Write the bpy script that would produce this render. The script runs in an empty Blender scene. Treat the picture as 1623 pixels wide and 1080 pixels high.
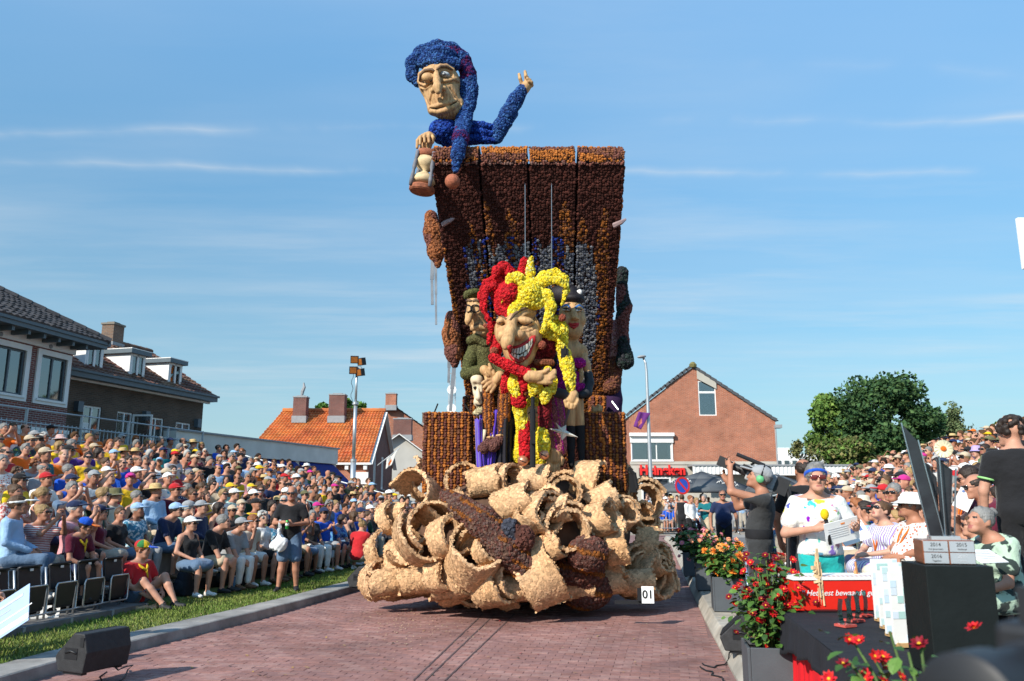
import bpy,bmesh,math,random
import numpy as np
from mathutils import Vector,Matrix,Euler

SC=bpy.context.scene
COL=SC.collection
rnd=random.Random(7)
rng=np.random.default_rng(7)
R=math.radians
# ------------------------------------------------------------------ camera, sky, sun, exposure
FPX=1262.0  # focal length in photo pixels (28 mm on 36 mm)
PIT=math.atan(248.0/FPX)
CAMZ=1.8
cam=bpy.data.cameras.new('camera')
cam.lens=28.0;cam.sensor_width=36.0
cam.clip_start=0.05;cam.clip_end=6000
cam.dof.use_dof=True;cam.dof.focus_distance=13.0;cam.dof.aperture_fstop=3.2
camo=bpy.data.objects.new('camera',cam);COL.objects.link(camo)
camo.location=(0,0,CAMZ);camo.rotation_euler=(R(90)+PIT,0,0)
SC.camera=camo

SUN_AZ=R(-138)  # measured from +Y towards +X: behind the camera, to its left
SUN_EL=R(33)
w=bpy.data.worlds.new('World');SC.world=w;w.use_nodes=True
nt=w.node_tree;nt.nodes.clear()
def wn(t,**k):
    n=nt.nodes.new(t)
    for a,b in k.items():setattr(n,a,b)
    return n
sky=wn('ShaderNodeTexSky',sky_type='NISHITA',sun_disc=False)
sky.sun_elevation=SUN_EL;sky.sun_rotation=SUN_AZ
sky.altitude=0;sky.air_density=1.0;sky.dust_density=0.2;sky.ozone_density=4.2
tc=wn('ShaderNodeTexCoord')
sep=wn('ShaderNodeSeparateXYZ');nt.links.new(tc.outputs['Generated'],sep.inputs[0])
def wm(op,a,b=None,clamp=False):
    n=wn('ShaderNodeMath',operation=op,use_clamp=clamp)
    for i,q in enumerate((a,b)):
        if q is None:continue
        if isinstance(q,(int,float)):n.inputs[i].default_value=q
        else:nt.links.new(q,n.inputs[i])
    return n.outputs[0]
zc=wm('MAXIMUM',sep.outputs[2],0.03)
cx=wm('DIVIDE',sep.outputs[0],zc);cy=wm('DIVIDE',sep.outputs[1],zc)  # cloud layer plane
def wnoise(sx,sy,ox,oy,scale,detail,rough=0.55):
    c=wn('ShaderNodeCombineXYZ')
    nt.links.new(wm('ADD',wm('MULTIPLY',cx,sx),ox),c.inputs[0]);nt.links.new(wm('ADD',wm('MULTIPLY',cy,sy),oy),c.inputs[1])
    n=wn('ShaderNodeTexNoise');n.inputs['Scale'].default_value=scale
    n.inputs['Detail'].default_value=detail;n.inputs['Roughness'].default_value=rough
    nt.links.new(c.outputs[0],n.inputs['Vector']);return n.outputs[0]
def ramp(x,a,b):
    return wm('DIVIDE',wm('SUBTRACT',x,a),b-a,True)
cir=wm('MULTIPLY',ramp(wnoise(.45,1.6,3.1,1.7,1.2,7,.62),.42,.84),ramp(wnoise(.5,.5,8.2,4.4,.7,3),.36,.70))
cir=wm('MULTIPLY',cir,.75)
vl=wm('MULTIPLY',ramp(wnoise(.25,.8,1.3,9.7,.8,4),.35,.8),.22)
def trail(y0,slope,width,seed,lo):
    wob=wm('MULTIPLY',wm('SUBTRACT',wnoise(1.5,.2,seed,2.0,1.4,4),.5),.16)
    d=wm('ABSOLUTE',wm('SUBTRACT',cy,wm('ADD',wm('ADD',wm('MULTIPLY',cx,slope),y0),wob)))
    g=wm('SUBTRACT',1.0,wm('DIVIDE',d,width),True)
    return wm('MULTIPLY',wm('MULTIPLY',g,g),ramp(wnoise(.9,.1,seed*3,5.0,1.3,5),lo,lo+.22))
t1=trail(2.03,-.03,.06,1.0,.43);t2=trail(2.33,.02,.07,7.0,.46);t3=trail(1.72,.02,.06,4.0,.50)
cl=wm('ADD',wm('ADD',cir,vl),wm('MULTIPLY',wm('ADD',wm('ADD',t1,t2),wm('MULTIPLY',t3,.5)),.46),True)
cl=wm('MULTIPLY',cl,ramp(sep.outputs[2],.03,.2))
mixc=wn('ShaderNodeMix',data_type='RGBA');nt.links.new(cl,mixc.inputs[0])
up=wm('MINIMUM',wm('MAXIMUM',sep.outputs[2],0.0),.58)
gain=wm('ADD',1.0,wm('MULTIPLY',wm('POWER',up,1.95),4.6))  # clear late-summer air: the zenith stays bright
gv=wn('ShaderNodeVectorMath',operation='SCALE');nt.links.new(sky.outputs[0],gv.inputs[0]);nt.links.new(gain,gv.inputs[3])
tint=wn('ShaderNodeVectorMath',operation='MULTIPLY');nt.links.new(gv.outputs[0],tint.inputs[0]);tint.inputs[1].default_value=(.80,1.15,1.08)
hz=wm('MULTIPLY',wm('POWER',2.718,wm('MULTIPLY',wm('MAXIMUM',sep.outputs[2],0.0),-7.0)),.95)  # pale summer haze low over the horizon
mh=wn('ShaderNodeMix',data_type='RGBA');nt.links.new(hz,mh.inputs[0]);nt.links.new(tint.outputs[0],mh.inputs[6]);mh.inputs[7].default_value=(4.5,5.8,6.7,1)
nt.links.new(mh.outputs[2],mixc.inputs[6]);mixc.inputs[7].default_value=(7.2,7.6,7.9,1)
bg=wn('ShaderNodeBackground');bg.inputs[1].default_value=0.077
nt.links.new(mixc.outputs[2],bg.inputs[0])
wo=wn('ShaderNodeOutputWorld');nt.links.new(bg.outputs[0],wo.inputs[0])

sl=bpy.data.lights.new('sun','SUN');sl.energy=4.4;sl.angle=R(.53);sl.color=(1.0,.93,.82)
so=bpy.data.objects.new('sun',sl);COL.objects.link(so)
sdir=Vector((math.sin(SUN_AZ)*math.cos(SUN_EL),math.cos(SUN_AZ)*math.cos(SUN_EL),math.sin(SUN_EL)))
so.rotation_euler=sdir.to_track_quat('Z','Y').to_euler();so.location=sdir*60
SC.view_settings.view_transform='Standard';SC.view_settings.look='None'
SC.view_settings.exposure=0.5;SC.view_settings.gamma=1.0;SC.view_settings.use_curve_mapping=False
SC.render.engine='CYCLES';SC.cycles.max_bounces=6;SC.cycles.use_denoising=True
SC.cycles.transparent_max_bounces=8;SC.cycles.caustics_reflective=False;SC.cycles.caustics_refractive=False

# ------------------------------------------------------------------ measuring helpers (photo pixel + depth -> metres)
CP,SP=math.cos(PIT),math.sin(PIT)
def ray(u,v):
    x=(u-811.5)/FPX;y=(540-v)/FPX
    return x,CP-y*SP,SP+y*CP
def P(u,v,Y):
    a,b,c=ray(u,v);t=Y/b
    return Vector((a*t,Y,CAMZ+c*t))
def G(u,v,z=0.0):
    a,b,c=ray(u,v);t=(z-CAMZ)/c
    return Vector((a*t,b*t,z))

# ------------------------------------------------------------------ tagging
def tag(o,label=None,cat=None,group=None,kind=None):
    if label:o['label']=label
    if cat:o['category']=cat
    if group:o['group']=group
    if kind:o['kind']=kind
    return o
def empty(name,loc=(0,0,0),rz=0.0,label=None,cat=None,group=None,parent=None):
    o=bpy.data.objects.new(name,None);COL.objects.link(o);o.empty_display_size=.2
    o.location=loc;o.rotation_euler=(0,0,rz)
    if parent:o.parent=parent
    return tag(o,label,cat,group)
def link(name,me,parent=None,keep=False):
    o=bpy.data.objects.new(name,me);COL.objects.link(o)
    if parent is not None:
        o.parent=parent
        if keep:o.matrix_parent_inverse=wmat(parent).inverted()
    return o
def wmat(o):
    m=Matrix.LocRotScale(o.location,o.rotation_euler,o.scale)
    if o.parent:m=wmat(o.parent)@o.matrix_parent_inverse@m
    return m
def copy_tree(o,parent=None):
    c=o.copy();COL.objects.link(c)
    if parent:c.parent=parent
    for ch in o.children:copy_tree(ch,c)
    return c

# ------------------------------------------------------------------ materials
MATS={}
def M(name,col,rough=.75,var=.12,scale=12,bump=0.0,bscale=60,metal=0.0,stretch=None,attr=None,spec=.35,sheen=0,hue=0.0,coat=0,bdist=.01):
    if name in MATS:return MATS[name]
    m=bpy.data.materials.new(name);m.use_nodes=True;MATS[name]=m
    n=m.node_tree;n.nodes.clear();L=n.links.new
    out=n.nodes.new('ShaderNodeOutputMaterial');b=n.nodes.new('ShaderNodeBsdfPrincipled');L(b.outputs[0],out.inputs[0])
    b.inputs['Roughness'].default_value=rough;b.inputs['Metallic'].default_value=metal
    b.inputs['Specular IOR Level'].default_value=spec
    if sheen:b.inputs['Sheen Weight'].default_value=sheen
    if coat:b.inputs['Coat Weight'].default_value=coat
    t=n.nodes.new('ShaderNodeTexCoord');vec=t.outputs['Object']
    if stretch:
        mp=n.nodes.new('ShaderNodeMapping');mp.inputs['Scale'].default_value=stretch;L(vec,mp.inputs[0]);vec=mp.outputs[0]
    c4=(*col,1)
    if attr:
        a=n.nodes.new('ShaderNodeAttribute');a.attribute_name=attr;src=a.outputs['Color']
    else:
        rgb=n.nodes.new('ShaderNodeRGB');rgb.outputs[0].default_value=c4;src=rgb.outputs[0]
    if var:
        ns=n.nodes.new('ShaderNodeTexNoise');ns.inputs['Scale'].default_value=scale;ns.inputs['Detail'].default_value=5;L(vec,ns.inputs['Vector'])
        mr=n.nodes.new('ShaderNodeMapRange');mr.inputs[1].default_value=.3;mr.inputs[2].default_value=.7
        mr.inputs[3].default_value=1-var;mr.inputs[4].default_value=1+var;L(ns.outputs[0],mr.inputs[0])
        hs=n.nodes.new('ShaderNodeHueSaturation');L(src,hs.inputs['Color']);L(mr.outputs[0],hs.inputs['Value'])
        if hue:
            mh=n.nodes.new('ShaderNodeMapRange');mh.inputs[1].default_value=.3;mh.inputs[2].default_value=.7
            mh.inputs[3].default_value=.5-hue;mh.inputs[4].default_value=.5+hue;L(ns.outputs[1],mh.inputs[0]);L(mh.outputs[0],hs.inputs['Hue'])
        src=hs.outputs[0]
    L(src,b.inputs['Base Color'])
    if bump:
        nb=n.nodes.new('ShaderNodeTexNoise');nb.inputs['Scale'].default_value=bscale;nb.inputs['Detail'].default_value=4;L(vec,nb.inputs['Vector'])
        bp=n.nodes.new('ShaderNodeBump');bp.inputs['Strength'].default_value=bump;bp.inputs['Distance'].default_value=bdist
        L(nb.outputs[0],bp.inputs['Height']);L(bp.outputs[0],b.inputs['Normal'])
    return m
def stain(m,scale=.7,lo=.62,hi=1.12,sharp=(.30,.62)):
    """broad wear that belongs to the ground itself: old spills, dust and tyre polish, in world metres"""
    n,L,b=nodes_of(m);src=b.inputs['Base Color'].links[0].from_socket;g=n.nodes.new('ShaderNodeNewGeometry');ns=n.nodes.new('ShaderNodeTexNoise');ns.inputs['Scale'].default_value=scale;ns.inputs['Detail'].default_value=7;ns.inputs['Roughness'].default_value=.65;L(g.outputs['Position'],ns.inputs['Vector'])
    r=n.nodes.new('ShaderNodeMapRange');r.inputs[1].default_value,r.inputs[2].default_value=sharp;r.inputs[3].default_value=lo;r.inputs[4].default_value=hi;L(ns.outputs[0],r.inputs[0])
    h=n.nodes.new('ShaderNodeHueSaturation');L(src,h.inputs['Color']);L(r.outputs[0],h.inputs['Value']);L(h.outputs[0],b.inputs['Base Color']);return m
def nodes_of(m):
    n=m.node_tree
    return n,n.links.new,next(q for q in n.nodes if q.type=='BSDF_PRINCIPLED')
def base_src(m):
    n,L,b=nodes_of(m);return b.inputs['Base Color'].links[0].from_socket
def brick_mat(name,c1,c2,mortar,bw=.22,bh=.065,bump=.5):
    m=M(name,c1,.85,.18,1.3,spec=.2);n,L,b=nodes_of(m)
    uv=n.nodes.new('ShaderNodeUVMap')
    br=n.nodes.new('ShaderNodeTexBrick');L(uv.outputs[0],br.inputs['Vector'])
    br.inputs['Scale'].default_value=1;br.inputs['Brick Width'].default_value=bw;br.inputs['Row Height'].default_value=bh
    br.inputs['Mortar Size'].default_value=.009;br.inputs['Mortar Smooth'].default_value=.2;br.inputs['Bias'].default_value=-.1
    br.inputs['Color1'].default_value=(*c1,1);br.inputs['Color2'].default_value=(*c2,1);br.inputs['Mortar'].default_value=(*mortar,1)
    hs=next(q for q in n.nodes if q.type=='HUE_SAT');L(br.outputs['Color'],hs.inputs['Color'])
    bp=n.nodes.new('ShaderNodeBump');bp.inputs['Strength'].default_value=bump;bp.inputs['Distance'].default_value=.01;bp.invert=True
    L(br.outputs['Fac'],bp.inputs['Height']);L(bp.outputs[0],b.inputs['Normal'])
    return m
def glass_mat(name,tint=(.72,.78,.80),refl=.2):
    m=bpy.data.materials.new(name);m.use_nodes=True;MATS[name]=m;n=m.node_tree;n.nodes.clear();L=n.links.new
    o=n.nodes.new('ShaderNodeOutputMaterial');t=n.nodes.new('ShaderNodeBsdfTransparent');t.inputs[0].default_value=(*tint,1);g=n.nodes.new('ShaderNodeBsdfGlossy');g.inputs['Roughness'].default_value=.03
    f=n.nodes.new('ShaderNodeFresnel');f.inputs[0].default_value=1.6;a=n.nodes.new('ShaderNodeMath');a.operation='ADD';a.inputs[1].default_value=refl;a.use_clamp=True;L(f.outputs[0],a.inputs[0])
    x=n.nodes.new('ShaderNodeMixShader');L(a.outputs[0],x.inputs[0]);L(t.outputs[0],x.inputs[1]);L(g.outputs[0],x.inputs[2]);L(x.outputs[0],o.inputs[0]);return m

# ------------------------------------------------------------------ mesh builder
class MB:
    def __init__(s):s.v=[];s.f=[];s.m=[];s.uv=[];s.anyuv=False
    def quad(s,pts,mi=0,uv=None):
        i=len(s.v);s.v+=[tuple(p)for p in pts];s.f.append(tuple(range(i,i+len(pts))));s.m.append(mi)
        s.uv.append(uv);s.anyuv |= uv is not None
    def box(s,c,h,rot=None,mi=0,top=None):
        """box by centre and half sizes; top=(fx,fy) scales the upper face"""
        c=Vector(c);i=len(s.v)
        for z in(-1,1):
            fx,fy=(top if(top and z>0)else(1,1))
            for x,y in((-1,-1),(1,-1),(1,1),(-1,1)):
                p=Vector((x*h[0]*fx,y*h[1]*fy,z*h[2]))
                if rot is not None:p=rot@p
                s.v.append(tuple(c+p))
        for q in((3,2,1,0),(4,5,6,7),(0,1,5,4),(1,2,6,5),(2,3,7,6),(3,0,4,7)):
            s.f.append(tuple(i+k for k in q));s.m.append(mi);s.uv.append(None)
        return s
    def bar(s,a,b,w,d=None,mi=0,up=(0,0,1)):
        a=Vector(a);b=Vector(b);d=d or w;ax=b-a;ln=ax.length
        z=ax.normalized();u=Vector(up)
        if abs(z.dot(u))>.97:u=Vector((0,1,0))
        x=u.cross(z).normalized();y=z.cross(x)
        return s.box((a+b)/2,(w/2,d/2,ln/2),Matrix((x,y,z)).transposed(),mi)
    def tube(s,pts,r,n=8,mi=0,cap=True,closed=False):
        pts=[Vector(p)for p in pts];k=len(pts)
        rs=list(r)if hasattr(r,'__len__')else[r]*k
        i0=len(s.v);px=None
        for j,p in enumerate(pts):
            a=pts[j-1]if(j or closed)else pts[0];b=pts[(j+1)%k]if(j<k-1 or closed)else pts[-1]
            t=(b-a).normalized()if(b-a).length>1e-9 else Vector((0,0,1))
            if px is None:
                u=Vector((0,0,1))if abs(t.z)<.9 else Vector((0,1,0));px=u.cross(t).normalized()
            else:
                px=(px-t*px.dot(t));px=px.normalized()if px.length>1e-6 else t.orthogonal().normalized()
            py=t.cross(px)
            for q in range(n):
                a_=2*math.pi*q/n;s.v.append(tuple(p+(px*math.cos(a_)+py*math.sin(a_))*rs[j]))
        for j in range(k if closed else k-1):
            for q in range(n):
                A=i0+j*n;B=i0+((j+1)%k)*n
                s.f.append((A+q,A+(q+1)%n,B+(q+1)%n,B+q));s.m.append(mi);s.uv.append(None)
        if cap and not closed:
            s.f.append(tuple(i0+q for q in reversed(range(n))));s.m.append(mi);s.uv.append(None)
            e=i0+(k-1)*n;s.f.append(tuple(e+q for q in range(n)));s.m.append(mi);s.uv.append(None)
        return s
    def lathe(s,prof,c=(0,0,0),n=16,mi=0,rot=None,sx=1,sy=1,cap=True):
        c=Vector(c);i0=len(s.v)
        for r,z in prof:
            for q in range(n):
                a=2*math.pi*q/n;p=Vector((r*math.cos(a)*sx,r*math.sin(a)*sy,z))
                if rot is not None:p=rot@p
                s.v.append(tuple(c+p))
        for j in range(len(prof)-1):
            for q in range(n):
                A=i0+j*n;B=A+n
                s.f.append((A+q,A+(q+1)%n,B+(q+1)%n,B+q));s.m.append(mi);s.uv.append(None)
        if cap and prof[0][0]>1e-4:s.f.append(tuple(i0+q for q in reversed(range(n))));s.m.append(mi);s.uv.append(None)
        if cap and prof[-1][0]>1e-4:
            e=i0+(len(prof)-1)*n;s.f.append(tuple(e+q for q in range(n)));s.m.append(mi);s.uv.append(None)
        return s
    def prism(s,poly,off,mi=0):
        """closed polygon of 3-D points swept by the vector off"""
        off=Vector(off);k=len(poly);i=len(s.v)
        s.v+=[tuple(p)for p in poly]+[tuple(Vector(p)+off)for p in poly]
        fs=[tuple(i+q for q in range(k)),tuple(i+k+q for q in reversed(range(k)))]
        fs+=[(i+q,i+k+q,i+k+(q+1)%k,i+(q+1)%k)for q in range(k)]
        for f in fs:s.f.append(f);s.m.append(mi);s.uv.append(None)
        return s
    def mesh(s,name,mats,smooth=False,fix=True):
        me=bpy.data.meshes.new(name);me.from_pydata(s.v,[],s.f)
        for m in(mats if isinstance(mats,(list,tuple))else[mats]):me.materials.append(m)
        me.polygons.foreach_set('material_index',s.m)
        if s.anyuv:
            l=me.uv_layers.new(name='UVMap');k=0
            for f,u in zip(s.f,s.uv):
                for q in range(len(f)):
                    if u is not None:l.data[k].uv=u[q]
                    k+=1
        if fix:
            bm=bmesh.new();bm.from_mesh(me);bmesh.ops.recalc_face_normals(bm,faces=bm.faces);bm.to_mesh(me);bm.free()
        if smooth:me.shade_smooth()if smooth is True else me.set_sharp_from_angle(angle=R(smooth))
        me.update();return me
    def build(s,name,mats,parent=None,smooth=False,keep=False,fix=True):
        return link(name,s.mesh(name,mats,smooth,fix),parent,keep)
def bevel(o,w=.01,seg=2,ang=35):
    m=o.modifiers.new('bevel','BEVEL');m.width=w;m.segments=seg;m.limit_method='ANGLE';m.angle_limit=R(ang);m.harden_normals=False
    return o
def np_mesh(name,V,F,mats,mi=None,smooth=True,colors=None):
    """V (n,3); F (k,3) or (k,4) numpy"""
    me=bpy.data.meshes.new(name);V=np.asarray(V,np.float32);F=np.asarray(F,np.int32);k,q=F.shape
    me.vertices.add(len(V));me.vertices.foreach_set('co',V.ravel())
    me.loops.add(k*q);me.loops.foreach_set('vertex_index',F.ravel())
    me.polygons.add(k);me.polygons.foreach_set('loop_start',np.arange(0,k*q,q,dtype=np.int32))
    for m in(mats if isinstance(mats,(list,tuple))else[mats]):me.materials.append(m)
    if mi is not None:me.polygons.foreach_set('material_index',np.asarray(mi,np.int32))
    me.polygons.foreach_set('use_smooth',np.asarray(smooth,bool)if hasattr(smooth,'__len__')else np.full(k,bool(smooth)))
    me.update(calc_edges=True)
    if colors is not None:
        a=me.attributes.new('Col','FLOAT_COLOR','POINT');c=np.ones((len(V),4),np.float32);c[:,:3]=colors;a.data.foreach_set('color',c.ravel())
    return me

# ------------------------------------------------------------------ signed-distance modelling
class SDF:
    """round cones, ellipsoids and boxes joined by smooth unions, cut by smooth subtractions; meshed with surface nets"""
    def __init__(s):s.p=[];s.cuts=[]
    def cone(s,a,b,ra,rb=None,k=.03,op='+'):
        s.p.append(('c',np.array(a,float),np.array(b,float),ra,ra if rb is None else rb,k,op));return s
    def chain(s,pts,k=.03,op='+'):
        for(a,ra),(b,rb)in zip(pts[:-1],pts[1:]):s.cone(a,b,ra,rb,k,op)
        return s
    def ell(s,c,r,rot=None,k=.03,op='+'):
        r=(r,r,r)if not hasattr(r,'__len__')else r
        s.p.append(('e',np.array(c,float),np.array(r,float),None if rot is None else np.array(rot,float),0,k,op));return s
    def box(s,c,h,rot=None,rd=.01,k=.01,op='+'):
        s.p.append(('b',np.array(c,float),np.array(h,float),None if rot is None else np.array(rot,float),rd,k,op));return s
    def cut(s,point,normal):
        """keeps what lies behind the plane"""
        s.cuts.append((np.array(point,float),np.array(Vector(normal).normalized(),float)));return s
    def _bb(s,q):
        if q[0]=='c':
            r=max(q[3],q[4]);return np.minimum(q[1],q[2])-r,np.maximum(q[1],q[2])+r
        r=np.full(3,np.max(q[2]))if q[3]is not None else q[2]
        if q[0]=='b' and q[3]is not None:r=np.full(3,np.linalg.norm(q[2]))
        return q[1]-r,q[1]+r
    def mesh_arrays(s,res):
        lo=np.min([s._bb(q)[0]for q in s.p if q[6]=='+'],0)-2.5*res
        hi=np.max([s._bb(q)[1]for q in s.p if q[6]=='+'],0)+2.5*res
        n=np.maximum(np.ceil((hi-lo)/res).astype(int)+1,4)
        ax=[lo[i]+res*np.arange(n[i])for i in range(3)]
        D=np.full(n,10*res+.05,np.float32)
        for q in s.p:
            k=max(q[5],1e-5);a,b=s._bb(q);mg=k+3*res
            i0=np.clip(np.floor((a-mg-lo)/res).astype(int),0,n-1);i1=np.clip(np.ceil((b+mg-lo)/res).astype(int)+1,1,n)
            if np.any(i1<=i0):continue
            sl_=tuple(slice(i0[j],i1[j])for j in range(3))
            X=ax[0][sl_[0]][:,None,None];Y=ax[1][sl_[1]][None,:,None];Z=ax[2][sl_[2]][None,None,:]
            if q[0]=='c':
                A,B=q[1],q[2];d=B-A;L2=max(float(d@d),1e-12)
                t=np.clip(((X-A[0])*d[0]+(Y-A[1])*d[1]+(Z-A[2])*d[2])/L2,0,1)
                dist=np.sqrt((X-A[0]-t*d[0])**2+(Y-A[1]-t*d[1])**2+(Z-A[2]-t*d[2])**2)-(q[3]+t*(q[4]-q[3]))
            else:
                x,y,z=X-q[1][0],Y-q[1][1],Z-q[1][2]
                if q[3]is not None:
                    m=q[3];x,y,z=(m[0,0]*x+m[1,0]*y+m[2,0]*z,m[0,1]*x+m[1,1]*y+m[2,1]*z,m[0,2]*x+m[1,2]*y+m[2,2]*z)
                r=q[2]
                if q[0]=='e':
                    k0=np.sqrt((x/r[0])**2+(y/r[1])**2+(z/r[2])**2);k1=np.sqrt((x/r[0]**2)**2+(y/r[1]**2)**2+(z/r[2]**2)**2)
                    dist=k0*(k0-1)/np.maximum(k1,1e-6)
                    dist=np.where(k0<1e-4,-r.min(),dist)
                else:
                    rd=q[4];qx,qy,qz=np.abs(x)-r[0]+rd,np.abs(y)-r[1]+rd,np.abs(z)-r[2]+rd
                    dist=np.sqrt(np.maximum(qx,0)**2+np.maximum(qy,0)**2+np.maximum(qz,0)**2)+np.minimum(np.maximum(np.maximum(qx,qy),qz),0)-rd
            d0=D[sl_]
            if q[6]=='+':
                h=np.maximum(k-np.abs(d0-dist),0)/k;D[sl_]=np.minimum(d0,dist)-h*h*k*.25
            else:
                h=np.maximum(k-np.abs(d0+dist),0)/k;D[sl_]=np.maximum(d0,-dist)+h*h*k*.25
        for pt,nr in s.cuts:
            X,Y,Z=ax[0][:,None,None],ax[1][None,:,None],ax[2][None,None,:]
            D=np.maximum(D,((X-pt[0])*nr[0]+(Y-pt[1])*nr[1]+(Z-pt[2])*nr[2]).astype(np.float32))
        return nets(D,lo,res)
    def mesh(s,name,mats,res,color=None,mi=None,smooth=True):
        V,F=s.mesh_arrays(res)
        cen=V[F].mean(1)if mi is not None else None
        return np_mesh(name,V,F,mats,mi(cen)if mi is not None else None,smooth,color(V)if color else None)
def nets(D,lo,res):
    ins=D<0;nx,ny,nz=D.shape
    c=np.zeros((nx-1,ny-1,nz-1),np.int8)
    for i in(0,1):
        for j in(0,1):
            for k in(0,1):c+=ins[i:nx-1+i,j:ny-1+j,k:nz-1+k]
    act=(c>0)&(c<8);I=np.argwhere(act)
    idx=np.full(act.shape,-1,np.int64);idx[act]=np.arange(len(I))
    acc=np.zeros((len(I),3));cnt=np.zeros(len(I))
    cor=[(i,j,k)for i in(0,1)for j in(0,1)for k in(0,1)]
    dv={q:D[I[:,0]+q[0],I[:,1]+q[1],I[:,2]+q[2]].astype(float)for q in cor}
    for a in cor:
        for axn in range(3):
            if a[axn]:continue
            b=list(a);b[axn]=1;b=tuple(b);da,db=dv[a],dv[b]
            m=(da<0)!=(db<0);t=np.where(m,da/np.where(m,da-db,1),0)
            p=np.array(a,float)+np.zeros((len(I),3));p[:,axn]+=t
            acc+=p*m[:,None];cnt+=m
    V=lo+(I+acc/cnt[:,None])*res
    Fs=[]
    for axn in range(3):
        s0=[slice(None)]*3;s1=[slice(None)]*3;s0[axn]=slice(0,-1);s1[axn]=slice(1,None)
        a=ins[tuple(s0)];b=ins[tuple(s1)];E=np.argwhere(a!=b)
        o1,o2=(axn+1)%3,(axn+2)%3
        ok=(E[:,o1]>0)&(E[:,o2]>0)&(E[:,o1]<D.shape[o1]-1)&(E[:,o2]<D.shape[o2]-1);E=E[ok]
        fl=a[E[:,0],E[:,1],E[:,2]]
        def at(d1,d2):
            q=E.copy();q[:,o1]+=d1;q[:,o2]+=d2;return idx[q[:,0],q[:,1],q[:,2]]
        q=np.stack([at(-1,-1),at(0,-1),at(0,0),at(-1,0)],1)
        q[~fl]=q[~fl][:,::-1];Fs.append(q)
    return V,np.concatenate(Fs)

# ------------------------------------------------------------------ real relief scattered over a surface (flower heads, wood chips)
DOME_V=np.array([[0,0,.82]]+[[.55*math.cos(a),.55*math.sin(a),.78]for a in np.arange(5)*math.tau/5]+[[(1.12,.74)[i%2]*math.cos(i*math.tau/10),(1.12,.74)[i%2]*math.sin(i*math.tau/10),(.12,-.1)[i%2]]for i in range(10)])  # a flower head: sunken heart, raised ring, pointed petals
DOME_F=np.array([[0,1+i,1+(i+1)%5]for i in range(5)]+[q for i in range(5)for q in([1+i,6+(2*i-1)%10,6+2*i],[1+i,6+2*i,6+2*i+1],[1+i,7+2*i,1+(i+1)%5])])
CHIP_V=np.array([[-.5,-.9,.05],[.45,-.8,.1],[.55,.8,.65],[-.4,.95,.5]]);CHIP_F=np.array([[0,1,2],[0,2,3]])
def sample(V,F,n,gen=rng):
    T=np.concatenate([F[:,[0,1,2]],F[:,[0,2,3]]])if F.shape[1]==4 else F
    a,b,c=V[T[:,0]],V[T[:,1]],V[T[:,2]];nr=np.cross(b-a,c-a);ar=np.linalg.norm(nr,axis=1)/2
    if n<1:n=max(8,int(ar.sum()/(n*n)))
    i=gen.choice(len(T),n,p=ar/ar.sum());u,v=gen.random(n),gen.random(n);m=u+v>1;u[m],v[m]=1-u[m],1-v[m]
    return a[i]+(b-a)[i]*u[:,None]+(c-a)[i]*v[:,None],nr[i]/(2*ar[i][:,None]+1e-12)
def stamps(Pt,Nr,r,tv=DOME_V,tf=DOME_F,gen=rng,hz=.75,jit=.3):
    n=len(Pt);ref=np.where(np.abs(Nr[:,2:3])<.9,np.array([[0,0,1.]]),np.array([[1.,0,0]]))
    X=np.cross(ref,Nr);X/=np.linalg.norm(X,axis=1)[:,None]+1e-9;Y=np.cross(Nr,X);a=gen.random(n)*6.283
    ca,sa=np.cos(a)[:,None],np.sin(a)[:,None];X,Y=X*ca+Y*sa,Y*ca-X*sa
    s=(r if hasattr(r,'__len__')else np.full(n,r))*(1+jit*(gen.random(n)-.5)*2)
    W=Pt[:,None]+(X[:,None]*tv[None,:,:1]+Y[:,None]*tv[None,:,1:2]+Nr[:,None]*tv[None,:,2:]*hz)*s[:,None,None]
    Fc=(tf[None]+(np.arange(n)*len(tv))[:,None,None]).reshape(-1,3)
    return W.reshape(-1,3),Fc
def covered(name,V,F,mat,r,colfn,parent=None,spacing=None,tv=DOME_V,tf=DOME_F,hz=.75,basedark=.6,pts=None,keep=False,jit=.42):
    """base surface + one small solid per flower head in ONE mesh; the flower's own colour is stored per head"""
    Pt,Nr=pts if pts is not None else sample(V,F,spacing or r*1.25)
    W,Fc=stamps(Pt,Nr,r,tv,tf,hz=hz,jit=jit)
    ch=np.repeat(colfn(Pt),len(tv),0);cb=colfn(V)*basedark
    T=np.concatenate([F[:,[0,1,2]],F[:,[0,2,3]]])if F.shape[1]==4 else F
    me=np_mesh(name,np.concatenate([V,W]),np.concatenate([T,Fc+len(V)]),mat,None,np.r_[np.ones(len(T)),np.zeros(len(Fc))]>0,np.concatenate([cb,ch]))
    return link(name,me,parent,keep)
def lerp(a,b,t):return np.asarray(a)[None]*(1-t[:,None])+np.asarray(b)[None]*t[:,None]
def pick(P_,cols,w=None,gen=rng):
    i=gen.choice(len(cols),len(P_),p=w);return np.asarray(cols,float)[i]*(.8+.4*gen.random((len(P_),1)))
def vnoise(P_,scale,seed=0):
    """cheap smooth noise in 0..1"""
    q=P_*scale;s=0
    for i,(a,b,c,d)in enumerate(((1,.3,.7,0),(-.6,1.1,.4,1.7),(.5,-.8,1.2,3.1),(1.9,1.3,-1.1,4.2),(-2.3,1.7,2.1,.6))):
        s=s+np.sin(a*q[:,0]+b*q[:,1]+c*q[:,2]+d+seed*(1.3+i))/(1+.35*i)
    return np.clip(.5+s*.16,0,1)
FLOWER=M('flower_heads',(1,1,1),.8,.22,90,attr='Col',spec=.2,bump=.5,bscale=160)

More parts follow.
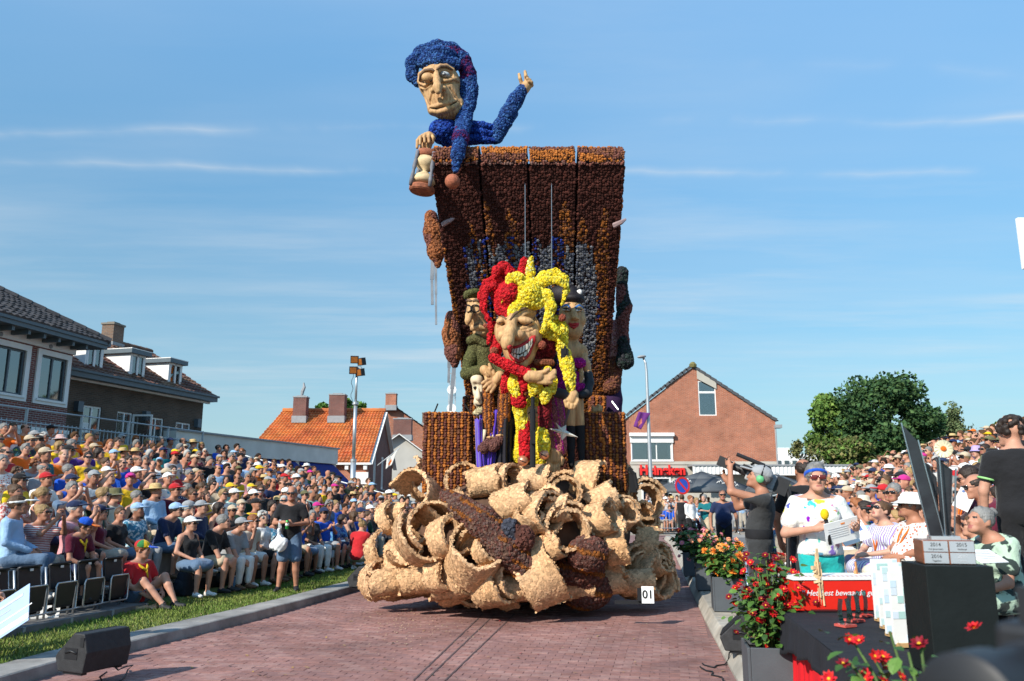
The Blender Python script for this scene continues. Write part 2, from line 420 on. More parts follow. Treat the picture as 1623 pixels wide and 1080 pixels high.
# ================================================================== SETTING
def poly_at(poly,Y):
    for(x0,y0),(x1,y1)in zip(poly[:-1],poly[1:]):
        if Y<=y1 or(x1,y1)==poly[-1]:return x0+(x1-x0)*(Y-y0)/(y1-y0)
KL=[(-5.3,3.0),(-4.95,7.4),(-4.58,9.83),(-3.83,12.4),(-2.95,16.4),(-1.3,24),(.6,34),(1.0,36.5)]  # left kerb, road side
KR=[(1.5,3.0),(1.95,6.2),(2.26,8.57),(2.8,12.03),(4.05,19.5),(6.0,31),(6.7,36.5)]
m_ground=M('ground_asphalt',(.13,.125,.12),.92,.2,.6,.3,40)
o=MB();o.quad([(-700,-300,-.06),(700,-300,-.06),(700,900,-.06),(-700,900,-.06)])
tag(o.build('ground',m_ground),kind='structure')
# ---- brick road
m_rd=brick_mat('road_joint',(.27,.155,.14),(.24,.135,.125),(.2,.13,.115),.21,.105,.3)
ys=[3,5,7.4,8.57,9.83,12.03,12.4,16.4,19.5,24,31,34,36.5,39.4]
o=MB()
for a,b in zip(ys[:-1],ys[1:]):
    q=[(poly_at(KL,a),a),(poly_at(KR,a),a),(poly_at(KR,b),b),(poly_at(KL,b),b)]
    z=-.006
    if a>=36.5:q=[(-9,a),(24,a),(24,b),(-9,b)]
    o.quad([(x,y,z)for x,y in q],0,q)
road=tag(o.build('road',m_rd),kind='structure')
m_pav=[M('paver_%s'%n,c,.82,.16,9,.35,120,spec=.25)for n,c in(('rose',(.315,.165,.142)),('red',(.295,.148,.125)),('plum',(.28,.15,.134)),('dusty',(.335,.19,.165)))]
[stain(m)for m in m_pav];PB=.055
def paver_mesh(name,mat):
    b=MB();h=(.0988,.0488);t=(.0965,.0465)
    lo_=[(-h[0],-h[1],-PB),(h[0],-h[1],-PB),(h[0],h[1],-PB),(-h[0],h[1],-PB)];hi_=[(-t[0],-t[1],0),(t[0],-t[1],0),(t[0],t[1],0),(-t[0],t[1],0)]
    b.quad(hi_)
    for i in range(4):b.quad([lo_[i],lo_[(i+1)%4],hi_[(i+1)%4],hi_[i]])
    return b.mesh(name,mat,fix=False)
pmesh=[paver_mesh('brick',m)for m in m_pav]
rdir=R(-11.0);cr,sr_=math.cos(rdir),math.sin(rdir)  # courses lie square to the road
spots=[]
for j in range(-10,240):
    for i in range(-60,40):
        a=(i+.5*(j%2))*.2;b=5.6+j*.1
        x=a*cr-(b-5.6)*sr_;y=5.6+a*sr_+(b-5.6)*cr
        if 6.3<y<27 and poly_at(KL,y)+.06<x<poly_at(KR,y)-.06 and not(y>15.5 and-1.6<x<2.4):spots.append((x,y))
spots.sort(key=lambda q:q[1]+.15*abs(q[0]+1))
def shows(x,y):
    return abs(x/y)<.70 and(CAMZ/y)<.33
near=[s for s in spots if shows(*s)][:300];ns=set(near)
for x,y in near:
    k=link('brick',rnd.choice(pmesh),road);k.location=(x,y,rnd.uniform(-.0025,.0015));k.rotation_euler=(rnd.gauss(0,.006),rnd.gauss(0,.005),rdir+rnd.gauss(0,.008))
far=[s for s in spots if s not in ns]
tvp=np.array([v.co[:]for v in pmesh[0].vertices]);Vs,Fs,Mi=[],[],[]
tfp=np.array([[0,1,2,3]]+[[4+4*i+q for q in range(4)]for i in range(4)])
for n,(x,y)in enumerate(far):
    a=rdir+rnd.gauss(0,.008);c_,s_=math.cos(a),math.sin(a)
    p=tvp.copy();p[:,2]+=p[:,0]*rnd.gauss(0,.006)+rnd.uniform(-.0025,.0015)
    Vs.append(np.stack([x+p[:,0]*c_-p[:,1]*s_,y+p[:,0]*s_+p[:,1]*c_,p[:,2]],1));Fs.append(tfp+n*20);Mi+=[rnd.randrange(4)]*5
tag(link('brick_paving',np_mesh('brick_paving',np.concatenate(Vs),np.concatenate(Fs),m_pav,Mi,False),road),kind='stuff')
# ---- kerbs, every stone its own piece
m_kst=[M('kerb_stone_%d'%i,c,.9,.18,5,.4,60,spec=.2)for i,c in enumerate(((.30,.285,.265),(.34,.32,.295),(.27,.26,.245)))]
m_kcn=[M('kerb_concrete_%d'%i,c,.9,.15,4,.4,50,spec=.2)for i,c in enumerate(((.40,.36,.30),(.36,.33,.28)))]
[stain(m,1.6,.7,1.15)for m in m_kst+m_kcn]
def kerb(name,poly,side,width,h,ln,mats,y0,y1,slope=0.0):
    root=empty(name);tag(root,kind='structure');y=y0
    base=MB()
    while y<y1:
        a=Vector((poly_at(poly,y),y,0));b=Vector((poly_at(poly,y+ln),y+ln,0));d=(b-a).normalized();nn=Vector((d.y,-d.x,0))*side
        a=a+d*.004;b=b-d*.004;hh=h+rnd.uniform(-.004,.004)
        sec=lambda p:[p+Vector((0,0,-.05)),p+Vector((0,0,h*.15)),p+nn*(slope+.008)+Vector((0,0,hh-.012)),p+nn*(slope+.025)+Vector((0,0,hh)),p+nn*width+Vector((0,0,hh)),p+nn*width+Vector((0,0,-.05))]
        m=MB();m.prism(sec(a),b-a);o=m.build('kerb_stone',rnd.choice(mats),root);y+=ln*d.y
    return root
kerb('kerb',KL,-1,.46,.125,1.0,m_kst,5.5,22)
kerb('kerb',KR,1,.36,.16,.8,m_kcn,5.4,35,.07)
# ---- grass strip and ground under the left stand
m_gr=M('grass_soil',(.085,.12,.032),.95,.35,1.6,.6,90,hue=.03)
o=MB()
for a,b in zip(ys[:-2],ys[1:-1]):
    o.quad([(poly_at(KL,a)-.44 if a<23 else poly_at(KL,a)-.02,a,.112),(poly_at(KL,b)-.44 if b<23 else poly_at(KL,b)-.02,b,.112),(-40,b,.112),(-40,a,.112)])
tag(o.build('lawn',m_gr),kind='structure')
SL=Vector((-6.35,10.5,0));dL=Vector((.215,.9766,0));nL=Vector((-.9766,.215,0))
SR=Vector((4.75,8.0,0));dR=Vector((.171,.985,0));nR=Vector((.985,-.171,0))
gx,gy,gc=[],[],[]
while len(gx)<62000:
    y=7.2+17*rng.random(4000)**1.5;xk=np.array([poly_at(KL,q)-.45 for q in y]);wd=np.clip(1.7-.02*(y-8),.9,2)+np.where(y<12,1.1,0)
    x=xk-wd*rng.random(4000);pz=vnoise(np.stack([x,y,y*0],1),3.1);keep=rng.random(4000)<.45+.55*pz
    gx+=list(x[keep]);gy+=list(y[keep])
gp=np.stack([gx,gy,np.full(len(gx),.108)],1)[:62000];nr=np.stack([rng.normal(0,.42,len(gp)),rng.normal(0,.42,len(gp)),np.ones(len(gp))],1);nr/=np.linalg.norm(nr,axis=1)[:,None]
BLV=np.array([[-.10,0,0],[.10,0,0],[.04,.12,.62],[.0,.42,1.0]]);BLF=np.array([[0,1,2],[0,2,3]])
W,Fc=stamps(gp,nr,.048,BLV,BLF,hz=1.0,jit=.5)
gn=vnoise(gp,1.7,3)[:,None];gcol=(np.array([[.085,.18,.026]])*(1-gn)+np.array([[.24,.26,.065]])*gn)*(.7+.6*rng.random((len(gp),1)))
dry=rng.random(len(gp))<.07;gcol[dry]=(.30,.25,.11)
tag(link('grass',np_mesh('grass',W,Fc,M('grass_blades',(1,1,1),.7,0,attr='Col',spec=.2),None,True,np.repeat(gcol,4,0))),kind='stuff')
# ---- right pavement
m_pv=M('pavement_slab',(.30,.28,.25),.9,.15,1.6,.3,40)
pv=MB()
for a,b in zip(ys[:-2],ys[1:-1]):
    pv.quad([(poly_at(KR,a)+.34,a,.148),(40,a,.148),(40,b,.148),(poly_at(KR,b)+.34,b,.148)])
pvo=tag(pv.build('pavement',m_pv),kind='structure')
for i in range(24):
    y=6.0+.62*i
    b=MB();b.box((0,0,-.02),(.26,.30,.024),None,0,(.99,.99))
    for j in range(1):
        k=b.build('slab',rnd.choice(m_kcn),pvo);k.location=(poly_at(KR,y)+.65+.56*j,y,.148+.004+rnd.uniform(0,.004));k.rotation_euler=(0,0,R(-10))
# far pavement behind the road
o=MB();o.box((8,44.5,.0),(40,5.0,.11));tag(o.build('pavement',m_pv),kind='structure')
# wood-chip crumbs shed on the road
cp=[]
for _ in range(420):
    u=rnd.gauss(640,45)if rnd.random()<.6 else rnd.uniform(560,1060);v=rnd.gauss(985,22)
    q=G(u,min(max(v,945),1060),.008);cp.append(q[:])
W,Fc=stamps(np.array(cp),np.tile([[0,0,1.]],(len(cp),1)),.011,CHIP_V,CHIP_F,hz=.4)
tag(link('wood_crumbs',np_mesh('wood_crumbs',W,Fc,M('crumb',(.62,.46,.28),.9,.2),None,False)),kind='stuff')
# fallen petals and a little litter on bricks and kerb
lp_=[G(rnd.uniform(250,1180),rnd.uniform(965,1075),.008)[:]for _ in range(150)]+[(poly_at(KR,y)+rnd.uniform(.1,.9),y,.168)for y in[rnd.uniform(6.2,16)for _ in range(60)]]
W,Fc=stamps(np.array(lp_),np.tile([[0,0,1.]],(len(lp_),1)),.016,CHIP_V,CHIP_F,hz=.5,jit=.6)
tag(link('fallen_petals',np_mesh('fallen_petals',W,Fc,M('fallen_petal',(1,1,1),.8,0,attr='Col'),None,False,np.repeat(pick(W[::4],[(.25,.02,.02),(.10,.06,.03),(.35,.22,.10),(.06,.05,.04),(.5,.3,.05)]),4,0))),kind='stuff')
# dark rubber tracks the float wheels have left
m_trk=M('rubber_mark',(.13,.085,.08),.8,.4,14)
for off in(0,.16,.42):
    b=MB();pts=[G(655+off*120+q*22,1078-q*21,.006)for q in range(6)]
    for p,q in zip(pts[:-1],pts[1:]):
        n_=Vector((q.y-p.y,p.x-q.x,0)).normalized()*.009;b.quad([p-n_,p+n_,q+n_,q-n_])
    b.build('tyre_mark',m_trk,road)

# ================================================================== BUILDINGS
m_white=M('white_paint',(.78,.77,.74),.55,.05,3)
m_cream=M('cream_render',(.62,.60,.55),.85,.10,1.2,.2,30)
m_grey=M('grey_trim',(.10,.13,.15),.45,.08,4)
m_lead=M('lead_grey',(.28,.29,.30),.6,.1,5)
m_glass=glass_mat('window_glass')
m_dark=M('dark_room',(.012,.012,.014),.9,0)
m_curt=M('curtain_cloth',(.72,.71,.68),.9,.1,8)
m_brA=brick_mat('brick_purple',(.22,.065,.05),(.14,.05,.045),(.34,.31,.29))
m_brB=brick_mat('brick_brown',(.115,.075,.052),(.08,.055,.04),(.12,.105,.09))
m_brC=brick_mat('brick_red',(.43,.13,.064),(.31,.088,.045),(.36,.26,.20))
m_brD=brick_mat('brick_wine',(.20,.07,.055),(.15,.055,.05),(.20,.16,.14))
m_chim=brick_mat('brick_chimney',(.20,.12,.08),(.14,.09,.07),(.2,.18,.15))
m_tileD=M('tile_dark',(.075,.068,.068),.7,.35,3,.3,20)
m_tileB=M('tile_brown',(.135,.068,.046),.75,.5,1.5,.3,20,hue=.03)
m_tileO=M('tile_orange',(.52,.155,.045),.7,.28,1.1,.3,25,hue=.012)
m_slate=M('tile_slate',(.075,.078,.085),.75,.2,3)
m_conc=M('concrete_band',(.46,.43,.37),.9,.12,1.0,.2,20)
m_steel=M('galvanised_steel',(.52,.54,.55),.38,.1,9,metal=.85)
m_rail=M('painted_rail',(.36,.41,.43),.5,.1,6,metal=.3)
m_wrail=M('pale_rail',(.70,.72,.72),.45,.05,6,metal=.2)

class Fr:
    """wall frame: origin o, e along, up; n outwards"""
    def __init__(s,o,e):
        s.o=Vector(o);s.e=Vector((e[0],e[1],0)).normalized();s.n=Vector((s.e.y,-s.e.x,0));s.z=Vector((0,0,1))
        s.rot=Matrix((s.e,-s.n,s.z)).transposed()
    def p(s,a,z,d=0):return s.o+s.e*a+s.z*z+s.n*d
    def box(s,b,a0,a1,z0,z1,d0,d1,mi=0):b.box(s.p((a0+a1)/2,(z0+z1)/2,(d0+d1)/2),(abs(a1-a0)/2,abs(d1-d0)/2,abs(z1-z0)/2),s.rot,mi)
def wall_holes(fr,a0,a1,z0,z1,holes,mat,name,parent,top=None,depth=.16):
    """flat wall with real openings and reveals; top(a) gives the height of a sloping upper edge"""
    b=MB();xs=sorted({a0,a1,*[q for h in holes for q in h[:2]]}|({q for q in top[1]}|{a0+(a1-a0)*q/90 for q in range(91)}if top else set()));zs=sorted({z0,z1,*[q for h in holes for q in h[2:4]]})
    tf=top[0]if top else(lambda a:z1)
    for i in range(len(xs)-1):
        for j in range(len(zs)-1):
            A,B,C,D=xs[i],xs[i+1],zs[j],zs[j+1]
            if any(h[0]<=A and B<=h[1]and h[2]<=C and D<=h[3]for h in holes):continue
            tA,tB=(min(D,tf(A)),min(D,tf(B)))if j<len(zs)-2 or not top else(tf(A),tf(B))
            if tA<=C and tB<=C:continue
            q=[(A,C),(B,C),(B,max(tB,C)),(A,max(tA,C))]
            b.quad([fr.p(*w_)for w_ in q],0,q)
    for h in holes:
        q=[(h[0],h[2]),(h[1],h[2]),(h[1],h[3]),(h[0],h[3])]
        for(A,C),(B,D)in zip(q,q[1:]+q[:1]):
            b.quad([fr.p(A,C),fr.p(A,C,-depth),fr.p(B,D,-depth),fr.p(B,D)],0,[(A,C),(A+depth,C),(B+depth,D),(B,D)])
    return b.build(name,mat,parent,fix=False)
def window(fr,h,parent,frame_m,bars=(.5,),sur=None,sill=None,back=True,fw=.06,dep=.10,glass=None,curtain=0,label=None):
    a0,a1,z0,z1=h
    root=empty('window',parent=parent)
    if label:root['label']=label
    f=MB()
    for A,B,C,D in((a0,a1,z0,z0+fw),(a0,a1,z1-fw,z1),(a0,a0+fw,z0+fw,z1-fw),(a1-fw,a1,z0+fw,z1-fw)):fr.box(f,A,B,C,D,-dep,-dep+.06)
    for q in bars:
        c=a0+(a1-a0)*q;fr.box(f,c-fw*.5,c+fw*.5,z0+fw,z1-fw,-dep,-dep+.06)
    f.build('frame',frame_m,root)
    g=MB();es=[a0+fw]+[a0+(a1-a0)*q for q in bars]+[a1-fw]
    for A,B in zip(es[:-1],es[1:]):
        g=MB();fr.box(g,A,B,z0+fw,z1-fw,-dep+.015,-dep+.025);g.build('pane',glass or m_glass,root)
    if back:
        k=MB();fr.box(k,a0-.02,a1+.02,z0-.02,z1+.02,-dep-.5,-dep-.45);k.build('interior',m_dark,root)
    if sur:
        s=MB();w_=sur
        for A,B,C,D in((a0-w_,a0,z0-w_,z1+w_),(a1,a1+w_,z0-w_,z1+w_),(a0,a1,z1,z1+w_),(a0,a1,z0-w_,z0)):fr.box(s,A,B,C,D,-.02,.05)
        s.build('surround',m_white,root)
    if sill:
        s=MB();fr.box(s,a0-.08,a1+.08,z0-.07,z0,0,.09);s.build('sill',sill,root)
    if curtain:
        c=MB();n_=int((a1-a0)*26)
        for i in range(n_):
            A=a0+fw+(a1-a0-2*fw)*i/n_
            if curtain<1 and curtain<(i/n_)<1-curtain*.2:continue
            B=A+(a1-a0-2*fw)/n_;d=-dep-.05-.04*(i%2);d2=-dep-.05-.04*((i+1)%2)
            c.quad([fr.p(A,z0+fw,d),fr.p(B,z0+fw,d2),fr.p(B,z1-fw,d2),fr.p(A,z1-fw,d)])
        c.build('curtain',m_curt,root,True)
    return root
def tiled(name,A,B,C,D,mat,parent,tw=.22,th=.30,amp=.035,stuff=True):
    """roof slope A-B (eave) to D-C (ridge): courses of S-shaped tiles, each a raised solid course"""
    A,B,C,D=map(Vector,(A,B,C,D));nrm=(B-A).cross(D-A).normalized()
    if nrm.z<0:nrm=-nrm
    L=max((B-A).length,(C-D).length);Hh=((D-A).length+(C-B).length)/2
    nu,nv=max(1,int(L/tw)),max(1,int(Hh/th));sg=4
    U=np.linspace(0,1,nu*sg+1);prof=(np.sin(np.arange(nu*sg+1)*2*math.pi/sg+.6)*.5+.5)*amp
    a,b,c,d=(np.array(q)for q in(A,B,C,D));nn=np.array(nrm);Vv,Ff=[],[];w_=len(U);rg=np.random.default_rng(3)
    for j in range(nv):
        jit=np.repeat(rg.normal(0,amp*.13,nu),sg);jit=np.append(jit,jit[-1])
        for t,off in((j/nv,amp*.9),((j+1.08)/nv if j<nv-1 else 1,0.0)):
            t=min(t,1);lo_=a+(d-a)*t;hi_=b+(c-b)*t
            Vv.append(lo_+(hi_-lo_)*U[:,None]+nn*(prof+off+jit)[:,None])
        t=j/nv;lo_=a+(d-a)*t;hi_=b+(c-b)*t
        Vv.append(lo_+(hi_-lo_)*U[:,None]-nn*.01)
        i=np.arange(w_-1);o_=j*3*w_
        Ff.append(np.stack([o_+i,o_+i+1,o_+w_+i+1,o_+w_+i],1));Ff.append(np.stack([o_+2*w_+i,o_+2*w_+i+1,o_+i+1,o_+i],1))
    ob=link(name,np_mesh(name,np.concatenate(Vv),np.concatenate(Ff),mat,None,False),parent)
    return tag(ob,kind='stuff')if stuff else ob
def ridge_caps(p,q,mat,parent,r=.11,step=.38):
    p,q=Vector(p),Vector(q);n_=max(2,int((q-p).length/step));d=(q-p)/n_;b=MB()
    for i in range(n_):
        b.tube([p+d*i,p+d*(i+1.06)],[r*1.08,r*.95],7)
    return b.build('ridge',mat,parent)
def chimney(c,w_,d_,z0,z1,rz,parent,mat=None,label=None):
    b=MB();rot=Matrix.Rotation(rz,3,'Z')
    fr=[(-w_,-d_),(w_,-d_),(w_,d_),(-w_,d_)]
    for i in range(4):
        (x0,y0),(x1,y1)=fr[i],fr[(i+1)%4];l_=math.hypot(x1-x0,y1-y0)
        P0=Vector(c)+rot@Vector((x0,y0,0));P1=Vector(c)+rot@Vector((x1,y1,0))
        b.quad([(P0.x,P0.y,z0),(P1.x,P1.y,z0),(P1.x,P1.y,z1),(P0.x,P0.y,z1)],0,[(0,z0),(l_,z0),(l_,z1),(0,z1)])
    o=b.build('chimney',mat or m_chim,parent,fix=False)
    k=MB();k.box((c[0],c[1],z1+.03),(w_+.04,d_+.04,.04),rot);k.box((c[0],c[1],z1+.09),(w_*.6,d_*.6,.05),rot);k.build('chimney_cap',m_chim if not mat else m_lead,o,keep=False)
    f=MB();f.box((c[0],c[1],z0+.22),(w_+.05,d_+.05,.22),rot);f.build('flashing',m_lead,o)
    return o

# ---- first house on the left: purple brick, white band, broad eaves
H1=empty('brick_house',label='purple brick house with white framed windows and wide dark eaves behind the left stand',cat='house')
f1=Fr((-14.55,26.0,0),(.175,.985))  # e runs away from the camera; n faces the road
zS=3.72
def a1(u):
    k=(u-811.5)/FPX;return min(((q,abs(f1.p(q,0).x/f1.p(q,0).y-k))for q in np.linspace(-10,3,900)),key=lambda t:t[1])[0]
win1=[(a1(54),a1(96),4.82,6.2),(a1(-20),a1(29),4.82,6.2),(-8.2,-6.9,4.82,6.2)]
wall_holes(f1,-11,0,-.05,6.42,win1,m_brA,'wall',H1,depth=.14)
side=Fr(f1.p(0,0),(-f1.n.x,-f1.n.y));wall_holes(side,0,7,-.05,6.42,[],m_brA,'side_wall',H1)
for h in win1:window(f1,h,H1,m_grey,(.5,),.17,m_white,curtain=.28)
b=MB();f1.box(b,-11,.06,6.42,6.70,-.05,.06);b.build('frieze',m_white,H1)
b=MB();f1.box(b,-11,.05,3.66,3.80,0,.07);f1.box(b,-11,.08,3.80,3.92,0,.10);b.build('string_course',m_white,H1)
b=MB();f1.box(b,-11,.65,6.70,6.83,-6,.75);f1.box(b,-11,.7,6.83,6.92,-6,.8);b.build('eaves',m_grey,H1)
b=MB()
for i in range(17):f1.box(b,-.25-.62*i,-.15-.62*i,6.56,6.70,.06,.65)
b.build('eave_brackets',m_grey,H1)
for i in range(5):
    b=MB();c=f1.p(-1.1-2.0*i,6.5,.06);b.lathe([(.02,0),(.07,.0),(.07,.03),(.03,.05)],c,8,0,Matrix((f1.e,f1.z,f1.n)).transposed());b.build('wall_anchor',m_lead,H1)
E0,E1=f1.p(-11,6.92,.8),f1.p(.7,6.92,.8);Rr=f1.p(-4.4,9.85,-4.4);R0=f1.p(-11,9.85,-4.4)
tiled('roof_tiles',E0,E1,Rr,R0,m_tileD,H1,.24,.30,.05)
tiled('hip_tiles',E1,f1.p(.7,6.92,-9.6),Rr,Rr,m_tileD,H1,.3,.32,.05)
ridge_caps(E1+Vector((0,0,.05)),Rr+Vector((0,0,.06)),m_tileD,H1,.13,.42)
chimney(f1.p(-1.3,0,-3.0),.3,.45,7.9,8.85,R(-10),H1)
# ---- second house: long brown wing with dormers
H2=empty('brick_house',label='long dark brown brick house with three white dormers left of the flat roofed building',cat='house')
f2=Fr((-15.5,26.74,0),(.254,.967));L2=8.1
def a2(u):  # distance along the facade seen at photo column u
    k=(u-811.5)/FPX;return min(((q,abs((f2.p(q,0).x)/(f2.p(q,0).y)-k*1.0))for q in np.linspace(-2,14,900)),key=lambda t:t[1])[0]
hol2=[(a2(131),a2(160),3.3,5.0),(a2(186),a2(210),2.9,4.95),(a2(236),a2(260),3.0,4.9),(a2(280),a2(303),3.2,4.85)]
wall_holes(f2,-.4,L2,-.05,5.95,hol2,m_brB,'wall',H2)
e2=Fr(f2.p(L2,0),(-f2.n.x,-f2.n.y));wall_holes(e2,0,6.4,-.05,8.6,[],m_brB,'gable',H2,(lambda a:5.95+2.3*(1-abs(a-3.2)/3.2),[3.2]))
for i,h in enumerate(hol2):
    wv=window(f2,h,H2,m_white,(.5,),None,m_white,curtain=(.3,0,.2,.4)[i])
    if i==1:  # the casement that stands open
        k=MB();fo=Fr(f2.p(h[1],0,.02),(f2.e.x*.3+f2.n.x,f2.e.y*.3+f2.n.y))
        for A,B,C,D in((0,.75,h[2]+.05,h[2]+.12),(0,.75,h[3]-.12,h[3]-.05),(0,.07,h[2]+.12,h[3]-.12),(.68,.75,h[2]+.12,h[3]-.12)):fo.box(k,A,B,C,D,0,.05)
        k.build('casement',m_white,wv)
        k=MB();fo.box(k,.07,.68,h[2]+.12,h[3]-.12,.02,.03);k.build('pane',m_glass,wv)
    if i in(0,1,2):
        k=MB();c=(h[0]+h[1])/2;f2.box(k,c-.32,c-.06,h[2]+.75,h[2]+1.1,-.07,-.062);k.build('notice_sheet',m_white,wv)
for u in(119,228,311):
    a=a2(u);k=MB();f2.box(k,a-.12,a+.12,4.72,5.08,.0,.2);k.build('wall_lamp',m_grey,H2)
b=MB();f2.box(b,-.4,L2+.35,5.88,6.06,.02,.45);f2.box(b,-.4,L2+.4,6.06,6.14,.1,.52);b.build('gutter',m_grey,H2)
b=MB();f2.box(b,-.4,L2+.3,5.80,5.88,.0,.12);b.build('soffit_strip',m_white,H2)
zr,dr=8.25,-3.2
tiled('roof_tiles',f2.p(-.4,6.1,.4),f2.p(L2+.3,6.1,.4),f2.p(L2+.3,zr,dr),f2.p(-.4,zr,dr),m_tileB,H2,.22,.30,.05)
tiled('roof_tiles',f2.p(L2+.3,6.1,-6.9),f2.p(-.4,6.1,-6.9),f2.p(-.4,zr,dr),f2.p(L2+.3,zr,dr),m_tileB,H2,.4,.5,.05)
ridge_caps(f2.p(-.4,zr+.06,dr),f2.p(L2+.35,zr+.06,dr),m_tileB,H2)
for u0,u1 in((131,152),(203,221),(266,283)):
    a,c=a2(u0-1),a2(u1-1);c=a+max(c-a,.85);dz=6.38;dzt=7.25
    D=empty('dormer',parent=H2);fd=Fr(f2.p(0,0,-.12),f2.e[:2])
    k=MB();fd.box(k,a,a+.07,dz,dzt,-2.0,0);fd.box(k,c-.07,c,dz,dzt,-2.0,0);fd.box(k,a,c,dz-.1,dz,-.5,.04);k.build('cheek',m_white,D)
    k=MB();fd.box(k,a-.14,c+.14,dzt,dzt+.16,-2.6,.16);k.build('dormer_roof',m_grey,D)
    k=MB();fd.box(k,a-.15,c+.15,dzt+.16,dzt+.19,-2.6,.17);k.build('roof_edge',m_white,D)
    k=MB()
    for A,B in((a+.07,a+.14),(c-.14,c-.07),((a+c)/2-.05,(a+c)/2+.05)):fd.box(k,A,B,dz,dzt,-.06,.01)
    fd.box(k,a+.14,c-.14,dzt-.08,dzt,-.06,.01);k.build('window_frame',m_white,D)
    for A,B in((a+.14,(a+c)/2-.05),((a+c)/2+.05,c-.14)):
        k=MB();fd.box(k,A,B,dz,dzt-.08,-.04,-.03);k.build('pane',m_glass,D)
chimney(f2.p(6.0,0,dr),.28,.34,7.8,9.0,R(-10),H2)
# ---- flat roofed white building with blue awnings
B3=empty('flat_roofed_building',label='low white flat roofed building with dark blue awnings behind the left stand',cat='building')
pA,pB=P(318,692,33.5),P(536,716,45.0)
f3=Fr((pA.x,pA.y,0),(pB.x-pA.x,pB.y-pA.y));L3=(Vector((pB.x,pB.y))-Vector((pA.x,pA.y))).length;zt=4.42
b=MB();f3.box(b,-1.5,L3,zt-.82,zt,-7,.0);b.build('fascia',m_cream,B3);b=MB();f3.box(b,-1.5,L3+.08,zt,zt+.07,-7,.08);b.build('roof_edge',m_lead,B3)
b=MB()
for q in(.1,.37,.66,.985):f3.box(b,L3*q-.25,L3*q+.2,0,zt-.82,-.8,-.1)
b.build('pier',m_cream,B3)
b=MB();f3.box(b,-1.5,L3-.3,0,zt-.85,-4,-3.8);b.build('back_wall',m_cream,B3)
m_awn=M('awning_blue',(.012,.025,.17),.85,.08,3)
for q0,q1 in((.11,.36),(.38,.645),(.675,.975)):
    b=MB();a,c=L3*q0,L3*q1
    b.prism([f3.p(a,zt-.84,-.12),f3.p(a,zt-2.15,1.35),f3.p(a,zt-2.2,1.33),f3.p(a,zt-.92,-.14)],f3.e*(c-a));o=b.build('awning',m_awn,B3)
    b=MB();f3.box(b,a,c,zt-2.36,zt-2.17,1.33,1.36);b.build('valance',m_awn,o)
# ---- orange roofed house
H4=empty('orange_roofed_house',label='small brick house with bright orange tiled roof and two chimneys beside the mast',cat='house')
xl,xr,y0,y1,ze,zr=-16.0,-8.55,48.0,57.5,3.9,7.35
ym=(y0+y1)/2
f4=Fr((xl,y0,0),(1,0));wall_holes(f4,0,xr-xl,-.05,ze,[],m_brC,'wall',H4)
g4=Fr((xr,y0,0),(0,1));ho4=[(1.7,2.75,2.3,4.4),(4.75,5.75,2.3,4.4)]
wall_holes(g4,0,y1-y0,-.05,7.4,ho4+[(4.4,4.62,5.6,6.3)],m_brD,'gable',H4,(lambda a:ze+(zr-ze)*(1-abs(a-4.75)/4.75),[4.75]))
for h in ho4:window(g4,h,H4,m_white,(.5,),None,m_lead,fw=.13)
window(g4,(4.4,4.62,5.6,6.3),H4,m_grey,())
tiled('roof_tiles',(xl-.2,y0-.35,ze-.1),(xr+.12,y0-.35,ze-.1),(xr+.12,ym,zr),(xl-.2+1.0,ym,zr),m_tileO,H4,.225,.33,.07)
tiled('roof_tiles',(xr+.12,y1+.35,ze-.1),(xl-.2,y1+.35,ze-.1),(xl+.8,ym,zr),(xr+.12,ym,zr),m_tileO,H4,.5,.5,.06)
ridge_caps((xl+.8,ym,zr+.1),(xr+.14,ym,zr+.1),m_tileO,H4,.14,.4)
for s in(-1,1):
    b=MB();b.bar((xr+.16,ym+s*5.1,ze-.2),(xr+.16,ym,zr-.05),.05,.26,0,(1,0,0));b.build('barge_board',m_white,H4)
b=MB();f4.box(b,0,xr-xl+.2,ze-.22,ze-.1,.05,.38);b.build('gutter',m_white,H4)
b=MB()
for i in range(7):f4.box(b,.6+i*1.1,.8+i*1.1,ze-.5,ze-.25,0,.3)
b.build('gutter_brackets',m_white,H4)
b=MB();f4.box(b,xr-xl-.75,xr-xl+.02,2.55,3.25,0,.16);f4.box(b,xr-xl-.75,xr-xl+.02,2.05,2.45,0,.12);b.build('corner_block',m_white,H4)
chimney((-13.75,ym-1.0,0),.42,.36,6.5,8.15,0,H4,m_brD);chimney((-11.35,ym-1.0,0),.50,.40,6.5,8.3,0,H4,m_brD)
b=MB();b.tube([(-13.75,ym-1,8.2),(-13.7,ym-1,8.6),(-13.6,ym-1,8.85),(-13.65,ym-1,9.15)],[.07,.13,.10,.05],6);b.build('chimney_cowl',m_lead,H4)
# ---- house behind with a tall gable
H5=empty('gabled_house',label='tall red brick gable with chimney and dark roof behind the orange roof',cat='house')
Y5=68.0;ap=P(622,643,Y5);f5=Fr((ap.x-5.2,Y5,0),(1,.10));za=ap.z
wall_holes(f5,0,10.4,-.05,za,[],m_brC,'gable',H5,(lambda a:za-3.6*abs(a-5.2)/5.2,[5.2]))
tiled('roof_tiles',f5.p(10.7,za-3.75,.3),f5.p(10.7,za-3.75,-9),f5.p(5.2,za+.05,-9),f5.p(5.2,za+.05,.3),m_slate,H5,.4,.5,.05)
tiled('roof_tiles',f5.p(-.3,za-3.75,-9),f5.p(-.3,za-3.75,.3),f5.p(5.2,za+.05,.3),f5.p(5.2,za+.05,-9),m_slate,H5,.4,.5,.05)
chimney(P(620,650,Y5+.4).to_tuple(),.45,.4,za-.4,za+1.0,0,H5,m_brC);chimney((f5.p(8.2,0,-5)).to_tuple(),.5,.4,za-1.4,za-.1,0,H5)
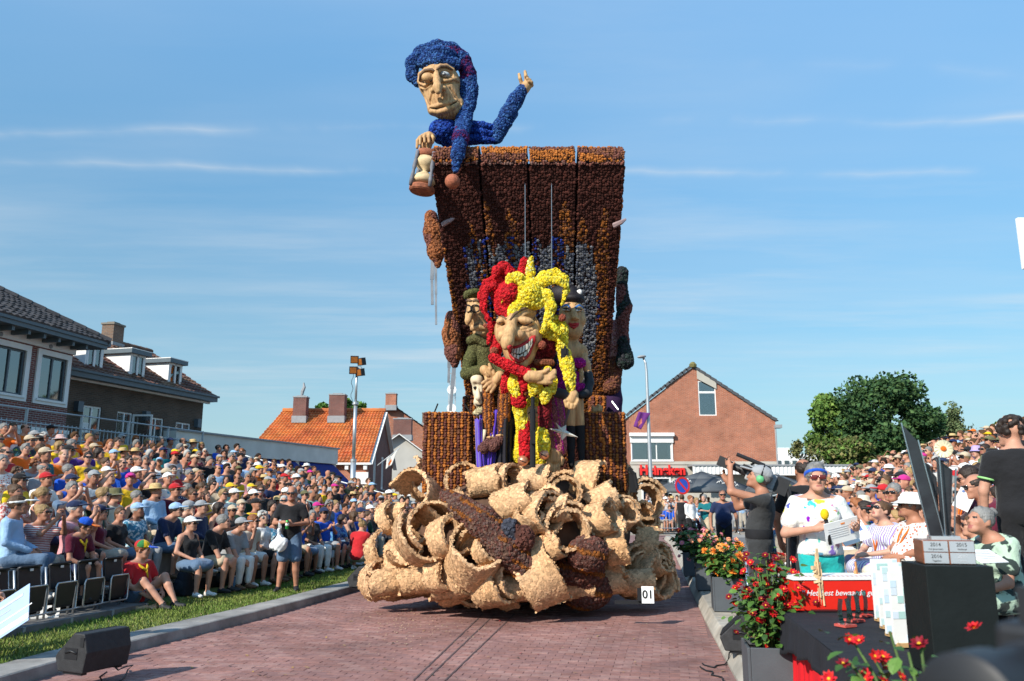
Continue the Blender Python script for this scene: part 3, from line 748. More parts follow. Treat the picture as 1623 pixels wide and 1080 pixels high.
b=MB();b.bar(f5.p(8.2,za-1.9,-1.5),f5.p(9.4,za-2.75,-1.5),1.0,.12,0,(0,1,0));b.build('skylight',M('skylight_glass',(.35,.5,.62),.1,0),H5)
H6=empty('rendered_house',label='pale grey rendered house with slate roof and small dark window beside the float',cat='house')
Y6=60.0;ap=P(630,689,Y6);za=ap.z;f6=Fr((ap.x-2.6,Y6,0),(1,.15))
m_rend=M('pale_render',(.50,.49,.45),.9,.1,1)
wall_holes(f6,0,5.4,-.05,za,[(3.0,4.25,1.95,3.6)],m_rend,'gable',H6,(lambda a:za-1.9*abs(a-2.7)/2.7,[2.7]))
window(f6,(3.0,4.25,1.95,3.6),H6,m_white,(),None,m_white)
tiled('roof_tiles',f6.p(5.7,za-2.1,.3),f6.p(5.7,za-2.1,-7),f6.p(2.7,za+.05,-7),f6.p(2.7,za+.05,.3),m_slate,H6,.3,.35,.04)
tiled('roof_tiles',f6.p(-.3,za-2.1,-7),f6.p(-.3,za-2.1,.3),f6.p(2.7,za+.05,.3),f6.p(2.7,za+.05,-7),m_slate,H6,.3,.35,.04)
for s in(0,5.4):
    b=MB();b.bar(f6.p(s+(.3 if s else-.3),za-2.1,.32),f6.p(2.7,za+.05,.32),.07,.22,0,tuple(f6.n));b.build('barge_board',m_white,H6)
chimney(f6.p(3.0,0,-2).to_tuple(),.7,.4,za-.3,za+1.35,0,H6,m_brD)
# ---- the gable facing us on the right
H7=empty('brick_gable_house',label='broad red brick gable with tall slanting window and red lettered sign at the far end',cat='house')
Y7=48.0;xL,xR=7.05,15.85;f7=Fr((xL,Y7,0),(1,0));W7=xR-xL;zb=3.72;ap7=P(1098,583,Y7);aa=ap7.x-xL;zl7,zr7=P(995,660,Y7).z,P(1226,668,Y7).z
top7=(lambda a:(zl7+(ap7.z-zl7)*a/aa)if a<=aa else(ap7.z+(zr7-ap7.z)*(a-aa)/(W7-aa)),[aa])
def c7(u):return P(u,700,Y7).x-xL
def z7(v):return P(1100,v,Y7).z
hw=(c7(1110),c7(1138),z7(659),z7(604));hb=(c7(1001),c7(1064),z7(730),z7(694));hs=(c7(1017),c7(1058),.4,z7(759))
wall_holes(f7,0,W7,zb,ap7.z,[hw,hb],m_brC,'gable',H7,top7)
wall_holes(f7,0,W7,-.05,zb,[hs],m_conc,'ground_floor_wall',H7)
window(f7,(hw[0],hw[1],hw[2],z7(622)),H7,m_white,(),curtain=1,dep=.08);window(f7,(hw[0],hw[1],z7(622),hw[3]),H7,m_white,(),curtain=1,dep=.08)
b=MB();b.prism([f7.p(hw[0]-.04,top7[0](hw[0])+.0,.03),f7.p(hw[1]+.04,top7[0](hw[1])-.0,.03),f7.p(hw[1]+.04,z7(617),.03),f7.p(hw[0]-.04,z7(601),.03)],f7.n*.06);b.build('slanting_panel',m_conc,H7)
window(f7,hb,H7,m_white,(.62,),.06,m_white,curtain=.35)
b=MB();f7.box(b,hb[0]-.14,hb[1]+.14,hb[3]+.08,hb[3]+.28,0,.3);f7.box(b,hb[0]-.1,hb[1]+.1,hb[3]-.3,hb[3]+.08,0,.12);b.build('roller_shutter',m_white,H7)
window(f7,hs,H7,m_grey,(.5,),.1,None,curtain=1)
b=MB();f7.box(b,-.02,W7+.05,zb-.02,zb+.16,.0,.05);b.build('concrete_band',m_conc,H7)
for p,q in((0,aa),(aa,W7)):
    b=MB();n_=15
    for i in range(n_):
        A=p+(q-p)*i/n_;B=p+(q-p)*(i+1.1)/n_;sgn=.04
        b.bar(f7.p(A-(.15 if p==0 else-.05),top7[0](A)+.03,.05),f7.p(B-(.15 if p==0 else-.05),top7[0](min(B,W7))+.05+.03,.05),.17,.12,0,tuple(f7.n))
    b.build('verge_tiles',m_slate,H7)
for s,(p,q)in enumerate(((0,aa),(aa,W7))):
    b=MB();b.quad([f7.p(p-(.2 if s==0 else 0),top7[0](p)+.02,.1),f7.p(q+(.2 if s else 0),top7[0](q)+.02,.1),f7.p(q+(.2 if s else 0),top7[0](q)+.02,-9),f7.p(p-(.2 if s==0 else 0),top7[0](p)+.02,-9)]);b.build('roof',m_slate,H7)
b=MB();b.lathe([(.0,-.15),(.2,-.1),(.24,.05),(.12,.2),(0,.24)],f7.p(aa,ap7.z+.12,.05),8);b.build('ridge_end',M('mossy',(.16,.14,.05),.9,.3,9),H7)
b=MB();b.tube([f7.p(W7-.05,.1,.1),f7.p(W7-.05,zr7-.3,.1)],.05,8);f7.box(b,W7-.1,W7+.3,zr7-.42,zr7-.22,-.2,.3);b.build('downpipe',m_lead,H7)
sg=Fr((xR,Y7,0),(0,1));wall_holes(sg,0,9,-.05,zr7,[],m_brC,'side_wall',H7);sg2=Fr((xL,Y7+9,0),(0,-1));wall_holes(sg2,0,9,-.05,zl7,[],m_brC,'side_wall',H7)
# red lettering on its pale ground floor
cu=bpy.data.curves.new('sign_text','FONT');cu.body='Heineken';cu.size=.78;cu.extrude=.05;cu.bevel_depth=.012;cu.offset=.022;cu.align_x='CENTER';cu.space_character=1.02
to=bpy.data.objects.new('tmp',cu);COL.objects.link(to);bpy.context.view_layer.update()
me=bpy.data.meshes.new_from_object(to.evaluated_get(bpy.context.evaluated_depsgraph_get()));bpy.data.objects.remove(to)
me.materials.clear();me.materials.append(M('sign_red',(.72,.03,.025),.4,.03));me.name='sign_lettering'
ts=link('letter_sign',me);tag(ts,'red raised lettering sign on the pale ground floor wall of the gable house','sign')
wx=max(v.co.x for v in me.vertices)-min(v.co.x for v in me.vertices);tw_=c7(1083)-c7(1012)
ts.rotation_euler=(R(90),0,0);ts.location=f7.p((c7(1012)+c7(1083))/2,z7(752.5),.16);ts.scale=(tw_/wx,1,1)
b=MB();f7.box(b,c7(1011),c7(1084),z7(755),z7(742),.02,.09);b.build('sign_backing',M('sign_dark_board',(.09,.07,.07),.6,.1),ts,keep=True)  # plain dark board set behind the raised letters
# ---- low pavilion with white corrugated fascia
B8=empty('pavilion',label='low building with long white corrugated fascia beside the brick gable house',cat='building')
xA,xB=P(1098,745,46.5).x,P(1490,745,52).x
b=MB();n_=150;zf0,zf1=P(1200,752,46.5).z,P(1200,738,46.5).z
for i in range(n_):
    x=xA+(xB-xA)*i/n_;x2=xA+(xB-xA)*(i+1)/n_;d0,d1=.05*(i%2),.05*((i+1)%2)
    b.quad([(x,46.5-d0,zf0),(x2,46.5-d1,zf0),(x2,46.5-d1,zf1),(x,46.5-d0,zf1)])
b.build('corrugated_fascia',m_white,B8)
b=MB();b.box(((xA+xB)/2,50,zf1+.02),((xB-xA)/2,3.6,.04));b.build('roof',m_lead,B8)
b=MB();b.box(((xA+xB)/2,51,zf0/2),((xB-xA)/2,2.5,zf0/2));b.build('wall',m_brC,B8)
for u in(1155,1162):
    b=MB();p=P(u,780,48.4);b.box((p.x,48.45,1.2),(.12,.05,1.2));b.build('door_frame',m_white,B8)
b=MB();p=P(1143,780,48.4);b.box((p.x,48.46,1.1),(.5,.04,1.1));b.build('door',m_dark,B8)
# ---- white block far away
B9=empty('distant_block',label='white distant building low on the horizon right of the brick gable',cat='building')
pz=P(1245,722,190);b=MB();b.box((pz.x+2,190,pz.z/2),(9,6,pz.z/2));b.box((pz.x-3,190,pz.z+.8),(3,3,.8));b.build('wall',m_white,B9)
b=MB()
for i in range(9):b.box((pz.x-5.5+1.8*i,183.9,pz.z-2.2),(.5,.1,.7))
b.build('window_band',m_glass,B9)

# ================================================================== THE FLOWER FLOAT
FL=empty('parade_float',(.1,14.0,0),label='towering flower covered parade float with curled wood shavings and an overhanging plank wall',cat='parade float')
def lcol(*c):return np.array(c,float)
MAR,ORA,BRN,PUR,BLU=lcol(.060,.018,.013),lcol(.36,.12,.024),lcol(.18,.07,.034),lcol(.11,.041,.03),lcol(.02,.035,.22)
m_shav=M('wood_shaving',(.60,.43,.235),.85,.16,7,.6,70,attr='Col',spec=.15)
WOODC=lcol(.72,.465,.268)
def wood_col(Pt,tint=1.0):
    n=vnoise(Pt,5,2)[:,None];k=rng.random((len(Pt),1))
    return(WOODC*(1-.18*n)+lcol(.0,-.035,-.05)*n)*(.62+.62*k)*tint
# ---- dark core under the shavings and the chassis
ECEN,ERAD=Vector((.1,14.25,1.2)),Vector((1.94,2.05,.98))
s=SDF();s.ell(ECEN,tuple(ERAD));V_,F_=s.mesh_arrays(.09)
V_[:,2]=np.maximum(V_[:,2],.42)
link('shaving_bed',np_mesh('shaving_bed',V_,F_,M('bed',(.10,.055,.035),.95,.3,6),None,True),FL,True)
b=MB();b.box((.25,16.4,.5),(1.35,2.6,.16));b.build('chassis',m_dark,FL,keep=True)
for x in(-.95,1.3):
    for y in(14.3,17.6):
        b=MB();b.lathe([(.10,-.12),(.36,-.12),(.40,-.07),(.40,.07),(.36,.12),(.10,.12)],(x,y,.40),20,0,Matrix.Rotation(R(90),3,'Y'));b.build('wheel',M('tyre_rubber',(.02,.02,.02),.8,.1),FL,30,keep=True)
b=MB();b.box((.2,17.0,1.25),(1.75,1.7,.95));b.build('rear_body',M('rear_cloth',(.05,.02,.02),.95,.2),FL,keep=True)
def ehit(u,v,grow=0.0):
    d=Vector(ray(u,v));o_=Vector((0,0,CAMZ))-ECEN;r_=ERAD+Vector((grow,)*3)
    A=sum((d[i]/r_[i])**2 for i in range(3));B=2*sum(o_[i]*d[i]/r_[i]**2 for i in range(3));C=sum((o_[i]/r_[i])**2 for i in range(3))-1
    D=B*B-4*A*C
    t=(-B-math.sqrt(D))/(2*A)if D>0 else-B/(2*A)
    p=o_+d*t+ECEN;q=p-ECEN;n=Vector([q[i]/r_[i]**2 for i in range(3)]).normalized();return p,n
def curl(cen,r,wd,axis,mid,sweep,spiral=.12,nth=40,nw=5,parent=FL,tint=1.0,th=.04,twist=0.0,chips=.027,shift=0.0):
    """one curled shaving: a bent strip with thickness, ragged edges and loose chips standing off it"""
    cen=Vector(cen);ax=Vector(axis).normalized();vw=(Vector((0,0,CAMZ))-cen).normalized()
    e1=vw-ax*vw.dot(ax)
    if e1.length<.15:e1=Vector((0,0,1))-ax*ax.z
    e1.normalize();e2=ax.cross(e1);rr=random.Random(int(abs(cen.x*911+cen.z*377+cen.y*53))+nth)
    V=[];ph=rr.uniform(0,6)
    for side in(0,1):
        for i in range(nth+1):
            t=i/nth;a=R(mid-sweep/2+sweep*t);rad=r*(1-spiral*(t-.5)*2)-(th if side else 0)
            for j in range(nw+1):
                q=j/nw*2-1;wv=wd/2*q*(1+.05*math.sin(5*a+ph+q))+(.05*wd*math.sin(3*a+ph))+twist*wd*(t-.5)*2+shift
                rj=rad*(1+.010*math.sin(5*a+3*q+ph)+rr.gauss(0,.001))-.03*r*q*q*.4
                V.append(cen+(e1*math.cos(a)+e2*math.sin(a))*rj+ax*(wv+rr.gauss(0,.003)))
    n1=(nth+1)*(nw+1);F=[]
    for i in range(nth):
        for j in range(nw):
            a=i*(nw+1)+j;F.append((a+nw+1,a+nw+2,a+1,a));F.append((n1+a,n1+a+1,n1+a+nw+2,n1+a+nw+1))
    for i in range(nth):
        a=i*(nw+1);c=a+nw+1;F.append((c+n1,c,a,a+n1));a+=nw;c+=nw;F.append((c,c+n1,a+n1,a))
    for j in range(nw):
        F.append((j+n1,j+1+n1,j+1,j));k=nth*(nw+1)+j;F.append((k,k+1,k+1+n1,k+n1))
    V=np.array([v[:]for v in V]);F=np.array(F);V[:,2]+=max(0.0,.13-V[:,2].min())
    return covered('wood_shaving',V,F,m_shav,chips,lambda q:wood_col(q,tint),parent,chips*1.0,CHIP_V,CHIP_F,.34,.95,keep=True,jit=.5)
Z5=500/1459.0
def cz(x,y,rz,wz,axis,mid=0,sweep=330,spiral=.12,grow=.22,dy=0.0,tint=1.0,**k):
    """shaving read from the enlarged view of the base: centre, radius and width in that view's pixels"""
    axis=(axis[0],axis[1]*(1.9 if abs(axis[1])<.6 else 1.15),axis[2])
    if sweep>=280:sweep+=150;spiral=max(spiral,.20)
    u,v=570+x*Z5,630+y*Z5;p,n=ehit(u,v,grow);p=P(u,v,p.y+dy);sc_=p.y/FPX/.985
    return curl(p,rz*Z5*sc_,wz*Z5*sc_,axis,mid,sweep,spiral,tint=tint,**k)
# (x, y, radius, width, axis, facing angle, sweep)
cz(318,392,80,105,(.35,-1,.25),60,300)
cz(476,392,82,50,(.05,-1,.05),90,300,.05)
cz(255,330,60,60,(-.8,-.4,.5),20,150)
cz(590,392,66,150,(1,-.22,.18),10,340)
cz(690,385,70,60,(1,-.5,.1),0,330)
cz(815,385,66,130,(1,-.10,.08),0,320)
cz(945,440,82,60,(.15,-1,.1),90,310,.1)
cz(880,470,60,55,(-.6,-1,.4),60,250)
cz(1075,400,92,120,(1,-.35,-.06),30,260)
cz(1190,405,82,110,(1,-.28,.0),10,340)
cz(1310,480,88,90,(.35,-1,.15),60,320,tint=.9)
cz(370,480,105,120,(.6,-.8,.4),80,200)
cz(240,480,135,120,(-.55,-.7,.45),70,220,.05)
cz(320,620,128,170,(.35,-1,.30),150,300,.10,.30)
cz(420,650,90,120,(.8,-.5,.3),10,200,.1,.34)
cz(150,560,72,60,(.9,-.3,.4),30,260)
cz(720,490,74,165,(1,-.15,.35),10,320)
cz(640,500,84,80,(.5,-1,.1),120,240)
cz(850,540,92,105,(.75,-.7,.1),45,320)
cz(780,570,66,90,(.3,-.6,.9),0,250)
cz(955,610,102,100,(.3,-1,.25),70,300)
cz(930,520,60,90,(1,-.2,.2),10,300)
cz(1110,570,76,140,(1,-.35,.4),10,330)
cz(1215,545,70,90,(.6,-.5,.7),20,300)
cz(1130,480,66,130,(1,-.1,.5),10,250)
cz(1200,670,110,92,(1,-.15,.1),5,110,.0)
cz(1300,560,64,80,(.7,-.5,.4),0,330)
cz(1330,690,80,95,(.9,-.2,-.3),10,200)
cz(1290,845,112,120,(.35,-1,.12),90,330,.08,.30)
cz(1372,855,92,80,(.7,-.7,.2),20,320,.1,.25)
cz(1375,760,70,90,(.8,-.3,.4),10,300)
cz(1140,640,70,80,(.2,-1,.2),60,250)
cz(540,735,122,165,(.25,-.75,.75),25,320,.08,.30)
cz(600,700,70,80,(.5,-.8,.5),0,260)
cz(262,870,135,165,(1,-.28,.22),8,300,.05,.32)
cz(385,820,78,100,(.75,-.6,.2),15,330,.1,.40)
cz(320,735,82,70,(.4,-.9,.5),180,240,.1,.36)
cz(630,865,100,150,(.9,-.45,.3),10,330,.08,.38)
cz(700,845,84,60,(.8,-.8,.2),20,310,.1,.36)
cz(845,800,165,165,(.90,-.1,.42),4,120,.0,.14)
cz(880,700,60,120,(.95,-.2,.4),20,250)
cz(95,860,82,90,(.6,-.8,.25),30,320,.1,.18)
cz(160,900,70,90,(.5,-.5,.7),20,260,.1,.22)
cz(530,945,82,100,(.2,-1,.15),200,290,.1,.34)
cz(440,900,90,110,(.9,-.3,.3),10,240,.1,.28)
cz(700,955,130,80,(1,-.1,.12),15,90,.0,.30)
cz(840,950,150,60,(1,-.1,.05),12,70,.0,.22)
cz(130,715,92,90,(.7,-.5,.5),10,220,.1,.2)
cz(190,790,84,110,(.9,-.3,.4),0,240,.1,.25)
cz(210,690,80,80,(.3,-1,.3),90,260,.1,.25)
cz(480,830,90,90,(.6,-.7,.3),40,260,.1,.28)
cz(1190,780,64,90,(.9,-.3,.3),0,240,.1,.24)
cz(1080,830,70,100,(.9,-.3,.3),0,240,.1,.05)
rr_=random.Random(5)
for i in range(11):  # loose shavings filling the gaps behind the large ones
    x=rr_.uniform(110,1380);lowy=940-250*abs((x-730)/720)**2.2
    y=rr_.uniform(430,lowy);a=rr_.uniform(-.9,.9)
    cz(x,y,rr_.uniform(50,76),rr_.uniform(60,100),(math.cos(a),-rr_.uniform(.1,1),rr_.uniform(-.3,.7)),rr_.uniform(-40,80),rr_.uniform(200,330),.12,.03,nth=22,nw=5)
for i in range(9):
    x=-2.0+.5*i
    curl((ECEN.x+(x-.1)*1.0,13.1-.28*(4-abs(i-4))**.8,.46+.05*(i%2)),.2,.5,(1,-.2*(i-4)/4,.1),10,260,nth=18,nw=5)
# ---- the carved wooden limb lying among the shavings
def rows_cover(name,sdf_,res,r,colfn,parent=FL,spacing=None,mat=FLOWER,**k):
    V,F=sdf_.mesh_arrays(res);return covered(name,V,F,mat,r*.95,colfn,parent,spacing or r*1.4,keep=True,**k)
def zpt(x,y,grow=.3):u,v=570+x*Z5,630+y*Z5;p,n=ehit(u,v,grow);return np.array(p[:])
def limbcol(Pt):
    q=vnoise(Pt,6,4);st=(np.sin(Pt[:,0]*16+Pt[:,2]*29)>.72)&(q>.35)
    c=pick(Pt,[PUR*1.2,lcol(.11,.065,.055),PUR*.8,lcol(.15,.085,.06)]);c[st]=pick(Pt[st],[ORA*.75,ORA*.5]);return c
s=SDF();r1=55*Z5*.0098
s.chain([(zpt(400,455),.10),(zpt(470,510),.17),(zpt(570,580),.22),(zpt(680,690),.24),(zpt(770,780),.22),(zpt(860,880,.2),.16)],.06)
rows_cover('carved_limb',s,.04,.025,limbcol)
s=SDF();s.ell(zpt(697,610,.42),(.13,.13,.16),k=.05);s.ell(zpt(757,650,.42),(.16,.14,.17),k=.03);rows_cover('limb_joint',s,.035,.028,lambda q:np.where((q[:,:1]<zpt(722,640)[0]),lcol(.05,.055,.075),PUR)*(.7+.6*rng.random((len(q),1))))
s=SDF();s.ell(zpt(1055,722,.36),(.30,.27,.26),k=.1);s.ell(zpt(1045,880,.26),(.42,.36,.33),k=.12);s.cone(zpt(1050,800,.2),zpt(960,800,.15),.26,.2,.1)
def knob(Pt):
    c=pick(Pt,[PUR*1.3,PUR*.8,lcol(.13,.07,.055)]);b_=(np.sin(Pt[:,2]*21+Pt[:,0]*5)>.70);c[b_]=pick(Pt[b_],[ORA*.8,ORA*.55]);return c
rows_cover('carved_knob',s,.045,.026,knob)
# ---- overhanging wall of four planks
IN=[(12.74,7.34),(13.0,6.92),(13.4,6.36),(13.9,5.79),(14.5,5.08),(15.0,4.48),(15.4,3.98),(15.85,3.42),(16.2,2.85),(16.45,2.2)]
def densify(c,n):
    p=np.array(c);d=np.r_[0,np.cumsum(np.linalg.norm(np.diff(p,axis=0),axis=1))];t=np.linspace(0,d[-1],n)
    return np.stack([np.interp(t,d,p[:,0]),np.interp(t,d,p[:,1])],1),d[-1]
inn,PLEN=densify(IN,40);tn=np.gradient(inn,axis=0);tn/=np.linalg.norm(tn,axis=1)[:,None];nn_=np.stack([-tn[:,1],tn[:,0]],1);nn_[nn_[:,0]<0]*=-1
outc=inn+nn_*.42;outc[0]=(12.9,7.74);outc[1]=(13.2,7.62)
def xl(y):return-1.385+.165*(y-12.74)
def xr_(y):return 1.935-.022*(y-12.74)  # the wall narrows towards its foot
def XF(f,y):return xl(y)+f*(xr_(y)-xl(y))
GAP=.0135
def wall_col(Pt,plank):
    y,z=Pt[:,1],Pt[:,2];sx=(Pt[:,0]-xl(y))/(xr_(y)-xl(y));t=np.clip((7.34-z)/5.1,0,1)
    st=vnoise(np.stack([sx*26,t*2.2,t*0],1),1.0,2);st2=vnoise(np.stack([sx*44,t*3.5+sx*3,t*0],1),1.0,5);k=rng.random(len(Pt))
    c=pick(Pt,[MAR,MAR*1.5,MAR*.7])
    orange=(st*(.55+.75*np.clip((t-.06)/.3,0,1))+.16*np.exp(-((sx-.17)/.16)**2)+.12*np.exp(-((sx-.8)/.16)**2))>.585
    orange &=(t>.05)&(k<.82);c[orange]=pick(Pt[orange],[ORA*.9,ORA*.6,BRN])
    fan=np.abs(sx-.50-.08*(t-.4))<(.41-.25*np.abs(t-.42));flame=fan&(t>.15+.13*st2)&(t<.66)&(st2>.45)
    c[flame]=pick(Pt[flame],[lcol(.17,.17,.19),lcol(.25,.245,.25),lcol(.09,.10,.135)])
    blue=fan&(t>.2)&(t<.6)&(st2<.40)&(k<.6);c[blue]=pick(Pt[blue],[BLU,lcol(.03,.055,.30),lcol(.05,.07,.16)])
    return c
for i in range(4):
    xa=.25*i+GAP/2;xb=.25*(i+1)-GAP/2
    V,F=[],[]
    for x in(xa,xb):
        V+=[(XF(x,q[0]),q[0],q[1])for q in inn]+[(XF(x,q[0]),q[0],q[1])for q in outc]
    n=len(inn)
    for j in range(n-1):
        F+=[(j,j+1,2*n+j+1,2*n+j),(n+j+1,n+j,3*n+j,3*n+j+1),(j+1,j,n+j,n+j+1),(2*n+j,2*n+j+1,3*n+j+1,3*n+j)]
    F+=[(0,2*n,3*n,n),(n-1,2*n-1,4*n-1,3*n-1)]
    V,F=np.array(V,float),np.array(F)
    sp=.043;na,nb=int((xb-xa)*3.1/sp),int(PLEN/sp);gi,gj=np.meshgrid(np.arange(na),np.arange(nb));gi,gj=gi.ravel(),gj.ravel()
    tt=(gj+.5+rng.normal(0,.2,len(gj)))/nb*(n-1);yy,zz=np.interp(tt,np.arange(n),inn[:,0]),np.interp(tt,np.arange(n),inn[:,1])
    ny,nz=np.interp(tt,np.arange(n),nn_[:,0]),np.interp(tt,np.arange(n),nn_[:,1])
    pi=np.stack([XF(xa+(gi+.5+rng.normal(0,.2,len(gi)))*(xb-xa)/na,yy),yy,zz],1);ni=np.stack([0*yy,-ny,-nz],1)
    # lit end of the plank and, on the outer planks, the flank
    na2=int((xb-xa)*3.3/.042);e=np.array([(a_+.5,b_+.5)for a_ in range(na2)for b_ in range(10)])+rng.normal(0,.2,(na2*10,2))
    q=e[:,1]/10;wob=.05*vnoise(np.stack([e[:,0]*.35+i*7,q*4,q*0],1),1.5)
    pe=np.stack([XF(xa+e[:,0]*(xb-xa)/na2,12.8),12.74+.16*q-wob-.11*np.sin(q*3.14),7.34+.40*q],1);ne=np.tile([[0,-.93,.37]],(len(pe),1))
    bandn=vnoise(np.stack([pe[:,0]*1.1+i*5,pe[:,2]*14,pe[:,0]*0],1),1.35,1);ce=np.where(bandn[:,None]>.5,pick(pe,[ORA*1.25,ORA]),pick(pe,[BRN*1.1,PUR*1.5]));ce[q<.14]=pick(pe[q<.14],[PUR*1.8,lcol(.2,.11,.09)])
    P_,N_,C_=[pi,pe],[ni,ne],[wall_col(pi,i),ce]
    tops=sample(np.array([V[n],V[n+3],V[3*n+3],V[3*n]]),np.array([[0,3,2,1]]),.06);P_.append(tops[0]);N_.append(np.tile([[0,.3,.95]],(len(tops[0]),1)));C_.append(pick(tops[0],[ORA,BRN]))
    for side,x in((0,xa),(1,xb)):
        if(side==0 and i>0)or(side==1 and i<3):continue
        m_=1500;ts=rng.random(m_)*(n-1);fr_=rng.random(m_);yi=np.interp(ts,np.arange(n),inn[:,0])*(1-fr_)+np.interp(ts,np.arange(n),outc[:,0])*fr_;zi=np.interp(ts,np.arange(n),inn[:,1])*(1-fr_)+np.interp(ts,np.arange(n),outc[:,1])*fr_
        ps=np.stack([XF(x,yi),yi,zi],1);P_.append(ps);N_.append(np.tile([[-1.0 if side==0 else 1.0,0,0]],(m_,1)));C_.append(np.where(vnoise(ps,5)[:,None]>.5,pick(ps,[ORA,BRN]),pick(ps,[PUR,MAR*2])))
    P_,N_,C_=map(np.concatenate,(P_,N_,C_));W,Fc=stamps(P_,N_,.027,hz=.8,jit=.45)
    T=np.concatenate([F[:,[0,1,2]],F[:,[0,2,3]]])
    link('plank',np_mesh('plank',np.concatenate([V,W]),np.concatenate([T,Fc+len(V)]),FLOWER,None,False,np.concatenate([np.tile(MAR*.6,(len(V),1)),np.repeat(C_,len(DOME_V),0)])),FL,True)
V,F=[],[]
for x in(.012,.988):
    V+=[(XF(x,q[0]),q[0]+.1,q[1]+.08)for q in inn]+[(XF(x,q[0]),q[0]+.22,q[1]+.1)for q in inn]
for j in range(n-1):F+=[(j,j+1,2*n+j+1,2*n+j),(n+j,3*n+j,3*n+j+1,n+j+1)]
link('plank_backing',np_mesh('plank_backing',np.array(V),np.array(F),M('backing',(.02,.006,.008),.95,0),None,False),FL,True)
b=MB();
for u in(832,874):b.tube([P(u,268,12.9),P(u+.5,430,12.9)],.006,5)
b.build('marionette_string',m_steel,FL,keep=True)
for u,v,s_ in((973,358,1),(702,356,-1)):
    p=P(u,v,13.3);b=MB();b.tube([p,p+Vector((.12,-.1,.03)),p+Vector((.2,-.05,.1))],[.05,.04,.02],6);b.build('torn_patch',M('torn_foil',(.35,.25,.25),.5,.3),FL,keep=True)
# ---- square flower pillars
def pillar(u0,u1,v0,v1,Y,dep):
    a,c=P(u0,v0,Y),P(u1,v1,Y);x0,x1,z1,z0=a.x,c.x,a.z,c.z;y0,y1=Y,Y+dep
    bb=MB();bb.box(((x0+x1)/2,(y0+y1)/2,(z0+z1)/2),((x1-x0)/2,dep/2,(z1-z0)/2));V=np.array(bb.v);F=np.array(bb.f)
    P_,N_,C_=[],[],[]
    for fc in range(3):
        sp=.055
        if fc==0:na,nb=int((x1-x0)/sp),int((z1-z0)/(sp*.8))
        elif fc==1:na,nb=int(dep/sp),int((z1-z0)/(sp*.8))
        else:na,nb=int((x1-x0)/sp),int(dep/sp)
        gi,gj=np.meshgrid(np.arange(na),np.arange(nb));gi=gi.ravel()+.5+rng.normal(0,.1,na*nb);gj=gj.ravel()+.5+rng.normal(0,.15,na*nb);f1_,f2_=gi/na,gj/nb;colz=np.floor(gi).astype(int)
        for sgn in((0,)if fc!=1 else(0,1)):
            if fc==0:p=np.stack([x0+f1_*(x1-x0),f1_*0+y0,z0+f2_*(z1-z0)],1);nr_=[0,-1,0]
            elif fc==1:p=np.stack([f1_*0+(x0,x1)[sgn],y0+f1_*dep,z0+f2_*(z1-z0)],1);nr_=[(-1,1)[sgn],0,0]
            else:p=np.stack([x0+f1_*(x1-x0),y0+f2_*dep,f1_*0+z1],1);nr_=[0,0,1]
            ora=((colz%2)==1)^(vnoise(p,3.0,int(u0))>.66)
            if fc==2:ora=vnoise(p,6)>.4
            c_=pick(p,[PUR*1.4,BRN*.8,MAR*2]);c_[ora]=pick(p[ora],[ORA*1.15,ORA*.8]);P_.append(p);N_.append(np.tile([nr_],(len(p),1)));C_.append(c_)
    P_,N_,C_=map(np.concatenate,(P_,N_,C_));W,Fc=stamps(P_,N_.astype(float),.031,hz=1.0)
    T=np.concatenate([F[:,[0,1,2]],F[:,[0,2,3]]])
    return link('pillar',np_mesh('pillar',np.concatenate([V,W]),np.concatenate([T,Fc+len(V)]),FLOWER,None,False,np.concatenate([np.tile(MAR,(len(V),1)),np.repeat(C_,len(DOME_V),0)])),FL,True)
pillar(673,744,655,780,13.45,.8);pillar(927,993,655,780,13.45,.8);pillar(735,762,629,790,14.9,.5);pillar(938,962,629,760,14.9,.5)
b=MB();b.tube([P(736,640,13.4),P(745,654,13.4)],.012,5);b.tube([P(688,655,13.8),P(694,640,13.8)],.014,5);b.build('spike',m_dark,FL,keep=True)
# black fittings in the gap behind the right pillar and the number plate
b=MB();p=P(1003,765,13.3);b.box(p,(.05,.08,.16));b.tube([P(996,742,13.2),P(1006,752,13.2),P(1010,775,13.2)],.03,6);b.build('speaker_bracket',m_dark,FL,keep=True)
pl=P(1026.5,943,11.75);rotp=Matrix.Rotation(R(-4),3,'Z')@Matrix.Rotation(R(-8),3,'X')
b=MB();b.box(pl,(.085,.012,.115),rotp);npl=b.build('number_plate',M('plate_white',(.80,.80,.78),.5,.02),FL,keep=True)
b=MB();b.box(pl+Vector((-.2,.06,-.11)),(.26,.03,.025),rotp);b.box(pl+Vector((-.11,.03,.0)),(.03,.03,.09),rotp);b.build('plate_bracket',m_dark,FL,keep=True)
def text_mesh(body,size,ext=.002,font=None,align='CENTER',shear=0.0,off=0.0):
    cu=bpy.data.curves.new('t','FONT');cu.body=body;cu.size=size;cu.extrude=ext;cu.align_x=align;cu.align_y='CENTER';cu.shear=shear;cu.offset=off
    to=bpy.data.objects.new('tmp',cu);COL.objects.link(to);bpy.context.view_layer.update()
    me=bpy.data.meshes.new_from_object(to.evaluated_get(bpy.context.evaluated_depsgraph_get()));bpy.data.objects.remove(to);me.materials.clear();return me
m_ink=M('black_ink',(.012,.012,.012),.6,0)
def text_at(name,body,size,loc,rot,mat,parent,ext=.002,**k):
    me=text_mesh(body,size,ext,**k);me.materials.append(mat);me.name=name;o=link(name,me,parent)
    M_=Matrix.Translation(loc)@rot.to_4x4()@Matrix.Rotation(R(90),4,'X')
    o.matrix_parent_inverse=wmat(parent).inverted();o.location,q,o.scale=M_.decompose();o.rotation_euler=q.to_euler();return o
text_at('number','01',.155,pl+rotp@Vector((0,-.016,0)),rotp,m_ink,npl,off=.003)

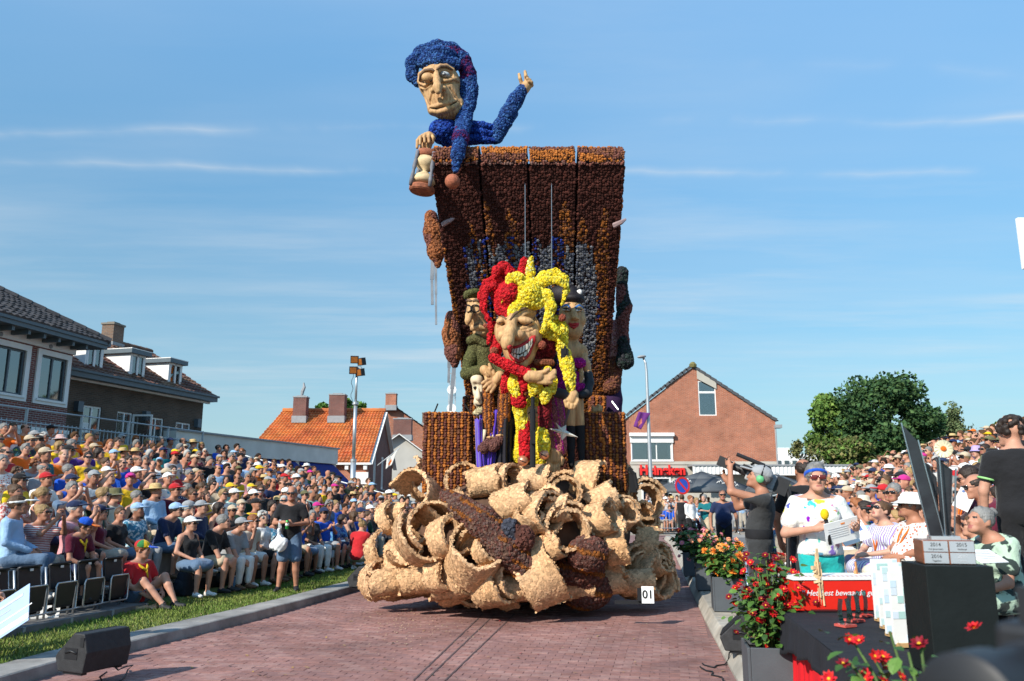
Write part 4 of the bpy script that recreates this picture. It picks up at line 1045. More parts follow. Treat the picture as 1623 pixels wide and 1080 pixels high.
# ================================================================== THE PUPPETS ON THE FLOAT
from mathutils.bvhtree import BVHTree
class Px:
    """reads points and sizes off an enlarged view of the photograph: origin, magnification, depth of the thing"""
    def __init__(s,ox,oy,k,Y):s.ox,s.oy,s.k,s.Y=ox,oy,k,Y
    def uv(s,x,y):return s.ox+x/s.k,s.oy+y/s.k
    def p(s,x,y,d=0.0):return np.array(P(*s.uv(x,y),s.Y+d)[:])
    def r(s,z):return z/s.k*s.Y/FPX/.965
    def ch(s,pts,k=.03,sd=None):
        sd=sd or SDF();sd.chain([(s.p(x,y,d),s.r(r_))for x,y,d,r_ in pts],k);return sd
    def ell(s,sd,x,y,d,rx,rz,rd=None,tilt=0,k=.04,op='+'):
        rd=rd if rd is not None else rx;a=R(tilt);rot=np.array([[math.cos(a),0,math.sin(a)],[0,1,0],[-math.sin(a),0,math.cos(a)]])
        sd.ell(s.p(x,y,d),(s.r(rx),s.r(rd),s.r(rz)),rot,k,op);return sd
    def bake(s,sd,res):
        V,F=sd.mesh_arrays(res);s.bvh=BVHTree.FromPolygons([tuple(v)for v in V],[tuple(int(q)for q in f)for f in F]);return V,F
    def on(s,x,y,off=0.0):
        d=Vector(ray(*s.uv(x,y))).normalized();h=s.bvh.ray_cast(Vector((0,0,CAMZ)),d)
        if h[0]is None:
            h=s.bvh.find_nearest(Vector(s.p(x,y,-.05)))
        return np.array((h[0]-d*off)[:])
    def groove(s,sd,pts,r,k=.012,op='-',off=.0):
        q=[s.on(x,y,off)for x,y in pts];sd.chain([(a,s.r(r))for a in q],k,op)
    def line(s,name,pts,r,mat,parent,off=.004,taper=True,n=6):
        m=MB();q=[s.on(x,y,off)for x,y in pts];k_=len(q)
        m.tube(q,[s.r(r)*((.35+.65*math.sin(math.pi*(i+.6)/(k_+.2)))if taper else 1)for i in range(k_)],n);return m.build(name,mat,parent,True,keep=True)
m_carve=M('carved_wood',(.50,.295,.135),.62,.30,5,.5,16,stretch=(5,5,.8),spec=.3,hue=.01)
m_carve2=M('pale_bone',(.66,.55,.38),.7,.15,6,.3,30)
m_browhair=M('brow_wood',(.16,.095,.055),.8,.25,20,.5,60)
m_lip=M('lip_red',(.42,.022,.022),.5,.12,18,.2,80)
m_tooth=M('tooth_cream',(.72,.68,.55),.4,.08,20)
m_copper=M('copper_bell',(.62,.27,.15),.35,.2,8,metal=.6)
m_ball=M('ball_terracotta',(.36,.115,.06),.8,.3,30,.6,90)
m_blk=M('black_cloth',(.012,.012,.014),.9,.2,10)
RED,YEL,DRD=lcol(.50,.012,.018),lcol(.80,.60,.025),lcol(.16,.010,.014)
def cred(q):return pick(q,[RED,RED*.75,RED*1.25])
def cyel(q):return pick(q,[YEL,YEL*.85,lcol(.74,.66,.10)])
def cdrd(q):return pick(q,[DRD,DRD*.6,DRD*1.4])
def cover(name,sd,r,col,parent,res=.04,spacing=None,**k):
    V,F=sd.mesh_arrays(res);return covered(name,V,F,FLOWER,r*.74,col,parent,spacing or r*.97,keep=True,**k)
def plain(name,sd,mat,parent,res=.025):
    V,F=sd.mesh_arrays(res);return link(name,np_mesh(name,V,F,mat),parent,True)
def puppet(loc,label):return empty('puppet',loc,label=label,cat='puppet',group='puppets on the parade float')
def hand(px,wrist,tip_dir,size,fingers,parent,name='hand',mat=m_carve,d=0.0,palm=None):
    """wooden hand: palm plus separately bent fingers given as pixel polylines"""
    s=SDF();s.cone(px.p(*wrist,d),px.p(*tip_dir,d),px.r(size),px.r(size*.95),.03)
    if palm:px.ell(s,*palm[:2],d,palm[2],palm[3],palm[2]*.6)
    for f in fingers:
        n_=len(f);s.chain([(px.p(x,y,d+dd),px.r(size*(.40-.12*i/n_)))for i,(x,y,dd)in enumerate(f)],.012)
    return plain(name,s,mat,parent,.014)

# ---------------------------------------------------------------- the jester
J=puppet((.15,12.7,2.2),'grinning jester puppet in red and yellow with a many horned hat, largest in the middle')
z3=Px(720,400,4.5,12.6)
s=SDF();z3.ell(s,462,585,0,148,205,150);z3.ell(s,470,740,-.06,98,85,100,k=.1);z3.ell(s,350,560,-.12,62,90,70,k=.1);z3.ell(s,560,590,-.1,60,95,80,k=.1)
z3.bake(s,.025)
z3.groove(s,[(440,505),(500,490),(575,462)],34,.03);z3.groove(s,[(300,480),(345,500)],22,.03)  # eye hollows
z3.ell(s,512,492,-.29,60,30,44,14,.02);z3.ell(s,332,492,-.26,34,24,34,-10,.02)  # heavy lids
z3.groove(s,[(405,492),(440,440),(510,402),(600,400)],24,.03,'+');z3.groove(s,[(290,430),(330,450),(385,495)],20,.03,'+')  # brow ridges
s.chain([(z3.p(415,470,-.30),z3.r(34)),(z3.p(400,560,-.42),z3.r(42)),(z3.p(378,640,-.56),z3.r(42)),(z3.p(368,672,-.58),z3.r(26))],.05)
z3.ell(s,465,592,-.36,40,36,44,k=.04);z3.ell(s,335,600,-.33,26,36,40,k=.04)
z3.ell(s,468,800,-.18,54,38,60,k=.05);z3.ell(s,455,832,-.2,26,18,30,k=.04)
for a in(((480,556),(520,548),(580,512)),((480,575),(530,572),(590,540)),((330,530),(300,545)),((545,590),(585,640),(588,700))):z3.groove(s,a,5,.008)
V,F=z3.bake(s,.016);link('face',np_mesh('face',V,F,m_carve),J,True)
z3.line('eyelid_line',[(452,498),(480,515),(515,520),(550,500),(576,462)],6,m_dark,J);z3.line('eyelid_line',[(300,488),(325,505),(352,503)],5,m_dark,J)
z3.line('eyebrow',[(398,485),(425,445),(470,412),(530,390),(600,392)],11,m_browhair,J);z3.line('eyebrow',[(300,430),(330,448),(372,478)],9,m_browhair,J)
UP=[(388,668),(430,684),(478,668),(528,636),(568,596)];LO=[(392,690),(410,752),(462,782),(525,742),(568,630)]
def arc(c,t):
    f=t*(len(c)-1);i=min(int(f),len(c)-2);q=f-i;return c[i][0]*(1-q)+c[i+1][0]*q,c[i][1]*(1-q)+c[i+1][1]*q
b=MB();ring=[arc(UP,t/14)for t in range(15)]+[arc(LO,1-t/14)for t in range(15)]
b.tube([z3.on(x,y,.012)for x,y in ring],z3.r(13),7,closed=True);b.build('lips',m_lip,J,True,keep=True)
b=MB();n_=10
for i in range(n_):b.quad([z3.on(*arc(UP,i/n_),.006),z3.on(*arc(UP,(i+1)/n_),.006),z3.on(*arc(LO,(i+1)/n_),.006),z3.on(*arc(LO,i/n_),.006)])
b.build('mouth',m_dark,J,keep=True,fix=False)
for row in(0,1):
    n_=9-row
    for i in range(n_):
        t0,t1=.05+.9*(i+.07)/n_,.05+.9*(i+.93)/n_
        def mixp(t,f):a,b_=arc(UP,t),arc(LO,t);return a[0]+(b_[0]-a[0])*f,a[1]+(b_[1]-a[1])*f
        f0,f1=((.06,.54),(.58,.88))[row]
        q=[mixp(t0,f0),mixp(t1,f0),mixp(t1,f1),mixp(t0,f1)];A=[Vector(z3.on(x,y,.012))for x,y in q];B=[Vector(z3.on(x,y,.05))for x,y in q];cB=sum(B,Vector())/4;B=[cB+(p-cB)*.82 for p in B]
        b=MB();b.quad(B);[b.quad([A[k],A[(k+1)%4],B[(k+1)%4],B[k]])for k in range(4)];b.build('tooth',m_tooth,J,keep=True)
def jpart(name,pts,col,r=.03,k=.05,sd=None,res=.04):
    pts=[(x,y,d,q*.86)for x,y,d,q in pts];return cover(name,z3.ch(pts,k,sd),r,col,J,res)
s=SDF();z3.ell(s,385,320,-.02,85,110,150,10);z3.ch([(330,300,0,70),(345,400,-.10,48),(380,445,-.2,30)],.06,s);jpart('hat',[(395,250,.0,70),(370,330,-.1,60)],cred,sd=s)
s=SDF();z3.ell(s,530,315,-.02,100,110,150,-5);z3.ch([(480,330,-.12,60),(430,420,-.24,40),(400,455,-.28,22)],.06,s);z3.ch([(520,350,-.2,45),(600,360,-.16,42)],.06,s);jpart('hat',[(520,270,0,95),(570,320,-.1,70)],cyel,sd=s)
jpart('hat_horn',[(385,260,.05,58),(395,170,.05,62),(350,110,.0,46),(300,130,-.12,30),(290,165,-.18,22)],cred)
jpart('hat_horn',[(360,260,.0,42),(300,190,-.05,34),(225,225,-.10,30),(190,310,-.12,24),(205,400,-.12,20),(240,470,-.12,17),(262,540,-.12,17),(240,650,-.12,14)],cred,.026)
jpart('hat_horn',[(350,300,-.05,32),(285,240,-.14,26),(232,260,-.18,23),(215,320,-.2,20),(222,400,-.2,16)],cred,.026)
jpart('hat_horn',[(490,240,.08,36),(482,150,.08,34),(500,60,.05,30)],cred)
jpart('hat_horn',[(545,240,.0,36),(542,140,-.02,32),(545,50,-.05,24)],lambda q:pick(q,[YEL,YEL*.9,lcol(.70,.70,.28)]))
jpart('hat_horn',[(510,250,-.1,55),(450,190,-.16,50),(405,190,-.2,38),(385,270,-.26,24),(330,375,-.3,6)],cyel,.028)
jpart('hat_horn',[(570,250,0,52),(640,175,.0,42),(720,150,.0,34),(785,185,-.04,28),(800,270,-.08,22),(765,385,-.1,13)],cyel)
jpart('hat_horn',[(560,265,-.08,46),(650,205,-.12,34),(740,200,-.14,26),(790,240,-.14,20)],cyel)
jpart('hat_horn',[(590,290,-.08,48),(660,310,-.16,44),(690,390,-.2,38),(672,470,-.22,28),(630,570,-.24,20)],cyel)
jpart('hat_horn',[(560,330,-.1,50),(500,300,-.22,42),(480,230,-.28,26),(470,215,-.3,12)],cyel)
for x,y,r_,dd in((625,662,28,-.2),(770,468,25,-.15),(285,706,27,-.2),(226,526,17,-.1),(484,763,20,-.38),(272,292,22,-.05)):
    s=SDF();z3.ell(s,x,y,dd,r_,r_);o=cover('bell_ball',s,.016,lambda q:pick(q,[lcol(.36,.10,.06),lcol(.28,.07,.04)]),J,.02)
b=MB();b.tube([z3.p(625,560,-.2),z3.p(625,640,-.2)],.005,4);b.build('ball_string',m_dark,J,keep=True)
s=SDF();z3.ell(s,560,690,.22,165,130,110);z3.ell(s,650,640,.1,80,110,70);jpart('torso',[(520,760,.15,110),(530,900,.10,100)],cdrd,.028,.08,s)
s=SDF();s.box(z3.p(640,790,-.0),(z3.r(72),z3.r(50),z3.r(18)));cover('belt',s,.022,lambda q:pick(q,[lcol(.25,.08,.04),lcol(.18,.06,.03)]),J)
jpart('collar',[(290,530,.05,40),(310,590,.0,44),(330,660,.0,36)],cred);jpart('collar',[(290,540,-.02,20),(270,590,-.06,16)],cyel,.022)
jpart('sleeve',[(300,610,-.02,46),(300,690,-.06,40),(290,730,-.06,34)],cred);jpart('sleeve',[(280,755,-.26,38),(390,812,-.30,40),(520,868,-.34,42)],cred)
jpart('sleeve',[(640,575,-.06,42),(700,585,-.04,48),(765,560,-.02,56)],cyel);jpart('sleeve',[(735,475,.02,32),(760,540,.0,48),(765,620,-.02,46),(768,690,-.02,44)],cyel)
jpart('sleeve',[(785,725,-.04,50),(805,800,-.06,50),(822,890,-.08,42),(835,985,-.1,30)],cyel);jpart('hat_horn',[(675,500,-.24,24),(720,545,-.26,22),(760,590,-.26,14)],lambda q:pick(q,[lcol(.62,.62,.05),YEL]),.022)
b=MB();b.box(z3.p(786,722,-.1),(z3.r(26),.06,z3.r(32)));b.box(z3.p(790,700,-.14),(z3.r(8),.03,z3.r(28)));b.build('elbow_joint',m_dark,J,keep=True)
hand(z3,(535,885),(600,888),42,[[(610,862,-.02),(650,850,-.05),(672,835,-.05)],[(625,880,0),(680,868,-.02),(716,845,-.02)],[(628,895,0),(690,886,-.03),(718,862,-.03)],[(620,915,0),(680,908,-.03),(712,890,-.03)],[(600,925,0),(655,930,-.02),(690,928,-.02)]],J,d=-.36)
z4=Px(720,540,4.5,12.6)
hand(z4,(850,385),(835,425),34,[[(815,410,0),(790,430,-.03),(800,470,-.03)],[(830,430,0),(812,460,-.04),(822,482,-.03)],[(845,440,0),(840,462,-.04),(836,480,-.04)],[(862,430,0),(872,455,-.02),(850,482,-.03)],[(870,400,0),(880,430,-.03),(868,455,-.04)]],J,d=-.1)
def flap(pts,col,d):  # a pointed tunic flap
    s=SDF();s.chain([(z3.p(x,y,d-.02*i),z3.r(r_))for i,(x,y,r_)in enumerate(pts)],.05);cover('tunic_flap',s,.028,col,J)
flap([(430,880,34),(425,950,38),(445,1020,26)],cyel,-.12);flap([(375,880,32),(365,960,30),(350,1000,14)],cred,-.05);flap([(500,840,38),(500,920,44),(490,985,20)],cred,-.14);flap([(560,850,24),(575,950,44),(555,1015,20)],cyel,-.18)
flap([(640,890,30),(630,940,38),(650,985,16)],cdrd,-.1);flap([(665,840,28),(690,920,40),(700,990,26)],cyel,-.08);flap([(610,960,26),(645,1010,44),(645,1060,26)],cyel,-.12);flap([(440,1010,36),(460,1060,46),(480,1080,30)],cred,-.08)
def leg(pts,col):cover('leg',z4.ch([(x,y,-.02,r_)for x,y,r_ in pts],.04),.03,col,J)
leg([(455,400,40),(465,480,42),(485,600,38),(495,650,28)],cyel);leg([(500,600,36),(505,700,40),(508,800,38),(505,840,30)],cred)
leg([(650,400,42),(645,500,40),(632,620,30)],cdrd);leg([(628,650,38),(632,720,46),(632,790,42)],cyel)
for x,y,r_ in((490,858,37),(640,815,35)):
    s=SDF();z4.ell(s,x,y,-.08,r_,r_);V,F=z4.bake(s,.016);o=link('foot_bell',np_mesh('foot_bell',V,F,m_copper),J,True);z4.line('bell_slit',[(x-r_*.7,y-8),(x-4,y+3),(x+r_*.6,y+14)],4,m_dark,o)
# the post that carries it, and the small second jester behind
b=MB();b.tube([z4.p(560,400,-.25),z4.p(560,500,-.25)],.028,8);b.tube([z4.p(560,490,-.25),z4.p(560,905,-.25)],z4.r(19),10);b.box(z4.p(562,690,-.32),(.03,.03,.1));b.build('support_post',m_dark,FL,30,keep=True)
J2=puppet((.2,13.2,2.3),'small yellow hooded puppet peeping out behind the black post between the jester legs')
z4b=Px(720,540,4.5,13.1)
s=SDF();z4b.ell(s,565,525,0,56,72,60);z4b.ell(s,572,530,-.14,18,26,24);V,F=z4b.bake(s,.016);link('face',np_mesh('face',V,F,m_carve),J2,True);z4b.line('eyelid_line',[(525,520),(542,512),(556,520)],5,m_dark,J2);z4b.line('eyelid_line',[(585,512),(602,520),(610,514)],5,m_dark,J2)
cover('hood',z4b.ch([(515,470,0,26),(560,445,.0,40),(605,460,0,30),(618,530,.05,20)],.05),.026,cyel,J2);cover('torso',z4b.ch([(560,610,.1,70),(500,700,.1,60),(470,820,.1,50),(620,780,.1,60),(600,880,.1,40)],.06),.03,cyel,J2);cover('leg',z4b.ch([(470,600,.05,24),(465,760,.05,26)],.04),.028,cyel,J2)

# ---------------------------------------------------------------- the moss-green soldier
S_=puppet((-.8,13.4,2.2),'mossy green old man puppet with beret and glasses left of the jester')
zs=Px(720,400,4.5,13.35)
s=SDF();zs.ell(s,160,440,0,78,118,85);zs.ell(s,190,560,-.05,60,62,65,k=.08);zs.bake(s,.02)
s.chain([(zs.p(120,400,-.2),zs.r(18)),(zs.p(108,450,-.32),zs.r(26)),(zs.p(98,490,-.36),zs.r(20)),(zs.p(94,515,-.36),zs.r(9))],.04);zs.groove(s,[(85,345),(120,340),(165,350)],16,.03,'+');zs.groove(s,[(130,545),(180,530),(225,545)],18,.02,'+');zs.groove(s,[(125,480),(130,520)],10);zs.groove(s,[(140,560),(190,570),(220,556)],7);zs.groove(s,[(200,450),(205,510)],6)
V,F=zs.bake(s,.016);link('face',np_mesh('face',V,F,m_carve),S_,True)
zs.line('eyebrow',[(78,350),(100,340),(125,350)],12,m_browhair,S_);zs.line('eyebrow',[(132,350),(155,340),(180,355)],12,m_browhair,S_);zs.line('moustache',[(140,522),(175,512),(215,524)],10,m_browhair,S_)
b=MB()
for cxx in(90,150):b.tube([zs.on(cxx+32*math.cos(a),402+26*math.sin(a),.03)for a in np.arange(14)*math.tau/14],zs.r(5),5,closed=True)
b.tube([zs.on(118,395,.04),zs.on(122,395,.04)],zs.r(5),5);b.build('glasses',m_dark,S_,keep=True)
MOS,MO2=lcol(.085,.095,.028),lcol(.15,.13,.055)
def cmoss(q):n=vnoise(q,5)[:,None];return(MOS*(1-n)+MO2*n)*(.55+.9*rng.random((len(q),1)))
def spart(name,pts,k=.06,sd=None,r=.016):return cover(name,zs.ch(pts,k,sd),r,cmoss,S_,.022,r*1.0,tv=CHIP_V,tf=CHIP_F)
s=SDF();zs.ell(s,135,298,-.02,68,34,70,-8);spart('beret',[(90,315,-.05,22),(180,305,-.02,26)],sd=s)
spart('torso',[(150,640,.1,52),(200,720,.1,100),(230,840,.1,100)]);spart('collar',[(120,630,-.1,34),(160,610,-.12,28),(215,660,-.1,30)])
spart('sleeve',[(150,670,-.02,46),(115,770,-.06,46),(88,862,-.08,40)]);spart('sleeve',[(85,868,-.12,42),(160,855,-.16,40),(225,842,-.2,34)]);spart('sleeve',[(300,790,-.05,40),(350,860,-.1,40),(330,900,-.16,30)])
hand(zs,(215,840),(250,870),34,[[(240,860,0),(262,830,-.05),(250,800,-.05)],[(260,875,0),(285,870,-.04),(280,845,-.04)],[(250,890,0),(275,905,-.05),(268,925,-.05)],[(225,885,0),(232,915,-.05),(240,930,-.05)]],S_,d=-.25)
hand(zs,(325,880),(300,915),34,[[(285,900,0),(235,910,-.04),(200,935,-.04)],[(285,915,0),(240,940,-.05),(210,965,-.05)],[(290,930,0),(255,965,-.05),(232,990,-.05)],[(300,940,0),(280,975,-.04),(262,1000,-.04)],[(270,890,0),(240,880,-.05),(225,862,-.06)]],S_,d=-.3)
zs4=Px(720,540,4.5,13.2)
def cstripe(q):u=np.sin(q[:,0]*95)>.1;c=pick(q,[BRN*.8,PUR]);c[u]=pick(q[u],[ORA*1.4,ORA]);return c
for pts in(((240,330,34),(240,450,40),(246,560,38),(248,670,28)),((362,320,42),(360,420,44),(352,540,42),(342,665,28))):cover('trouser_leg',zs4.ch([(x,y,-.1,r_)for x,y,r_ in pts],.03),.022,cstripe,S_)
for(x,y,xx,yy)in((255,715,205,770),(330,700,275,755)):
    cover('shoe',zs4.ch([(x,y,-.12,34),(xx,yy,-.2,38)],.05),.022,lambda q:pick(q,[lcol(.17,.075,.06),lcol(.12,.05,.045)]),S_)
    b=MB();b.tube([zs4.p(x-28,y-20,-.14),zs4.p(x,y-26,-.2),zs4.p(x+30,y-18,-.14)],zs4.r(9),6);b.build('shoe_cuff',m_carve,S_,keep=True)
# ---------------------------------------------------------------- the pale bone puppet in a purple cloak under it
K=puppet((-.9,13.5,2.0),'bony white long faced puppet in a purple cloak below the mossy green one')
s=SDF();zs4.ell(s,170,330,.0,40,95,50);zs4.ell(s,160,280,-.02,44,40,50,k=.05);zs4.ell(s,180,440,-.05,42,38,45,k=.06);zs4.bake(s,.018)
zs4.groove(s,[(150,320),(152,350)],20,.03);zs4.groove(s,[(180,322),(186,350)],14,.03);s.chain([(zs4.p(168,350,-.15),zs4.r(12)),(zs4.p(170,410,-.22),zs4.r(20))],.03);zs4.groove(s,[(155,460),(180,468),(205,452)],6)
V,F=zs4.bake(s,.014);link('skull',np_mesh('skull',V,F,m_carve2),K,True);zs4.line('eye_socket',[(146,328),(150,345)],13,m_dark,K,.002);zs4.line('mouth_line',[(155,460),(180,468),(205,452)],5,m_dark,K,.003)
cover('hair',zs4.ch([(150,520,-.05,22),(185,500,-.05,26),(205,470,-.02,22),(200,400,.06,24)],.04),.02,lambda q:pick(q,[lcol(.6,.52,.3),lcol(.5,.42,.24)]),K,tv=CHIP_V,tf=CHIP_F)
m_pur=M('purple_tulle',(.085,.03,.42),.75,.35,6,sheen=.4);m_nav=M('black_tulle',(.014,.013,.02),.85,.3,6)
def drape(name,mat,xs0,xs1,y0,y1,d,parent,px=None,amp=.05,folds=7):
    px=px or zs4;V,F=[],[];nu,nv=44,14
    for j in range(nv+1):
        t=j/nv
        for i in range(nu+1):
            q=i/nu;x=(xs0[0]*(1-q)+xs0[1]*q)*(1-t)+(xs1[0]*(1-q)+xs1[1]*q)*t
            V.append(px.p(x,y0+(y1-y0)*t+6*math.sin(q*19),d-(amp*(.3+.7*t))*math.sin(q*folds*6.283+.8*math.sin(3*t))-.25*math.sin(q*3.14)))
    for j in range(nv):
        for i in range(nu):a=j*(nu+1)+i;F.append((a,a+1,a+nu+2,a+nu+1))
    o=link(name,np_mesh(name,np.array(V),np.array(F),mat),parent,True);sm=o.modifiers.new('thickness','SOLIDIFY');sm.thickness=.012;return o
drape('cloak',m_pur,(185,380),(180,300),500,970,.12,K);drape('cloak',m_pur,(150,205),(165,235),560,960,.02,K,folds=3);drape('cloak',m_nav,(300,420),(280,430),560,960,.06,K,folds=4);drape('cloak_lining',m_blk,(180,470),(170,450),480,980,.5,K)
b=MB();b.tube([zs4.p(215,640,-.15),zs4.p(205,720,-.2)],[zs4.r(18),zs4.r(9)],7);b.tube([zs4.p(292,640,-.1),zs4.p(272,690,-.15)],[zs4.r(9),zs4.r(7)],7);b.build('bone',m_carve2,K,True,keep=True)
# ---------------------------------------------------------------- the lady
W_=puppet((.95,13.5,2.2),'lady puppet with blue eyelids, black hair and magenta bodice right of the jester')
zw=Px(720,400,4.5,13.45)
s=SDF();zw.ell(s,838,460,0,92,138,100);zw.ell(s,850,560,-.06,66,62,70,k=.08);zw.bake(s,.02)
zw.groove(s,[(775,405),(800,400),(822,410)],20,.02);zw.groove(s,[(862,412),(890,405),(915,415)],18,.02);zw.ell(s,800,400,-.21,32,18,26,k=.015);zw.ell(s,888,405,-.205,30,18,26,k=.015)
s.chain([(zw.p(850,390,-.2),zw.r(14)),(zw.p(852,440,-.27),zw.r(18)),(zw.p(856,462,-.30),zw.r(20))],.04);zw.ell(s,878,475,-.24,14,11,16);zw.ell(s,840,475,-.24,12,10,16);zw.ell(s,790,490,-.16,40,36,36,k=.06);zw.ell(s,915,485,-.12,26,34,30,k=.06)
s.cone(zw.p(830,580,.06),zw.p(835,700,.08),zw.r(48),zw.r(56),.06);zw.ell(s,835,720,.06,120,70,70,k=.08);zw.ell(s,880,690,-.0,60,34,40,k=.06)
V,F=zw.bake(s,.016);link('face',np_mesh('face',V,F,m_carve),W_,True)
m_eyeb=M('eyelid_blue',(.035,.16,.42),.6,.15,30);m_eyew=M('eye_white',(.75,.75,.72),.3,.03)
for a in(((772,392),(795,380),(822,394)),((862,398),(888,384),(915,396))):zw.line('eyelid',a,13,m_eyeb,W_,.006)
for a in(((776,410),(798,408),(820,414)),((866,416),(888,412),(910,418))):o=zw.line('eye',a,9,m_eyew,W_,.004);zw.line('iris',[(a[1][0]-5,a[1][1]),(a[1][0]+5,a[1][1])],8,M('iris_dark',(.03,.05,.10),.3,.1),W_,.012);zw.line('lash',[(q[0],q[1]-8)for q in a],4,m_dark,W_,.012)
zw.line('eyebrow',[(762,372),(792,352),(828,366)],4,m_browhair,W_);zw.line('eyebrow',[(862,372),(892,356),(918,372)],4,m_browhair,W_);zw.line('lips',[(818,508),(840,518),(866,514),(888,510)],12,m_lip,W_,.01);zw.line('lips',[(822,520),(852,540),(884,520)],11,m_lip,W_,.008)
m_hairb=M('hair_black',(.012,.009,.012),.6,.3,30,.6,70)
s=SDF();zw.ell(s,780,310,.06,96,80,90);zw.ell(s,842,338,-.04,88,44,92);zw.ch([(720,290,.05,44),(830,290,-.06,52),(890,330,-.05,26)],.06,s);plain('hair',s,m_hairb,W_)
for i in range(5):s=SDF()if i==0 else s;zw.ell(s,872+22*math.cos(i*1.257)+4*i,290+26*math.sin(i*1.257)+4*i,-.14,17,17,12,k=.02)
plain('hair_flower',s,M('white_flower',(.75,.72,.68),.8,.1),W_,.014)
MAG=lcol(.36,.012,.22)
def cmag(q):return pick(q,[MAG,MAG*.7,MAG*1.35])
s=SDF();zw.ell(s,890,790,-.12,48,36,42);zw.ell(s,790,800,-.05,46,40,42);cover('bodice',zw.ch([(770,870,-.02,40),(810,930,-.0,64),(860,900,-.04,46)],.08,s),.02,cmag,W_)
cover('bodice_skirt',zw.ch([(760,960,-.1,34),(840,960,-.14,34),(915,965,-.1,30)],.06),.02,cmag,W_);cover('bodice',zw.ch([(735,820,.0,20),(770,930,.0,24)],.05),.02,cmag,W_)
plain('arm',zw.ch([(915,730,0,30),(940,800,-.03,30),(955,860,-.04,26)],.03),m_carve,W_);plain('glove',zw.ch([(955,870,-.04,32),(965,930,-.08,30),(945,1000,-.14,34),(905,1020,-.2,26)],.04),M('glove_black',(.018,.02,.025),.6,.2),W_);plain('glove',zw.ch([(705,740,0,28),(700,830,.0,26)],.03),m_blk,W_);plain('arm',zw.ch([(715,690,0,24),(708,730,0,24)],.03),m_carve,W_)
plain('hand',zw.ch([(905,840,-.1,16),(908,890,-.12,16),(898,930,-.12,12)],.03),m_carve,W_)
zw4=Px(720,540,4.5,13.3)
PNK=lcol(.44,.15,.16)
def cpink(q):st=np.sin(q[:,0]*60+q[:,2]*8)>.82;c=pick(q,[PNK,PNK*.7,lcol(.3,.09,.11)]);c[st]=pick(q[st],[MAG*1.1]);return c
cover('skirt',zw4.ch([(745,430,-.05,40),(730,540,-.08,52),(735,650,-.1,56),(745,760,-.1,54)],.05),.02,cpink,W_);plain('cuff',zw4.ch([(740,375,-.1,38),(780,385,-.12,36)],.04),M('cuff_grey',(.06,.055,.06),.9,.2),W_)
for a in(((830,400,.05,44),(828,600,.05,36)),((880,420,.08,40),(895,600,.08,34))):plain('thigh',zw4.ch(a,.03),m_carve,W_)
for a in(((828,620,.05,36),(832,760,.05,28),(835,890,.05,22)),((896,615,.08,34),(905,760,.08,27),(908,890,.08,20))):plain('stocking',zw4.ch(a,.03),m_blk,W_)
hand(zw4,(720,800),(715,845),44,[[(680,830,0),(668,880,-.02),(660,915,-.02)],[(695,850,0),(686,900,-.03),(684,930,-.03)],[(715,855,0),(712,910,-.03),(714,940,-.03)],[(735,850,0),(738,900,-.02),(742,925,-.02)],[(755,830,0),(770,850,-.03),(765,880,-.03)]],W_,d=-.12)
cover('skirt_tail',zw4.ch([(700,920,.1,26),(710,990,.1,30),(700,1080,.15,30)],.05),.022,lambda q:pick(q,[ORA,lcol(.3,.12,.05)]),W_)
WD=empty('star_wand',zw4.p(790,600,-.35),label='grey wand with a white five pointed star held beside the pink skirt',cat='wand')
b=MB();b.tube([zw4.p(835,420,-.34),zw4.p(812,520,-.38),zw4.p(786,610,-.4)],[.018,.022,.016],7);b.build('stick',M('stick_grey',(.12,.09,.09),.8,.2),WD,True,keep=True)
c0=Vector(zw4.p(778,655,-.42));b=MB();pts=[]
for x,y in((722,582),(762,622),(800,600),(795,640),(885,690),(800,680),(768,712),(755,665),(676,628),(745,632)):pts.append(Vector(zw4.p(x,y,-.42)))
for i in range(10):
    for sg in(-.05,.05):t_=[pts[i],pts[(i+1)%10],c0+Vector((0,sg,0))];b.quad(t_)
b.build('star',M('star_white',(.70,.66,.58),.8,.1),WD,keep=True)
# further puppets half hidden behind
K2=puppet((1.5,14.4,3.2),'wooden hand of a hidden puppet resting on the right hand pillar of the float')
hand(Px(720,540,4.5,13.7),(1000,500),(1030,495),22,[[(1010,480,0),(1025,462,-.03),(1048,470,-.03)],[(1015,490,0),(1035,478,-.03),(1054,488,-.03)],[(1012,498,0),(1035,494,-.03),(1050,502,-.02)],[(1000,490,0),(985,478,-.02),(990,466,-.02)]],K2)
# ---------------------------------------------------------------- things hanging along the flanks
z2=Px(650,300,3.0,14.2)
def crust(q):n=vnoise(q,7)[:,None];c=np.where(n>.5,pick(q,[lcol(.34,.12,.045),lcol(.24,.09,.04)]),pick(q,[lcol(.17,.065,.05),PUR*1.8]));return c
for nm,pts,blades,lab in(('a',((100,130,28),(108,210,40),(125,300,36),(132,360,14)),(((108,330),(104,430),(106,550),10),((122,370),(123,500),(124,645),7)),'brown flower covered sheath with grey blades hanging high on the float flank'),
                              ('b',((200,610,30),(195,690,38),(205,780,34),(212,830,18)),(((186,780),(185,850),(183,920),9),((210,835),(200,950),(192,1055),11)),'brown flower covered sheath with long blades hanging low on the float flank')):
    H_=empty('hanging_knife_sheath',z2.p(pts[1][0],pts[1][1],.0 if nm=='a' else .4),label=lab,cat='sheath');dd=.0 if nm=='a' else .4
    s=z2.ch([(x,y,dd,r_)for x,y,r_ in pts],.08);V,F=s.mesh_arrays(.035);covered('sheath',V,F,FLOWER,.026,crust,H_,.03,keep=True)
    for a,b_,c_,wd in blades:
        k=MB();q=[Vector(z2.p(*t,dd))for t in(a,b_,c_)];k.bar(q[0],q[1],z2.r(wd)*1.7,.03);k.bar(q[1],q[2],z2.r(wd)*1.3,.025);k.build('blade',M('blade_grey',(.24,.25,.27),.4,.2,6,metal=.5),H_,keep=True)
